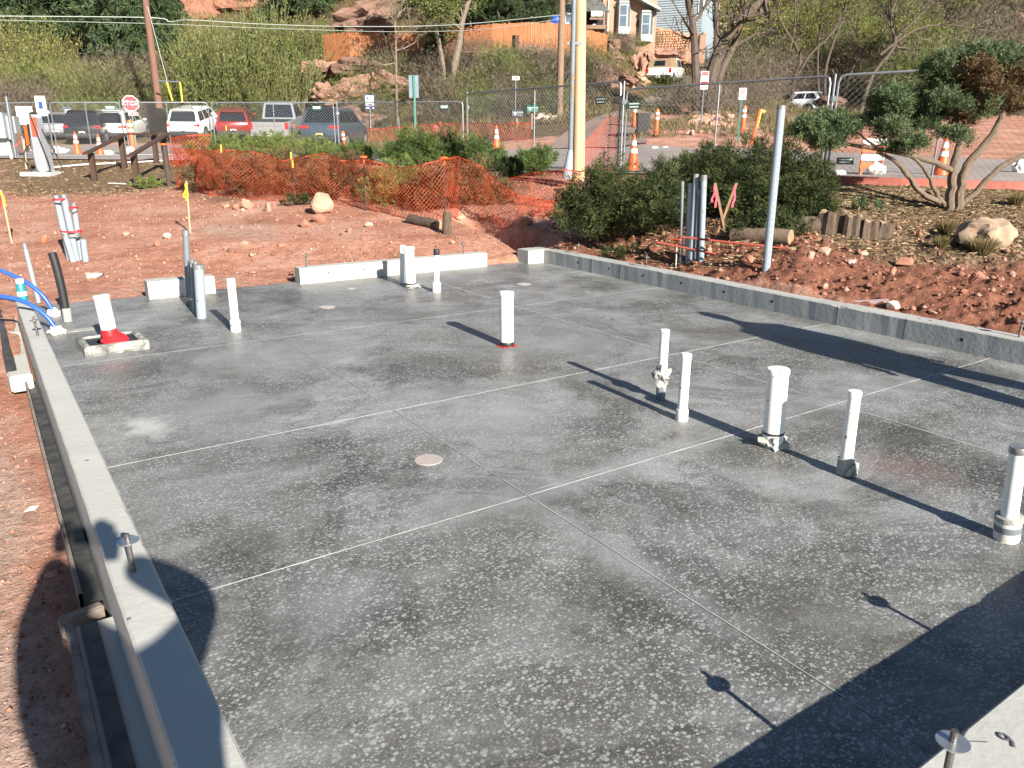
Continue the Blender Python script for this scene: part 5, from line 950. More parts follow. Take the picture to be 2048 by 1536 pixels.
# ================= hillside houses, fences, rocks =================
M_STUC=M('pink_stucco',(.38,.22,.155),.9,.12,1.2,bump=.01); M_TRIMG=M('grey_green_trim',(.30,.34,.32),.6,.1,5); M_ROOF=M('grey_shingle_roof',(.11,.115,.12),.9,.2,5,bump=.01); M_PANE=M('house_window_glass',(.10,.13,.16),.08,.2,2); M_PALEP=M('pale_panel_paint',(.46,.50,.48),.6,.08,5); M_CLAP=M('blue_grey_clapboard',(.25,.30,.33),.75,.14,2.5,bump=.004,stretch=(.5,1,4)); M_TANW=M('tan_plank_wall',(.42,.33,.24),.85,.12,4,stretch=(5,5,.4)); M_CEDAR=M('orange_cedar_picket',(.32,.125,.05),.8,.3,2.2,stretch=(7,7,.5),bump=.004); M_STONE=M('orange_field_stone',(.40,.20,.12),.9,.25,2.2,bump=.02,col2=(.52,.33,.21))
class Fr:            # facing frame at a pixel: X across, Z up, Y away (metres)
    def __init__(s,px,py,d,turn=0): s.b=at(px,py,d); s.px=px; s.py=py; s.k=sz(1,s.b); s.rz=face(s.b)+turn; s.d=dep(s.b)
    def z(s,y): return toppt(s.b,s.px,y)-s.b.z
    def x(s,x): return (x-s.px)*s.k
def bx(t,x0,x1,y0,y1,z0,z1,mat,nm,b=0):
    mb=MB(); c=((x0+x1)/2,(y0+y1)/2,(z0+z1)/2); q=(x1-x0,y1-y0,z1-z0); (mb.bbox(c,q,b) if b else mb.box(c,q)); return mb.build(nm,mat,t)
def bay(t,f,x0,x1,yt,yb,ypan):
    X0,X1=f.x(x0),f.x(x1); zt,zb,zp=f.z(yt),f.z(yb),f.z(ypan); w=X1-X0; dp=.55
    o=MB().prism([(X0,0),(X0+w*.12,-dp),(X1-w*.28,-dp),(X1,0)],zp,zt,lambda X,Y,Z:(X,Z,Y)).build('bay_window',M_TRIMG,t)
    MB().prism([(X0-.05,0),(X0+w*.1,-dp-.08),(X1-w*.26,-dp-.08),(X1+.05,0)],zt,zt+.16,lambda X,Y,Z:(X,Z,Y)).build('bay_roof',M_TRIMG,o); MB().prism([(X0,0),(X0+w*.12,-dp-.03),(X1-w*.28,-dp-.03),(X1,0)],zb,zp,lambda X,Y,Z:(X,Z,Y)).build('base_panel',M_PALEP,o)
    a0,a1=X0+w*.19,X1-w*.36; zm=(zt+zp)/2
    for z0,z1 in((zp+.1,zm-.04),(zm+.04,zt-.18)): bx(o,a0,a1,-dp-.015,-dp+.02,z0,z1,M_PANE,'pane')
    q=MB().add([(X1-w*.24,-dp*.86-.02,zp+.1),(X1-w*.06,-dp*.22-.02,zp+.1),(X1-w*.06,-dp*.22-.02,zt-.18),(X1-w*.24,-dp*.86-.02,zt-.18)],[(0,1,2,3)]).build('pane',M_PANE,o)
f=Fr(1257,84,63,.12); t=thing('stucco_house','pink stucco house with two bay windows above the driveway','house',f.b,f.rz)
bx(t,f.x(1205),f.x(1308),0,7,-2.5,f.z(-120),M_STUC,'wall'); bay(t,f,1232,1259,8,70,57); bay(t,f,1275,1303,27,84,72)
rf=MB().prism([(f.x(1190),f.z(-120)),(f.x(1322),f.z(-120)),(f.x(1257),f.z(-180))],-.6,7.5).build('roof',M_ROOF,t)
MB().add([(f.x(1240),-1.0,f.z(-22)),(f.x(1312),-1.0,f.z(20)),(f.x(1312),-1.0,f.z(25)),(f.x(1240),-1.0,f.z(-14)),(f.x(1240),0,f.z(-22)),(f.x(1312),0,f.z(20)),(f.x(1312),0,f.z(25)),(f.x(1240),0,f.z(-14))],[(0,1,2,3),(0,4,5,1),(3,2,6,7),(1,5,6,2),(0,3,7,4)]).build('sloping_eave',M_TRIMG,t)
o=MB().lathe([(.2,-.02),(.2,.02)],n=16).build('oval_plaque',M_BRNP,t); o.location=(f.x(1272),-.03,f.z(48)); o.rotation_euler=(R(90),0,0); o.scale=(.55,1.4,1)
bx(t,f.x(1214),f.x(1217),-.12,.0,-.5,f.z(0),M_TRIMG,'downpipe')
f=Fr(1190,74,60,.1); t=thing('porch','shingled porch with dark opening and flower box behind the pole','porch',f.b,f.rz)
MB().add([(f.x(1120),-1.5,f.z(22)),(f.x(1212),-1.5,f.z(29)),(f.x(1190),2.5,f.z(-30)),(f.x(1120),2.5,f.z(-40)),(f.x(1120),-1.5,f.z(25)),(f.x(1212),-1.5,f.z(32)),(f.x(1212),2.5,f.z(10)),(f.x(1120),2.5,f.z(10))],[(0,1,2,3),(0,1,5,4),(1,2,6,5)]).build('roof',M_ROOF,t)
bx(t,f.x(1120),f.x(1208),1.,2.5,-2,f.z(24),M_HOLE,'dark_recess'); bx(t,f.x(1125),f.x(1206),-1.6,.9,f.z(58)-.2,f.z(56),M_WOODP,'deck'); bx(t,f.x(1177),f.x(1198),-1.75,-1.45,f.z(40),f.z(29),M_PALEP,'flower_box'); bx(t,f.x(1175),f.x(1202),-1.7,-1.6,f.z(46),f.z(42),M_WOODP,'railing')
for x in(1128,1206): bx(t,f.x(x)-.09,f.x(x)+.09,-1.5,-1.32,-2,f.z(28),M_BRNP,'post')
bx(t,f.x(1184),f.x(1193),-.5,-.3,f.z(60),f.z(50),M_WHT,'white_chair')
f=Fr(1345,70,74,-.25); t=thing('clapboard_house','blue grey clapboard house above the stone retaining wall','house',f.b,f.rz); bx(t,f.x(1306),f.x(1398),.05,8,-3,f.z(-120),M_CLAP,'wall')
mb=MB(); z=f.z(74); i=0
while z<f.z(-60): mb.add([(f.x(1304),0.03,z+.2),(f.x(1400),0.03,z+.2),(f.x(1400),-.03,z),(f.x(1304),-.03,z),(f.x(1304),.03,z),(f.x(1400),.03,z)],[(3,2,1,0),(3,4,5,2)]); z+=.21
tag(mb.build('siding_boards',M_CLAP,t),kind='stuff'); w=bx(t,f.x(1391),f.x(1402),-.08,.05,f.z(30),f.z(2),M_WHT,'window'); bx(w,f.x(1393),f.x(1400),-.1,-.07,f.z(28),f.z(4),M_PANE,'pane')
MB().prism([(f.x(1298),f.z(-120)),(f.x(1410),f.z(-120)),(f.x(1350),f.z(-190))],-.4,8.4).build('roof',M_ROOF,t)
f=Fr(1335,104,68,-.12); t=thing('retaining_wall','rough orange stone retaining wall beneath the clapboard house','wall',f.b,f.rz)
MB().prism([(f.x(1298),f.z(120)),(f.x(1372),f.z(125)),(f.x(1372),f.z(70)),(f.x(1303),f.z(50))],0,.5).build('wall_core',M_STONE,t); mb=MB(); rr=random.Random(4); y=124
while y>52:
    x=1299
    while x<1370:
        w=rr.uniform(3.5,8); top=50+(x-1303)*20/69
        if y-5>top: mb.bbox((f.x(x+w/2),-.03-.05*rr.random(),f.z(y-2.4)),(w*f.k*.94,.22,.2+.04*rr.random()),.05)
        x+=w
    y-=5.
tag(mb.build('stones',M_STONE,t),kind='stuff')
f=Fr(1390,104,72,-.1); t=thing('garden_wall','smooth orange stucco garden wall with a curved metal pipe','wall',f.b,f.rz); bx(t,f.x(1370),f.x(1408),0,.4,-1,f.z(67),M_STUC,'wall'); MB().tube([(f.x(1398),-.1,-.3),(f.x(1398),-.1,f.z(70)),(f.x(1402),-.1,f.z(64)),(f.x(1404),-.1,f.z(68))],.05,6).build('pipe',M_GALV,t)
f=Fr(1425,98,80,0); t=thing('shed','tan plank sided shed behind the leaning tree','shed',f.b,f.rz); bx(t,f.x(1403),f.x(1448),0,3,-1,f.z(46),M_TANW,'wall'); MB().add([(f.x(1400),-.3,f.z(46)),(f.x(1452),-.3,f.z(58)),(f.x(1452),3.2,f.z(54)),(f.x(1400),3.2,f.z(40))],[(0,1,2,3)]).build('roof',M_ROOF,t)
f=Fr(1510,100,84,0); t=thing('garage','low garage with white door behind the street lamp','garage',f.b,f.rz); bx(t,f.x(1470),f.x(1542),.05,4,-1,f.z(60),M_TANW,'wall'); bx(t,f.x(1508),f.x(1537),-.05,.06,-.6,f.z(66),M_WHT,'garage_door'); bx(t,f.x(1466),f.x(1546),-.4,4.2,f.z(60),f.z(55),M('rusty_orange_roof',(.33,.17,.08),.8,.15,4),'roof')
f=Fr(1050,58,57,.1); t=thing('hidden_house','tan house with white framed windows behind the leafing tree','house',f.b,f.rz); bx(t,f.x(960),f.x(1140),0,6,-2,f.z(-60),M('tan_render',(.22,.15,.105),.9,.15,2,bump=.01),'wall')
for a,b_ in((1040,1063),(1125,1142)):
    w=bx(t,f.x(a),f.x(b_),-.1,.02,f.z(46),f.z(4),M_WHT,'window')
    for z0,z1 in((43,27),(24,7)): bx(w,f.x(a+3),f.x(b_-3),-.12,-.08,f.z(z0),f.z(z1),M_PANE,'pane')
MB().prism([(f.x(950),f.z(-60)),(f.x(1150),f.z(-60)),(f.x(1050),f.z(-130))],-.5,6.5).build('roof',M_ROOF,t)
o=tag(lump((0,0,0),(.35,.35,.4),91,.12,2).build('water_barrel',M_BLUE),'blue barrel behind the cedar fence beside the old pole','barrel'); o.location=at(1112,42,54)
# cedar picket fences
def cedar(px,d,label,seed):
    rr=random.Random(seed); P=[(at(x,yb,dd),toppt(at(x,yb,dd),x,yt)) for (x,yb,yt),dd in zip(px,d)]; b0=P[0][0]; t=thing('cedar_fence',label,'fence',b0); mb=MB()
    for (A,za),(B,zb) in zip(P,P[1:]):
        n=max(2,int((B-A).length/.145)); ang=math.atan2(B.y-A.y,B.x-A.x)
        for i in range(n):
            p=A.lerp(B,(i+.5)/n)-b0; z=za+(zb-za)*(i+.5)/n-b0.z+rr.uniform(-.04,.04); z0=p.z-.5; mb.box((p.x,p.y+rr.uniform(-.012,.012),(z0+z)/2),(.137,.02,z-z0),ang)
        for fr in(.2,.85):
            a=A-b0;b=B-b0; a.z+= (za-A.z)*fr; b.z+=(zb-B.z)*fr; off=Vector((-(B-A).y,(B-A).x,0)).normalized()*.04; MB().tube([tuple(a+off),tuple(b+off)],.04,4).build('rail',M_CEDAR,t)
    tag(mb.build('pickets',M_CEDAR,t),kind='stuff'); return t
cedar([(648,124,70),(700,122,64),(772,121,66)],[53,52,52],'orange cedar picket fence behind the red rock ledge',1); cedar([(776,118,68),(835,114,66)],[53,53],'short run of cedar fence between the overhanging rock and leafing tree',2); cedar([(838,113,60),(926,110,54)],[53,52],'cedar fence run screened by the leafing tree',5)
cedar([(928,110,54),(985,102,48),(1060,99,45),(1130,99,47),(1168,102,56)],[51.5,51,51,52,53],'long sunlit cedar picket fence above the dry grass bank',3); cedar([(1170,104,58),(1213,112,69)],[53,54.5],'shaded cedar fence return behind the pale pole',4)
o=tag(MB().box((0,0,0),(.3,.3,1.2)).build('short_post',M_BRNP),'short dark timber post standing before the cedar fence','post'); o.location=at(1031,92,48)
# rock outcrops on the hill
M_CLIFF=M('red_cliff_rock',(.13,.075,.052),.95,.25,.8,bump=.1,col2=(.23,.138,.10),bscale=4,stretch=(1,1,2.5)); M_CLIFP=M('pink_cliff_rock',(.24,.125,.088),.95,.2,.9,bump=.09,col2=(.34,.20,.148),bscale=4,stretch=(1,1,2.5))
M_CLIFO=M('orange_cliff_rock',(.19,.085,.05),.95,.3,.6,bump=.1,col2=(.30,.15,.095),bscale=3,stretch=(1,1,2.5))
def outcrop(px,py,w,h,d,seed,mat,label,amp=.22,dz=.8,rot=0,cat='rock outcrop'):
    c=at(px,py,d); rx=sz(w,c)/2; rz=sz(h,c)/2; o=lump((0,0,0),(rx,max(rx*dz,.8),rz),seed,amp,4).build('rock_outcrop',mat,None,False); o.location=c; o.rotation_euler=(0,rot,face(c)); return tag(o,label,cat)
for a in((735,40,120,60,56,1,M_CLIFF,'brown overhanging rock above the first cedar fence',.3,.8,-.3),(760,52,70,34,53.5,2,M_CLIFF,'rounded capstone casting shade on the cedar fence',.2,.9,.1),(640,140,90,30,51,3,M_CLIFP,'broad flat ledge below the upright twigs',.22,.6,.0),(720,140,110,36,50,4,M_CLIFF,'long low ledge at the foot of the first cedar fence',.22,.6,0),(700,185,110,50,47,5,M_CLIFP,'bare pink rock face above the blue sign',.22,.6,-.3),(655,190,60,40,47.5,6,M_CLIFP,'cracked pink rock beside the bare rock face',.25,.6,.2),(780,165,70,36,48,7,M_CLIFP,'sloping pink slab under the small bare tree',.2,.6,.2),(545,195,40,70,50,8,M_CLIFF,'red eroded gully side behind the silver pickup',.25,.5,.2),(700,240,130,50,44,9,M_CLIFF,'red earth bank behind the slate blue car',.15,.6,0),(960,108,90,20,50,10,M_CLIFP,'pale ledge under the long cedar fence',.2,.5,0),(1060,104,90,20,49.6,11,M_CLIFP,'worn ledge below the middle of the long cedar fence',.2,.5,0),
  (1222,95,34,26,57,12,M_CLIFF,'upper block of the red stacked sandstone',.25,.8,0),(1226,118,44,30,55,13,M_CLIFF,'middle block of the red stacked sandstone',.25,.8,0),(1222,142,40,26,53,14,M_CLIFF,'lower block of the red stacked sandstone',.25,.8,0),(1278,135,26,44,57,15,M_CLIFP,'upright pale rock beside the tan capped pickup',.3,.7,0),(1296,120,24,30,59,16,M_CLIFP,'jagged pale rock under the bay windows',.3,.7,0),(1330,108,60,22,64,17,M_CLIFP,'pale ledge under the stone retaining wall',.25,.5,0),(1250,160,60,20,48,18,M_CLIFF,'dark red rubble bank beside the driveway',.3,.7,.3),(1205,160,50,50,46,19,M_CLIFF,'dark red cut bank behind the pale pole',.25,.6,0),(100,175,60,60,57,20,M_CLIFF,'bare red scar among the shrubs on the left slope',.2,.5,.2),(205,175,40,90,56,21,M_CLIFP,'pale red scar below the dark evergreens',.2,.5,.5),(400,20,60,110,74,22,M_CLIFO,'bright orange cliff face between evergreens',.3,.6,.15),(478,15,110,60,76,23,M_CLIFO,'orange cliff top beside the dark pine',.3,.6,-.1),(1745,170,70,50,62,24,M_CLIFF,'red scar on the right hand slope',.2,.5,.2),(1880,100,70,60,68,25,M_CLIFF,'bare red gully above the twisted juniper',.2,.5,.3),(1990,40,110,50,84,26,M_CLIFP,'red cliff band high on the right slope',.22,.5,.2),(1660,205,60,24,52,27,M_CLIFF,'low red bank behind the silver hatchback',.2,.5,0)): outcrop(*a)
rr=random.Random(12); k=0
def rubble(name,x0,x1,y0,y1,n,smin,smax,mat,label,seed,pxs=1):
    r2=np.random.default_rng(seed); mb=MB(); b0=ground((x0+x1)/2,(y0+y1)/2)
    for i in range(n):
        p=ground(r2.uniform(x0,x1),r2.uniform(y0,y1)); me=hull(int(r2.integers(1e6)),tuple(r2.uniform(smin,smax)*np.array([1,.8,.7])),10,.06)
        mb.add([Vector(v.co)+p-b0+Vector((0,0,.05)) for v in me.vertices],[list(q.vertices) for q in me.polygons]); bpy.data.meshes.remove(me)
    o=mb.build(name,mat); o.location=b0; return tag(o,label,'rubble',kind='stuff')
rubble('rubble_pile',1380,1462,228,252,70,.25,.7,M_ROCKP,'pile of pale pink rubble under the big bare trees',3); rubble('rubble_pile',1058,1112,222,240,45,.2,.5,M_ROCKW,'pale rubble beside the mailboxes',5); rubble('rubble_pile',1215,1300,148,178,40,.4,1.,M_ROCKP,'tumbled stones along the driveway edge',7); rubble('rubble_pile',1370,1470,252,272,30,.15,.4,M_ROCKP,'scattered small stones along the road verge',9)
# ================= vegetation =================
def unit(a): return a/(np.linalg.norm(a,axis=-1,keepdims=True)+1e-9)
def sprigs(Cn,D,L,Wd,rg):
    n=len(Cn); s=unit(np.cross(D,rg.normal(size=(n,3)))); L=np.asarray(L).reshape(-1,1)*np.ones((n,1)); W_=np.asarray(Wd).reshape(-1,1)*np.ones((n,1))
    V=np.stack([Cn-s*W_*.25,Cn+D*L*.5-s*W_*.5+0,Cn+D*L,Cn+D*L*.5+s*W_*.5],1); return V.reshape(-1,3)
def leafobj(name,V,tint,mat,parent): return npmesh(name,V,np.arange(len(V)).reshape(-1,4),mat,parent,tint=np.repeat(tint,4))
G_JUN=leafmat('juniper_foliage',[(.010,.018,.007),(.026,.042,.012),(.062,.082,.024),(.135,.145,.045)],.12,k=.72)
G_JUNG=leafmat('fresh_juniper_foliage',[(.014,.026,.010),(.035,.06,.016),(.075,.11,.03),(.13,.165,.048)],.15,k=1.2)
G_JUNB=leafmat('blue_green_juniper_foliage',[(.022,.038,.018),(.052,.082,.036),(.095,.135,.06),(.15,.19,.09)],.15,k=1.1)
G_JUNY=leafmat('yellowish_juniper_foliage',[(.04,.06,.018),(.085,.11,.03),(.13,.165,.045),(.18,.195,.06)],.15,k=1.15)
G_DEAD=leafmat('dead_brown_juniper',[(.07,.04,.02),(.14,.085,.04),(.21,.135,.065),(.13,.13,.05)],.15,k=.75)
G_EVER=leafmat('dark_evergreen_foliage',[(.018,.032,.016),(.035,.06,.026),(.06,.09,.038),(.09,.12,.05)],.12)
G_YEL=leafmat('spring_yellow_green_leaves',[(.12,.15,.03),(.20,.23,.05),(.29,.31,.08),(.34,.34,.12)],.35)
G_OLIVE=leafmat('olive_spring_leaves',[(.07,.095,.025),(.115,.145,.038),(.17,.20,.06),(.22,.235,.08)],.3,k=1.05)
G_TWIG=leafmat('grey_twig_haze',[(.10,.075,.055),(.16,.125,.09),(.22,.18,.13),(.27,.23,.17)],.1,k=.72)
G_GRASS=leafmat('dry_grass_blades',[(.14,.12,.04),(.24,.18,.08),(.34,.27,.13),(.17,.18,.06)],.3,k=.72)
G_BARK=M('tree_bark_dark',(.055,.04,.032),.95,.35,6,bump=.015,col2=(.13,.10,.078),stretch=(4,4,.8)); G_BARKL=M('tree_bark_pale',(.12,.09,.066),.95,.25,6,bump=.012,col2=(.22,.18,.135)); G_JBARK=M('juniper_bark',(.09,.06,.042),.95,.4,9,bump=.025,col2=(.23,.175,.125),stretch=(6,6,.9))
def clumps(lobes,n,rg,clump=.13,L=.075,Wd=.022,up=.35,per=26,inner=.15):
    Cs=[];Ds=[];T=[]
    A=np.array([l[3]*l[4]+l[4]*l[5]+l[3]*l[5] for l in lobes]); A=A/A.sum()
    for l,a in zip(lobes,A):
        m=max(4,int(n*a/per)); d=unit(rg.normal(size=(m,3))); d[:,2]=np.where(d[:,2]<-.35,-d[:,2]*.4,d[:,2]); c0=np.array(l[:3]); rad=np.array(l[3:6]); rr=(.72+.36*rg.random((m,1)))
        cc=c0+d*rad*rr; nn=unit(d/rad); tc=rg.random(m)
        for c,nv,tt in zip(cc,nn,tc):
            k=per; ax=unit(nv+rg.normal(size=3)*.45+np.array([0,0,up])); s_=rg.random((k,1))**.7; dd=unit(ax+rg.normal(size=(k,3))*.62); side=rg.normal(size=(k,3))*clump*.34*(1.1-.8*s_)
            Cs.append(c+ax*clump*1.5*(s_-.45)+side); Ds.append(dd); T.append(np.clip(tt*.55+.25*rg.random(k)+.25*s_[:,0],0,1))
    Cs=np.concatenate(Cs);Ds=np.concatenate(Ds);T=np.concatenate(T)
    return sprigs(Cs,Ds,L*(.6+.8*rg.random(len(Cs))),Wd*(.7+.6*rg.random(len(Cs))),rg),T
def bush(x0,x1,yt,yb,label,mat,seed,n=7000,depth=.8,nl=7,clump=.13,L=.08,Wd=.024,env=None,low=.28,name='juniper_shrub',cat='shrub',stems=True,dback=0.,b=None):
    rg=np.random.default_rng(seed); b=b or ground((x0+x1)/2,yb,False); b=b+Vector(FH)*dback; h=max(.25,toppt(b,(x0+x1)/2,yt)-b.z); w=sz(x1-x0,b); t=thing(name,label,cat,b,face(b)); lobes=[]
    for i in range(nl):
        u=-1+2*(i+.5)/nl+rg.uniform(-.12,.12); e=(1-.45*abs(u)**2.2) if env is None else np.interp(u,np.linspace(-1,1,len(env)),env); hh=h*e*rg.uniform(.85,1.02); r=w/nl*rg.uniform(.75,1.1)+.08
        lobes.append((u*w*.46,rg.uniform(-.35,.35)*depth,hh*.52,r,depth*rg.uniform(.4,.6),hh*.5))
        lobes.append((u*w*.46+rg.uniform(-.2,.2)*r,-depth*rg.uniform(.3,.6),hh*.30,r*.8,depth*.35,hh*.32))
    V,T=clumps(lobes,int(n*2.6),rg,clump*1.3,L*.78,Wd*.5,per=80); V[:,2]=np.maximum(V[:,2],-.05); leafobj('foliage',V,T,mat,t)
    if stems:
        mb=MB()
        for l in lobes: mb.tube([(l[0]*.3,0,-.05),(l[0]*.7,l[1]*.5,l[2]*.6),(l[0],l[1],l[2]*1.3)],[.03,.022,.01],5,False)
        mb.build('stems',G_JBARK,t)
    return t
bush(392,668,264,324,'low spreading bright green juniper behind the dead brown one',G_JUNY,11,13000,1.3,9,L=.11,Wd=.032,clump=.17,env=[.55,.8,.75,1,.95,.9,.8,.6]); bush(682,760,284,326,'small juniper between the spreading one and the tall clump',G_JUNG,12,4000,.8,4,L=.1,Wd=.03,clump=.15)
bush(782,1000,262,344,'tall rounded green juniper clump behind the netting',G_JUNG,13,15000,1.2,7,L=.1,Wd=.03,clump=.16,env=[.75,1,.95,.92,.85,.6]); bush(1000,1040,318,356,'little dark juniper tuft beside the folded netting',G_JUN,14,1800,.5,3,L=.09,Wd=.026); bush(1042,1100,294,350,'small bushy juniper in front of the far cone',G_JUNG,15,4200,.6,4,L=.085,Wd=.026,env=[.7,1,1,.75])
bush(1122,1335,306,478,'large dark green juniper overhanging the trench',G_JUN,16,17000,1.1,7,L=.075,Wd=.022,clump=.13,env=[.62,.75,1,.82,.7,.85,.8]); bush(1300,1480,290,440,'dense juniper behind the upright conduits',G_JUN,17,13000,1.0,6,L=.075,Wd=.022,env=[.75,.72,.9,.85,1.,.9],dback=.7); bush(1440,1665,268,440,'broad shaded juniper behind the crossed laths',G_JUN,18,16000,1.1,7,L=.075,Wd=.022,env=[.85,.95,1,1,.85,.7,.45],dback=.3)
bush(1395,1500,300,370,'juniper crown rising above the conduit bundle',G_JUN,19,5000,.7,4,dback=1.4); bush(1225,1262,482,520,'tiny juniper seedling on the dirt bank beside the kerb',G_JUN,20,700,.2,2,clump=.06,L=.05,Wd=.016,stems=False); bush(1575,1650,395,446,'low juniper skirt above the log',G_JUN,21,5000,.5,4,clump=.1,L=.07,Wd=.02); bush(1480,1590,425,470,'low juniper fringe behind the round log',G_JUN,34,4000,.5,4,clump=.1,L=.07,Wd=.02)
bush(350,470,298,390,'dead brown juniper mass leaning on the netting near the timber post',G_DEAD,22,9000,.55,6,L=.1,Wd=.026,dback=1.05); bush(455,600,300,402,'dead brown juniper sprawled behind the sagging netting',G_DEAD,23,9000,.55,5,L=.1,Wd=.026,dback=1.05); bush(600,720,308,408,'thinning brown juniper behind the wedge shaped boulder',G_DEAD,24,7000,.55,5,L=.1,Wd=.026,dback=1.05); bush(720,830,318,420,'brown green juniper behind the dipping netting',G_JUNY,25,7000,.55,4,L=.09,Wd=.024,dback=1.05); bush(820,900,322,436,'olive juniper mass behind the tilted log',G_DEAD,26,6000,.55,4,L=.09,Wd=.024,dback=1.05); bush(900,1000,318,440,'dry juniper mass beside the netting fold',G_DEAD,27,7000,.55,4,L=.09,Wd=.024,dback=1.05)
bush(274,312,362,376,'little bright green weed at the handrail post foot',G_JUNY,28,500,.25,3,clump=.07,L=.08,Wd=.04,stems=False,name='green_weed',cat='plant'); bush(1712,1745,412,424,'little green weed in the mulch near the stumps',G_JUNB,29,350,.15,2,clump=.05,L=.05,Wd=.02,stems=False,name='green_weed',cat='plant'); bush(580,650,400,410,'sprig of green juniper poking under the netting',G_JUN,30,700,.2,3,clump=.06,stems=False)
# dry grass tufts
def tuft(px,py,w,h,label,seed,n=400):
    rg=np.random.default_rng(seed); b=ground(px,py); r=sz(w,b)/2; hh=sz(h,b)*1.1; th=rg.uniform(0,2*np.pi,n); ra=r*.35*np.sqrt(rg.random(n)); Cn=np.stack([ra*np.cos(th),ra*np.sin(th),np.zeros(n)-.02],1); D=unit(np.stack([np.cos(th)*.8*rg.random(n),np.sin(th)*.8*rg.random(n),np.ones(n)],1)); t=thing('grass_tuft',label,'grass tuft',b); leafobj('blades',sprigs(Cn,D,hh*(.6+.6*rg.random(n)),.008,rg),np.clip(.35+.4*rg.random(n),0,1),G_GRASS,t)
tuft(1960,512,60,40,'dry bunch grass at the left foot of the tan boulder',41,700); tuft(1890,470,44,34,'dry bunch grass behind the tan boulder',42,500); tuft(2030,410,40,26,'dry grass beside the leaning tree limb',43,400); tuft(1880,495,40,26,'thin dry grass left of the tan boulder',44,300); tuft(2000,478,30,30,'dry grass growing over the tan boulder crack',45,200)
# ---- twisted juniper tree ----
b=ground(1897,420,False); d0=dep(b); t=thing('juniper_tree','twisted multi stemmed juniper tree with layered foliage pads','juniper tree',b)
def P3(px,dd=0.):
    out=[]
    for i,q in enumerate(px):
        x,y=q[:2]; e=q[2] if len(q)>2 else dd; d=d0+e; r=ray(x,y); out.append(Vector(r*d/(r@FH))+Vector((0,0,CH))-b)
    return out
for px,r0,r1 in(([(1897,424),(1903,375),(1908,330),(1920,285),(1926,240),(1935,190)],.11,.055),([(1910,345),(1870,325),(1800,306),(1740,296),(1680,286,.2),(1640,280,.2)],.075,.025),([(1880,405),(1842,385),(1815,350),(1790,322),(1755,305)],.075,.035),([(1890,412),(1872,385),(1856,350),(1835,322),(1810,308)],.055,.03),([(1915,420),(1922,370),(1935,330),(1985,270),(2008,220),(2020,180)],.12,.05),([(1905,424),(1950,385),(2000,335),(2070,298),(2100,270)],.075,.05),([(1925,250),(1890,200),(1860,180)],.05,.02),([(1926,245),(1960,190),(1990,140)],.05,.02),([(1760,300),(1720,270),(1690,255)],.03,.012),([(1810,305),(1800,280),(1775,225)],.03,.012),([(2010,215),(2040,190),(2060,150)],.04,.02),([(1855,235,.2),(1800,285),(1790,300)],.035,.02),([(1690,285,.2),(1640,288,.2),(1600,275,.2)],.022,.01)):
    q=smooth_pts(P3(px),4); n=len(q); r0*=.66; r1*=.62; MB().tube([tuple(p+Vector((.012*math.sin(i*1.9),.01*math.cos(i*2.3),0))) for i,p in enumerate(q)],[r0+(r1-r0)*i/(n-1) for i in range(n)],9).build('limb',G_JBARK,t,True)
def pads(L_,mat,nm,n,seed):
    rg=np.random.default_rng(seed); lo=[]
    for x,y,rx,ry,dd in L_:
        c=P3([(x,y,dd)])[0]; s=sz(1,c+b); lo.append((c.x,c.y,c.z,rx*s*1.2,rx*s*1.05,ry*s*1.15))
    lo2=[]
    for l in lo:
        for j in range(5): q=rg.normal(size=3)*.5; k=rg.uniform(.35,.62); lo2.append((l[0]+q[0]*l[3],l[1]+q[1]*l[4],l[2]+q[2]*l[5]*.7,l[3]*k,l[4]*k,l[5]*k))
    V,T=clumps(lo2,int(n*4),rg,.13,.05,.0115,.35,60); leafobj(nm,V,T,mat,t)
pads([(1612,262,34,17,.2),(1650,246,38,17,.2),(1690,262,38,20,.1),(1662,275,44,13,.0),(1640,282,30,10,.1),(1765,208,38,23,0),(1745,235,24,15,.1),(1778,258,32,19,-.1),(1798,290,26,16,-.15),(1830,286,17,14,-.1),(1828,232,26,18,.1)],G_JUNB,'foliage',15000,71)
pads([(1885,135,48,20,.1),(1935,130,40,18,.2),(2000,108,38,20,.1),(2040,122,30,22,.2),(1870,165,40,24,.1),(1860,205,48,28,.2),(1905,185,40,30,.25),(1850,245,36,20,.15),(1820,205,24,18,.1),(1916,273,19,12,-.1),(1886,268,8,7,-.1),(1900,228,30,22,.1)],G_JUNB,'foliage',17000,72)
pads([(1950,155,40,26,0),(1990,150,40,30,0),(2030,170,36,40,0),(2015,215,34,28,0),(1955,205,36,26,0),(1985,190,30,26,.1),(1925,235,24,18,0)],G_DEAD,'dead_foliage',12000,73)
# ---- branching trees ----
def grow(rg,P,D,L,r,lev,mx,polys,tips,nb=3,curl=.25,upw=.12,spread=.75,shrink=.68,k=4):
    pts=[P.copy()];rad=[r]; d=D.copy()
    for i in range(k):
        d=unit(d+rg.normal(size=3)*curl*.5+np.array([0,0,upw])); P=P+d*L/k; pts.append(P.copy()); rad.append(r*(1-.45*(i+1)/k))
        if lev>=1 and i>=1 and rg.random()<.55 and lev<mx:
            q=unit(d+rg.normal(size=3)*spread); grow(rg,P.copy(),q,L*shrink*.8,rad[-1]*.55,lev+1,mx,polys,tips,nb,curl,upw,spread,shrink,k)
    polys.append((pts,rad,lev))
    if lev>=mx: tips.append((P,d)); tips.append((pts[-2],d)); return
    for j in range(nb if lev>0 else nb+1):
        q=unit(d+rg.normal(size=3)*spread*.8); grow(rg,P.copy(),q,L*shrink*rg.uniform(.8,1.15),rad[-1]*.72,lev+1,mx,polys,tips,nb,curl,upw,spread,shrink,k)
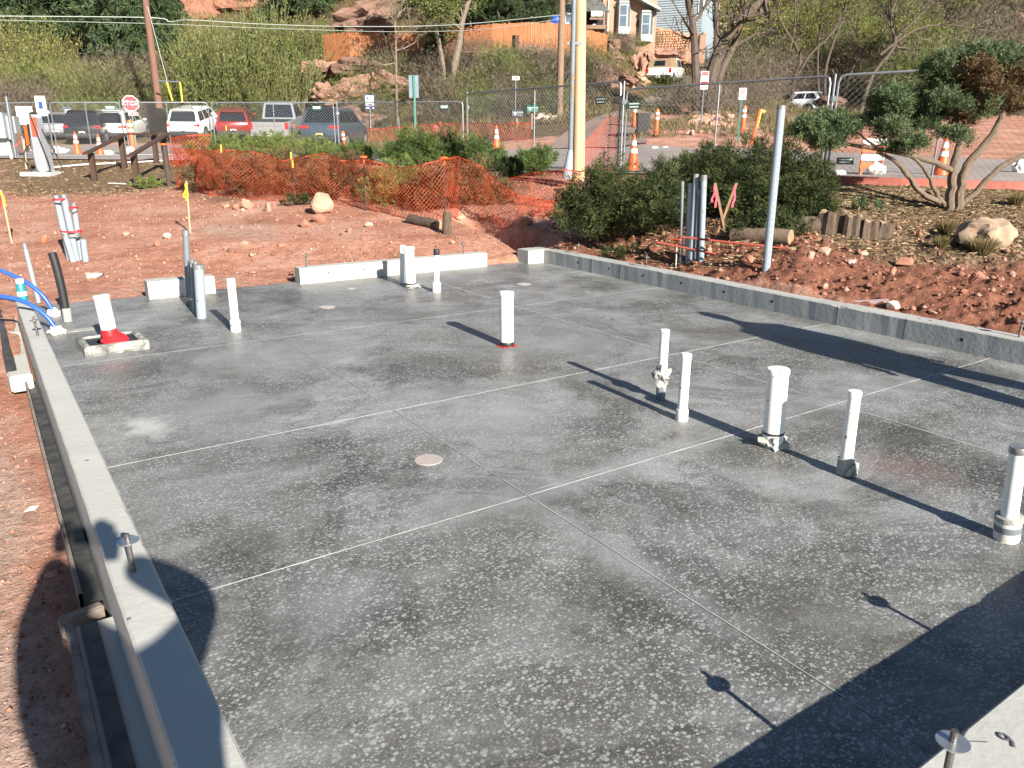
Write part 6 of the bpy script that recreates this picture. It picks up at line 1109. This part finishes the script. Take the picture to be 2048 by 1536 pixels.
def tree_parts(t,seed,h,r,mx=4,leaf=None,nleaf=6,ls=.11,bark=None,nb=3,spread=.7,curl=.3,upw=.1,lean=(0,0),trunk=None,rmin=.012):
    rg=np.random.default_rng(seed); polys=[];tips=[]
    if trunk is None: grow(rg,np.array([0.,0,-.1]),unit(np.array([lean[0],lean[1],1.])),h*.36,r,0,mx,polys,tips,nb,curl,upw,spread)
    else:
        for pts,r0,r1 in trunk:
            q=[np.array(p) for p in smooth_pts([Vector(p) for p in pts],3)]; n=len(q); polys.append((q,[r0+(r1-r0)*i/(n-1) for i in range(n)],0))
            for i in range(n//2,n,1):
                for j in range(2 if i<n-1 else 4): grow(rg,q[i].copy(),unit(rg.normal(size=3)*.8+np.array([0,0,.5])+.6*unit(q[i]-q[i-1])),h*.2*rg.uniform(.7,1.2),r1*.8+(r0-r1)*.12,2,mx,polys,tips,nb,curl,upw,spread)
    mb=MB(); mt=MB()
    for pts,rad,lev in polys: (mb if lev<=1 else mt).tube([tuple(p) for p in pts],[max(rmin,x) for x in rad],8 if lev==0 else (6 if lev==1 else 3),False)
    mb.build('trunk',bark or G_BARK,t,True); tag(mt.build('branches',bark or G_BARK,t,True),kind='stuff')
    if leaf is not None and nleaf:
        TP=np.array([a for a,_ in tips]); n=len(TP)*nleaf; c=np.repeat(TP,nleaf,0)+rg.normal(size=(n,3))*ls*2.2; D=unit(rg.normal(size=(n,3))); leafobj('crown',sprigs(c,D,ls*(.6+.8*rg.random(n)),ls*.6,rg),np.clip(np.repeat(rg.random(len(TP)),nleaf)*.6+.4*rg.random(n),0,1),leaf,t)
    return t
# big trees beside the driveway
b=ground(1408,230,False); d0=dep(b); t=thing('bare_tree','big dark leaning multi trunk tree beside the driveway with sparse young leaves','tree',b)
tr=[(P3([(1410,232),(1420,165),(1440,100),(1475,45),(1530,-5),(1570,-60)]),.34,.12),(P3([(1420,232),(1440,150),(1465,95,.5),(1490,20,.5),(1500,-60)]),.2,.08)]
tree_parts(t,5,7,.3,4,G_YEL,3,.09,trunk=tr,nb=2,spread=.6,rmin=.014)
t=thing('bare_tree','straight dark trunk tree left of the leaning multi trunk tree','tree',b+Vector(RH)*-.7); b=b+Vector(RH)*-.7
tree_parts(t,6,7,.3,4,G_YEL,2,.09,trunk=[(P3([(1393,232),(1391,150),(1388,70),(1378,0),(1372,-70)]),.21,.10)],nb=2,spread=.6,rmin=.014)
b=ground(1432,200,False); d0=dep(b); t=thing('bare_tree','slimmer upright tree behind the leaning trunks','tree',b); tree_parts(t,7,6,.3,4,G_OLIVE,2,.09,trunk=[(P3([(1432,205),(1431,110),(1433,40),(1428,-50)]),.17,.09)],nb=2,rmin=.014)
b=ground(893,192,False); d0=dep(b); t=thing('leafing_tree','leaning forked tree with young leaves in front of the cedar fence','tree',b); tree_parts(t,8,6,.3,4,G_OLIVE,16,.12,trunk=[(P3([(893,194),(905,145),(918,90),(925,40),(945,-20),(960,-60)]),.26,.1),(P3([(893,192),(886,130),(872,60),(850,10),(835,-40)]),.16,.07)],nb=3,spread=.8,bark=G_BARKL,rmin=.016)
b=ground(796,252,False); d0=dep(b); t=thing('bare_sapling','pale bare sapling standing in front of the red rock face','tree',b); tree_parts(t,9,6,.3,4,None,0,.1,trunk=[(P3([(796,254),(793,180),(792,100),(790,40)]),.085,.04)],nb=2,bark=G_BARKL,rmin=.012)
b=ground(1515,180,False); d0=dep(b); t=thing('leafing_tree','forked dark tree with yellow young leaves beside the silver hatchback','tree',b+Vector((0,0,0))); tree_parts(t,10,6,.3,4,G_YEL,5,.09,trunk=[(P3([(1583,200),(1590,150),(1600,110),(1560,40),(1545,-20)]),.15,.06),(P3([(1590,160),(1620,110),(1660,70),(1690,20)]),.1,.05),(P3([(1560,200),(1575,120),(1590,50),(1588,-40)]),.09,.05)],nb=3,rmin=.014)
b=ground(1660,215,False); d0=dep(b); t=thing('leafing_tree','many stemmed yellow leafed tree behind the fence stand post','tree',b); tree_parts(t,11,6,.3,4,G_YEL,5,.09,trunk=[(P3([(1652,225),(1650,150),(1665,90),(1690,30),(1720,-30)]),.13,.06),(P3([(1680,225),(1700,150),(1720,100),(1700,30)]),.09,.05),(P3([(1640,220),(1635,130),(1640,60),(1650,-20)]),.1,.05)],nb=3,rmin=.014)
b=ground(1730,225,False); d0=dep(b); t=thing('bare_tree','dark limbed bare tree reaching across the right slope','tree',b); tree_parts(t,12,6,.3,4,G_OLIVE,2,.1,trunk=[(P3([(1720,230),(1745,150),(1790,90),(1780,40),(1800,-20)]),.14,.06),(P3([(1760,110),(1830,60),(1900,50),(1960,60)]),.09,.03),(P3([(1790,80),(1850,20),(1900,-20)]),.08,.03)],nb=2,spread=.6,rmin=.014)
# prototypes copied over the slope
LM_=[(70,'electrical cabinet'),(150,'charger'),(235,'black car and minivan'),(330,'leaning brown pole'),(450,'white sport utility car'),(520,'red car'),(600,'silver pickup'),(700,'slate blue car'),(780,'blue information sign'),(860,'pale sapling'),(960,'leaning forked tree'),(1080,'mailboxes'),(1170,'old grey pole'),(1260,'stacked sandstone'),(1350,'tan capped pickup'),(1440,'leaning multi trunk tree'),(1520,'no parking sign'),(1570,'street lamp'),(1660,'silver hatchback'),(1760,'fence stand post over the junipers'),(1850,'orange barricade'),(1940,'road cone behind the juniper tree'),(9999,'half hidden dark car')]
def where_(x,y): return ('high on the slope beyond the ' if y<95 else 'low on the slope beyond the ')+next(n for a,n in LM_ if x<a)
def place(protos,spots,labels,group,names):
    for i,(x,y,s,*d) in enumerate(spots):
        d=d[0] if d else None
        pr=protos[i%len(protos)]; b=ground(x,y) if d is None else at(x,y,d); o=pr if not pr.get('used') else dup(pr); pr['used']=1; o['used']=1; o.location=b; o.rotation_euler=(0,0,i*2.4); o.scale=(s,s,s*(.9+.25*((i*7)%5)/4)); w_=where_(x,y); o['label']=labels+' '+w_ if '@' not in labels else labels[1:]; o['group']=group if '@' in labels else group+' '+w_
def proto(name,cat,fn): t=thing(name,'-',cat); fn(t); return t
def ever(seed,h=6.):
    def f(t):
        rg=np.random.default_rng(seed); lo=[]
        for i in range(16):
            z=.12+.8*i/15; rr=h*.36*(1-z)**.55*rg.uniform(.8,1.1)+.25; a=rg.uniform(0,6.28); lo.append((rr*.45*math.cos(a),rr*.45*math.sin(a),z*h,rr*.75,rr*.75,h*.11))
        V,T=clumps(lo,9000,rg,.4,.30,.085,.1,24); leafobj('crown',V,T,G_EVER,t); MB().tube([(0,0,-.3),(.1,0,h*.5),(0,.1,h*.9)],[.2,.13,.04],7).build('trunk',G_BARK,t)
    return f
ev=[proto('evergreen_tree','evergreen',ever(1)),proto('evergreen_tree','evergreen',ever(2)),proto('evergreen_tree','evergreen',ever(3))]
place(ev,[(30,75,1.5),(95,95,1.4),(150,60,1.4),(215,120,1.35),(255,150,1.1),(300,70,1.3),(340,95,.9),(200,40,1.4),(110,15,1.3),(265,25,1.4),(30,12,1.4),(340,30,1.3),(345,190,.65),(70,205,.45),(170,10,1.3),(95,212,.4),(560,52,.9),(620,40,.9),(700,-15,.9),(520,8,.9),(655,10,.8),(875,150,.45),(830,12,.8)],
 'dark evergreen tree','evergreens',None)
G_STEM=M('olive_willow_stems',(.09,.085,.035),.8,.3,3,col2=(.16,.14,.07))
def willow(seed,mat,h=3.6,n=120,leaf=34):
    def f(t):
        rg=np.random.default_rng(seed); mb=MB(); C_=[];D_=[]
        for i in range(n):
            a=rg.uniform(0,6.28); r=.8*math.sqrt(rg.random()); le=rg.uniform(.2,.5); p=np.array([r*math.cos(a),r*math.sin(a),-.1]); d=unit(np.array([math.cos(a)*le,math.sin(a)*le,1.])); L_=h*rg.uniform(.55,1.05); pts=[p]; 
            for k in range(4): d=unit(d+rg.normal(size=3)*.09); p=p+d*L_/4; pts.append(p)
            mb.tube([tuple(q) for q in pts],[.028,.022,.017,.012,.008],3,False)
            for k in range(leaf): s=rg.uniform(1.2,4); j=min(3,int(s)); C_.append(pts[j]+(pts[j+1]-pts[j])*(s-j)+rg.normal(size=3)*.06); D_.append(unit(d+rg.normal(size=3)*.6))
        mb.build('stems',G_STEM,t); leafobj('crown',sprigs(np.array(C_),np.array(D_),.15,.045,rg),rg.random(len(C_)),mat,t)
    return f
wl=[proto('willow_shrub','shrub',willow(1,G_OLIVE)),proto('willow_shrub','shrub',willow(2,G_OLIVE,3.2)),proto('willow_shrub','shrub',willow(3,G_YEL,3.,100,16))]
place(wl[:2],[(400,270,1.3),(430,262,1.5),(465,255,1.6),(500,248,1.5),(455,215,1.5),(420,200,1.4),(500,200,1.5),(540,215,1.4),(570,190,1.5),(600,170,1.4),(625,175,1.3),(590,220,1.2),(545,165,1.4),(480,160,1.3),(530,262,.9),(380,262,1.1),(640,150,1.1),(410,150,1.2)],'upright leafing willow shrub','willows',None)
place(wl[2:],[(20,165,1.5),(60,140,1.5),(110,175,1.4),(5,110,1.5),(90,30,1.6),(150,210,1.2),(385,5,1.2),(45,205,1.1),(1680,40,1.2),(1860,20,1.1),(1930,60,1.0)],'bright yellow green shrub','yellow green shrubs',None)
def brush(seed,h=1.6,n=120,leaf=10,mat=G_TWIG):
    def f(t):
        rg=np.random.default_rng(seed); C_=[];D_=[];L_=[]
        for i in range(n):
            a=rg.uniform(0,6.28); d=unit(np.array([math.cos(a),math.sin(a),rg.uniform(.4,1.6)])); p=np.array([0,0,-.05])+.25*rg.normal(size=3)*np.array([1,1,0]); 
            for k in range(4): C_.append(p.copy()); D_.append(d); L_.append(h*.3); p=p+d*h*.26; d=unit(d+rg.normal(size=3)*.35+np.array([0,0,.1]))
            for k in range(leaf): C_.append(p+rg.normal(size=3)*.22); D_.append(unit(d+rg.normal(size=3)*.8)); L_.append(.22)
        leafobj('twigs',sprigs(np.array(C_),np.array(D_),np.array(L_),.018,rg),rg.random(len(C_)),mat,t)
    return f
br=[proto('bare_shrub','shrub',brush(1)),proto('bare_shrub','shrub',brush(2)),proto('bare_shrub','shrub',brush(3,1.5,110,14,G_OLIVE))]
rg=np.random.default_rng(99)
for (x0,x1,y0,y1,n,s0,s1,where) in((130,330,180,272,16,1.2,2.,'behind the parked black car and minivan'),(300,340,225,275,4,.9,1.3,'behind the stop sign and white car'),(700,900,140,262,26,.8,1.4,'on the red bank behind the blue sign'),(900,1130,125,235,34,.7,1.2,'on the grassy bank behind the mailboxes'),(1130,1230,120,210,10,.7,1.1,'between the old grey pole and the driveway'),(1330,1500,190,235,8,.6,1.,'under the big trees beside the driveway'),(1455,1640,60,200,34,1.,1.8,'between the street lamp and the silver hatchback'),(1640,2048,20,215,70,1.2,2.2,'over the long right hand slope'),(0,130,180,265,10,1.,1.6,'behind the electrical cabinet'),(1230,1300,92,120,6,.7,1.,'under the bay windows of the pink house'),(820,1130,0,50,14,1.,1.6,'above the long cedar fence')):
    place(br,[(rg.uniform(x0,x1),rg.uniform(y0,y1),rg.uniform(s0,s1)) for i in range(n)],'bare grey brown shrub','bare shrubs',None)
def stree(seed,leaf,nl):
    return lambda t: tree_parts(t,seed,6.5,.12,4,leaf,nl,.12,nb=3,spread=.75,curl=.3,upw=.12,rmin=.014)
st=[proto('slope_tree','tree',stree(31,G_YEL,4)),proto('slope_tree','tree',stree(32,G_OLIVE,3)),proto('slope_tree','tree',stree(33,None,0))]
place(st,[(1560,120,1.),(1620,110,1.),(1700,120,1.),(1480,80,1.1),(1800,150,1.),(1850,110,1.),(1520,50,1.2),(1600,50,1.2),(1680,60,1.2),(1760,90,1.1),(1900,90,1.1),(1960,130,1.),(2010,60,1.2),(1460,50,1.2),(1820,50,1.2),(1340,20,1.),(990,40,.8),(1090,30,.8),(820,60,.9),(1930,20,1.2),(2040,140,1.1),(860,40,.9)],'slender spring tree','slender trees',None)
place(ev,[(985,62,.62,56.0),(1085,55,.55,55.4),(1025,62,.45,55.6)],'@dark evergreen tree in front of the tan house above the cedar fence','evergreens before the tan house',None)
place(st[:2],[(945,75,.8,55.8),(1010,70,.75,55.5),(1055,70,.7,55.2),(1105,70,.7,55.6),(970,70,.8,56.3),(1135,70,.7,56.)],'@budding tree between the cedar fence and the tan house','budding trees before the tan house',None)
place(st[:2],[(1500,150,.9),(1540,140,1.),(1580,160,1.),(1640,160,1.),(1700,170,.9),(1760,170,.9),(1830,170,.9),(1470,120,1.),(1610,80,1.2),(1720,80,1.2),(1870,60,1.2)],'budding tree','budding trees',None)
# ---- ground cover that nobody could count ----
def cover(name,label,n,fn,L,Wd,mat,seed,cat='grass',up=1.,tlo=0,thi=1):
    rg=np.random.default_rng(seed); X,Y=fn(rg,n); Z=Hn(X,Y)+.0; n=len(X); Cn=np.stack([X,Y,Z-.01],1); D=unit(np.stack([rg.normal(size=n)*.5,rg.normal(size=n)*.5,np.ones(n)*up+.02],1)); V=sprigs(Cn,D,L*(.5+rg.random(n)),Wd*(.6+.8*rg.random(n)),rg)
    if not up: V[:,2]+=.012
    o=leafobj(name,V,tlo+(thi-tlo)*rg.random(n),mat,None); return tag(o,label,cat,kind='stuff')
def polar(u0,u1,d0,d1,keep=None):
    def f(rg,n):
        u=rg.uniform(u0,u1,n); d=np.sqrt(rg.uniform(d0*d0,d1*d1,n)); X=d*(SY+u*CY); Y=d*(CY-u*SY)
        if keep is not None: k=keep(X,Y,u,d); X,Y=X[k],Y[k]
        return X,Y
    return f
cov=lambda s,a,b:(lambda X,Y,u,d:(vn(X*s,Y*s,3)>a)&~((u>.12)&(u<.34)&(d<95)&(np.abs(u-(.135+.16*sst(38,80,d)))<.05)))
cover('dry_grass','dry tan and green grass over the slope',70000,polar(-.72,.72,46,95,cov(.35,.38,0)),.42,.05,G_GRASS,51); cover('dry_grass','dry grass on the bank beyond the road',22000,polar(-.25,.16,36,52,cov(.6,.35,0)),.32,.035,G_GRASS,52); cover('verge_grass','thin straw coloured grass on the far verge',9000,polar(.13,.36,29,40,lambda X,Y,u,d:vn(X*.8,Y*.8,7)>.5),.28,.03,G_GRASS,53)
cover('leaf_litter','dry leaf and straw litter over the mulch bed',30000,polar(.1,.75,8.3,14.,lambda X,Y,u,d:(X>6.9)&(vn(X*1.5,Y*1.5,4)+sst(8,10.5,d)*.6>.62)),.075,.014,leafmat('straw_litter',[(.07,.045,.025),(.17,.115,.06),(.32,.24,.13),(.42,.34,.2)],.1),54,'litter',.0)
cover('leaf_litter','wood chip litter around the handrails',6000,polar(-.7,-.34,17.5,26),.09,.02,bpy.data.materials['straw_litter'],55,'litter',.0,0,.75)
# gravel and clods
def gravel(name,label,n,fn,s0,s1,mat,seed):
    rg=np.random.default_rng(seed); X,Y=fn(rg,n); Z=Hn(X,Y); n=len(X); base=np.array([[1,0,0],[0,1,0],[-1,0,0],[0,-1,0],[0,0,.8],[0,0,-.6]]); F0=np.array([[0,1,4],[1,2,4],[2,3,4],[3,0,4],[1,0,5],[2,1,5],[3,2,5],[0,3,5]])
    s=s0*(s1/s0)**(rg.random(n)**3); V=base[None]*s[:,None,None]*rg.uniform(.6,1.3,(n,6,3)); a=rg.uniform(0,6.28,n); c,sn=np.cos(a)[:,None],np.sin(a)[:,None]; Vx=V[...,0]*c-V[...,1]*sn; Vy=V[...,0]*sn+V[...,1]*c; V=np.stack([Vx+X[:,None],Vy+Y[:,None],V[...,2]+Z[:,None]+s[:,None]*.25],2)
    F=(F0[None]+np.arange(n)[:,None,None]*6).reshape(-1,3); o=npmesh(name,V.reshape(-1,3),F,mat,tint=np.repeat(rg.random(n),6)); return tag(o,label,'gravel',kind='stuff')
G_GRAV=leafmat('dirt_gravel',[(.17,.07,.043),(.27,.125,.082),(.36,.185,.128),(.42,.27,.205)],0.,.95)
gravel('gravel','loose pebbles and clods on the bare red dirt',11000,polar(-.75,.12,8.8,19,lambda X,Y,u,d:(Y>9.0)|(X<-.1)),.005,.034,G_GRAV,61); gravel('clods','broken red clods on the dirt bank above the kerb',4200,polar(.06,.75,5.6,11,lambda X,Y,u,d:(X>6.66)),.007,.05,leafmat('red_clods',[(.13,.055,.035),(.22,.098,.064),(.29,.14,.095),(.37,.22,.165)],0.,.95),62)
gravel('gravel','fine gravel on the bare path beside the long kerb',7000,lambda rg,n:(rg.uniform(-1.6,-.02,n),rg.uniform(1.,8.,n)),.003,.016,G_GRAV,63)
# ================= people just outside the frame, whose shadows fall on the slab =================
M_COAT=M('dark_work_jacket',(.05,.06,.09),.9,.15,6); M_SKIN=M('skin',(.45,.27,.19),.55,.08,6); M_HAIR=M('dark_hair',(.03,.02,.015),.6,.2,20); M_PHONE=M('phone_case',(.02,.02,.022),.35,.1,5)
def person(label,J,E_,parts=()):
    names=list(J); me=bpy.data.meshes.new('person'); me.from_pydata([J[n][:3] for n in names],[(names.index(a),names.index(b)) for a,b in E_],[]); me.materials.append(M_COAT)
    o=bpy.data.objects.new('person',me); C.objects.link(o); m=o.modifiers.new('Skin','SKIN')
    for i,n in enumerate(names): d=me.skin_vertices[0].data[i]; d.radius=(J[n][3],J[n][4] if len(J[n])>4 else J[n][3]); d.use_root=(n=='pelvis')
    sb=o.modifiers.new('Sub','SUBSURF'); sb.levels=2; sb.render_levels=2; return tag(o,label,'person')
def head(o,c,f):
    c=Vector(c); h=lump((0,0,0),(.075,.09,.115),1,.0,3).build('head',M_SKIN,o,True); h.location=c; h.rotation_euler=(0,0,f)
    lump((0,.09,-.01),(.014,.022,.022),2,.05,2).build('nose',M_SKIN,h,True); lump((0,-.02,.035),(.084,.098,.098),3,.06,3).build('hair',M_HAIR,h,True)
    for s in(-1,1): lump((s*.076,-.01,0),(.012,.02,.03),4,.05,2).build('ear',M_SKIN,h,True); lump((s*.03,.079,.015),(.012,.01,.008),5,.0,2).build('eye',M_HAIR,h,True)
    lump((0,.08,-.05),(.024,.01,.007),6,.0,2).build('mouth',M_SKIN,h,True)
def hand(o,c,ax,side):       # palm with five curled fingers; ax: finger direction
    c=Vector(c); ax=Vector(ax).normalized(); sd=Vector(side).normalized(); n=ax.cross(sd); h=bpy.data.objects.new('hand',None); mb=MB(); mb.tube([tuple(-ax*.05),tuple(ax*0),tuple(ax*.045)],[.026,.036,.034],10)
    for k,(w,l) in enumerate(((-.028,.06),(-.009,.072),(.01,.067),(.027,.052))):
        p=ax*.04+sd*w; mb.tube([tuple(p),tuple(p+ax*l*.5),tuple(p+ax*l*.75+n*l*.4),tuple(p+ax*l*.55+n*l*.75)],[.0095,.009,.0085,.007],7)
    p=-ax*.02-sd*.034; mb.tube([tuple(p),tuple(p-sd*.02+ax*.03),tuple(p-sd*.012+ax*.055+n*.02)],[.012,.011,.008],7)
    q=mb.build('hand',M_SKIN,o,True); q.location=c; bpy.data.objects.remove(h); return q
cp=Vector((0,0,CH)); cr,cu,cf=Vector(CR),Vector(CU),Vector(CF)
hr=cp+cr*.105-cf*.07-cu*.05; hl=cp-cr*.105-cf*.07-cu*.05; gz=-.2
J={'pelvis':(-.08,-.60,.82,.20,.15),'spine':(-.07,-.60,1.04,.22,.15),'chest':(-.06,-.59,1.25,.21,.14),'neck':(-.10,-.53,1.42,.07),'skull':(-.12,-.47,1.48,.06),
 'sr':(.11,-.58,1.35,.105),'er':(.30,-.28,1.36,.078),'wr':(hr.x+.03,hr.y-.03,hr.z-.06,.05),'sl':(-.25,-.58,1.33,.11),'el':(-.25,-.33,1.40,.085),'wl':(hl.x-.02,hl.y-.04,hl.z-.06,.055),
 'hr':(.02,-.60,.74,.12),'kr':(.03,-.58,.30,.08),'ar':(.02,-.62,gz+.09,.045),'tr':(.04,-.46,gz+.05,.04),'hl':(-.18,-.60,.74,.12),'kl':(-.21,-.57,.30,.08),'al':(-.2,-.62,gz+.09,.045),'tl':(-.22,-.46,gz+.05,.04)}
E1=[('pelvis','spine'),('spine','chest'),('chest','neck'),('neck','skull'),('chest','sr'),('sr','er'),('er','wr'),('chest','sl'),('sl','el'),('el','wl'),('pelvis','hr'),('hr','kr'),('kr','ar'),('ar','tr'),('pelvis','hl'),('hl','kl'),('kl','al'),('al','tl')]
ph=person('person in dark jacket holding up a phone to photograph the slab',J,E1); head(ph,(-.13,-.43,1.53),-.1); hand(ph,hr+cr*.0,cu,cf); hand(ph,hl,cu,-cf)
q=MB().bbox((0,0,0),(.165,.078,.009),.004).build('mobile_phone',M_PHONE); q.matrix_world=Matrix(((CR[0],CU[0],-CF[0],0),(CR[1],CU[1],-CF[1],0),(CR[2],CU[2],-CF[2],CH),(0,0,0,1)))@Matrix.Translation((0,-.03,.016)); tag(q,'black mobile phone held up in both hands','phone')
bx_,by_=5.58,1.05
J2={'pelvis':(bx_,by_,.98,.27,.17),'spine':(bx_,by_,1.18,.31,.17),'chest':(bx_,by_,1.42,.30,.16),'neck':(bx_,by_,1.6,.1),'skull':(bx_,by_+.02,1.68,.06),'sr':(bx_+.22,by_,1.46,.1),'er':(bx_+.26,by_-.03,1.2,.09),'wr':(bx_+.27,by_+.05,.95,.04),'sl':(bx_-.22,by_,1.46,.1),'el':(bx_-.27,by_-.03,1.2,.09),'wl':(bx_-.28,by_+.05,.95,.04),
 'hr':(bx_+.12,by_,.88,.15),'kr':(bx_+.21,by_+.02,.5,.11),'ar':(bx_+.26,by_-.02,.1,.055),'tr':(bx_+.28,by_+.15,.045,.045),'hl':(bx_-.12,by_,.88,.15),'kl':(bx_-.2,by_+.02,.5,.11),'al':(bx_-.24,by_-.02,.1,.055),'tl':(bx_-.26,by_+.15,.045,.045)}
p2=person('person in dark jacket standing on the slab with arms at the sides',J2,E1); head(p2,(bx_+.005,by_+.02,1.76),0)
hand(p2,(bx_+.29,by_+.07,.88),(0,0.1,-1),(0,1,0)); hand(p2,(bx_-.3,by_+.07,.88),(0,.1,-1),(0,-1,0))
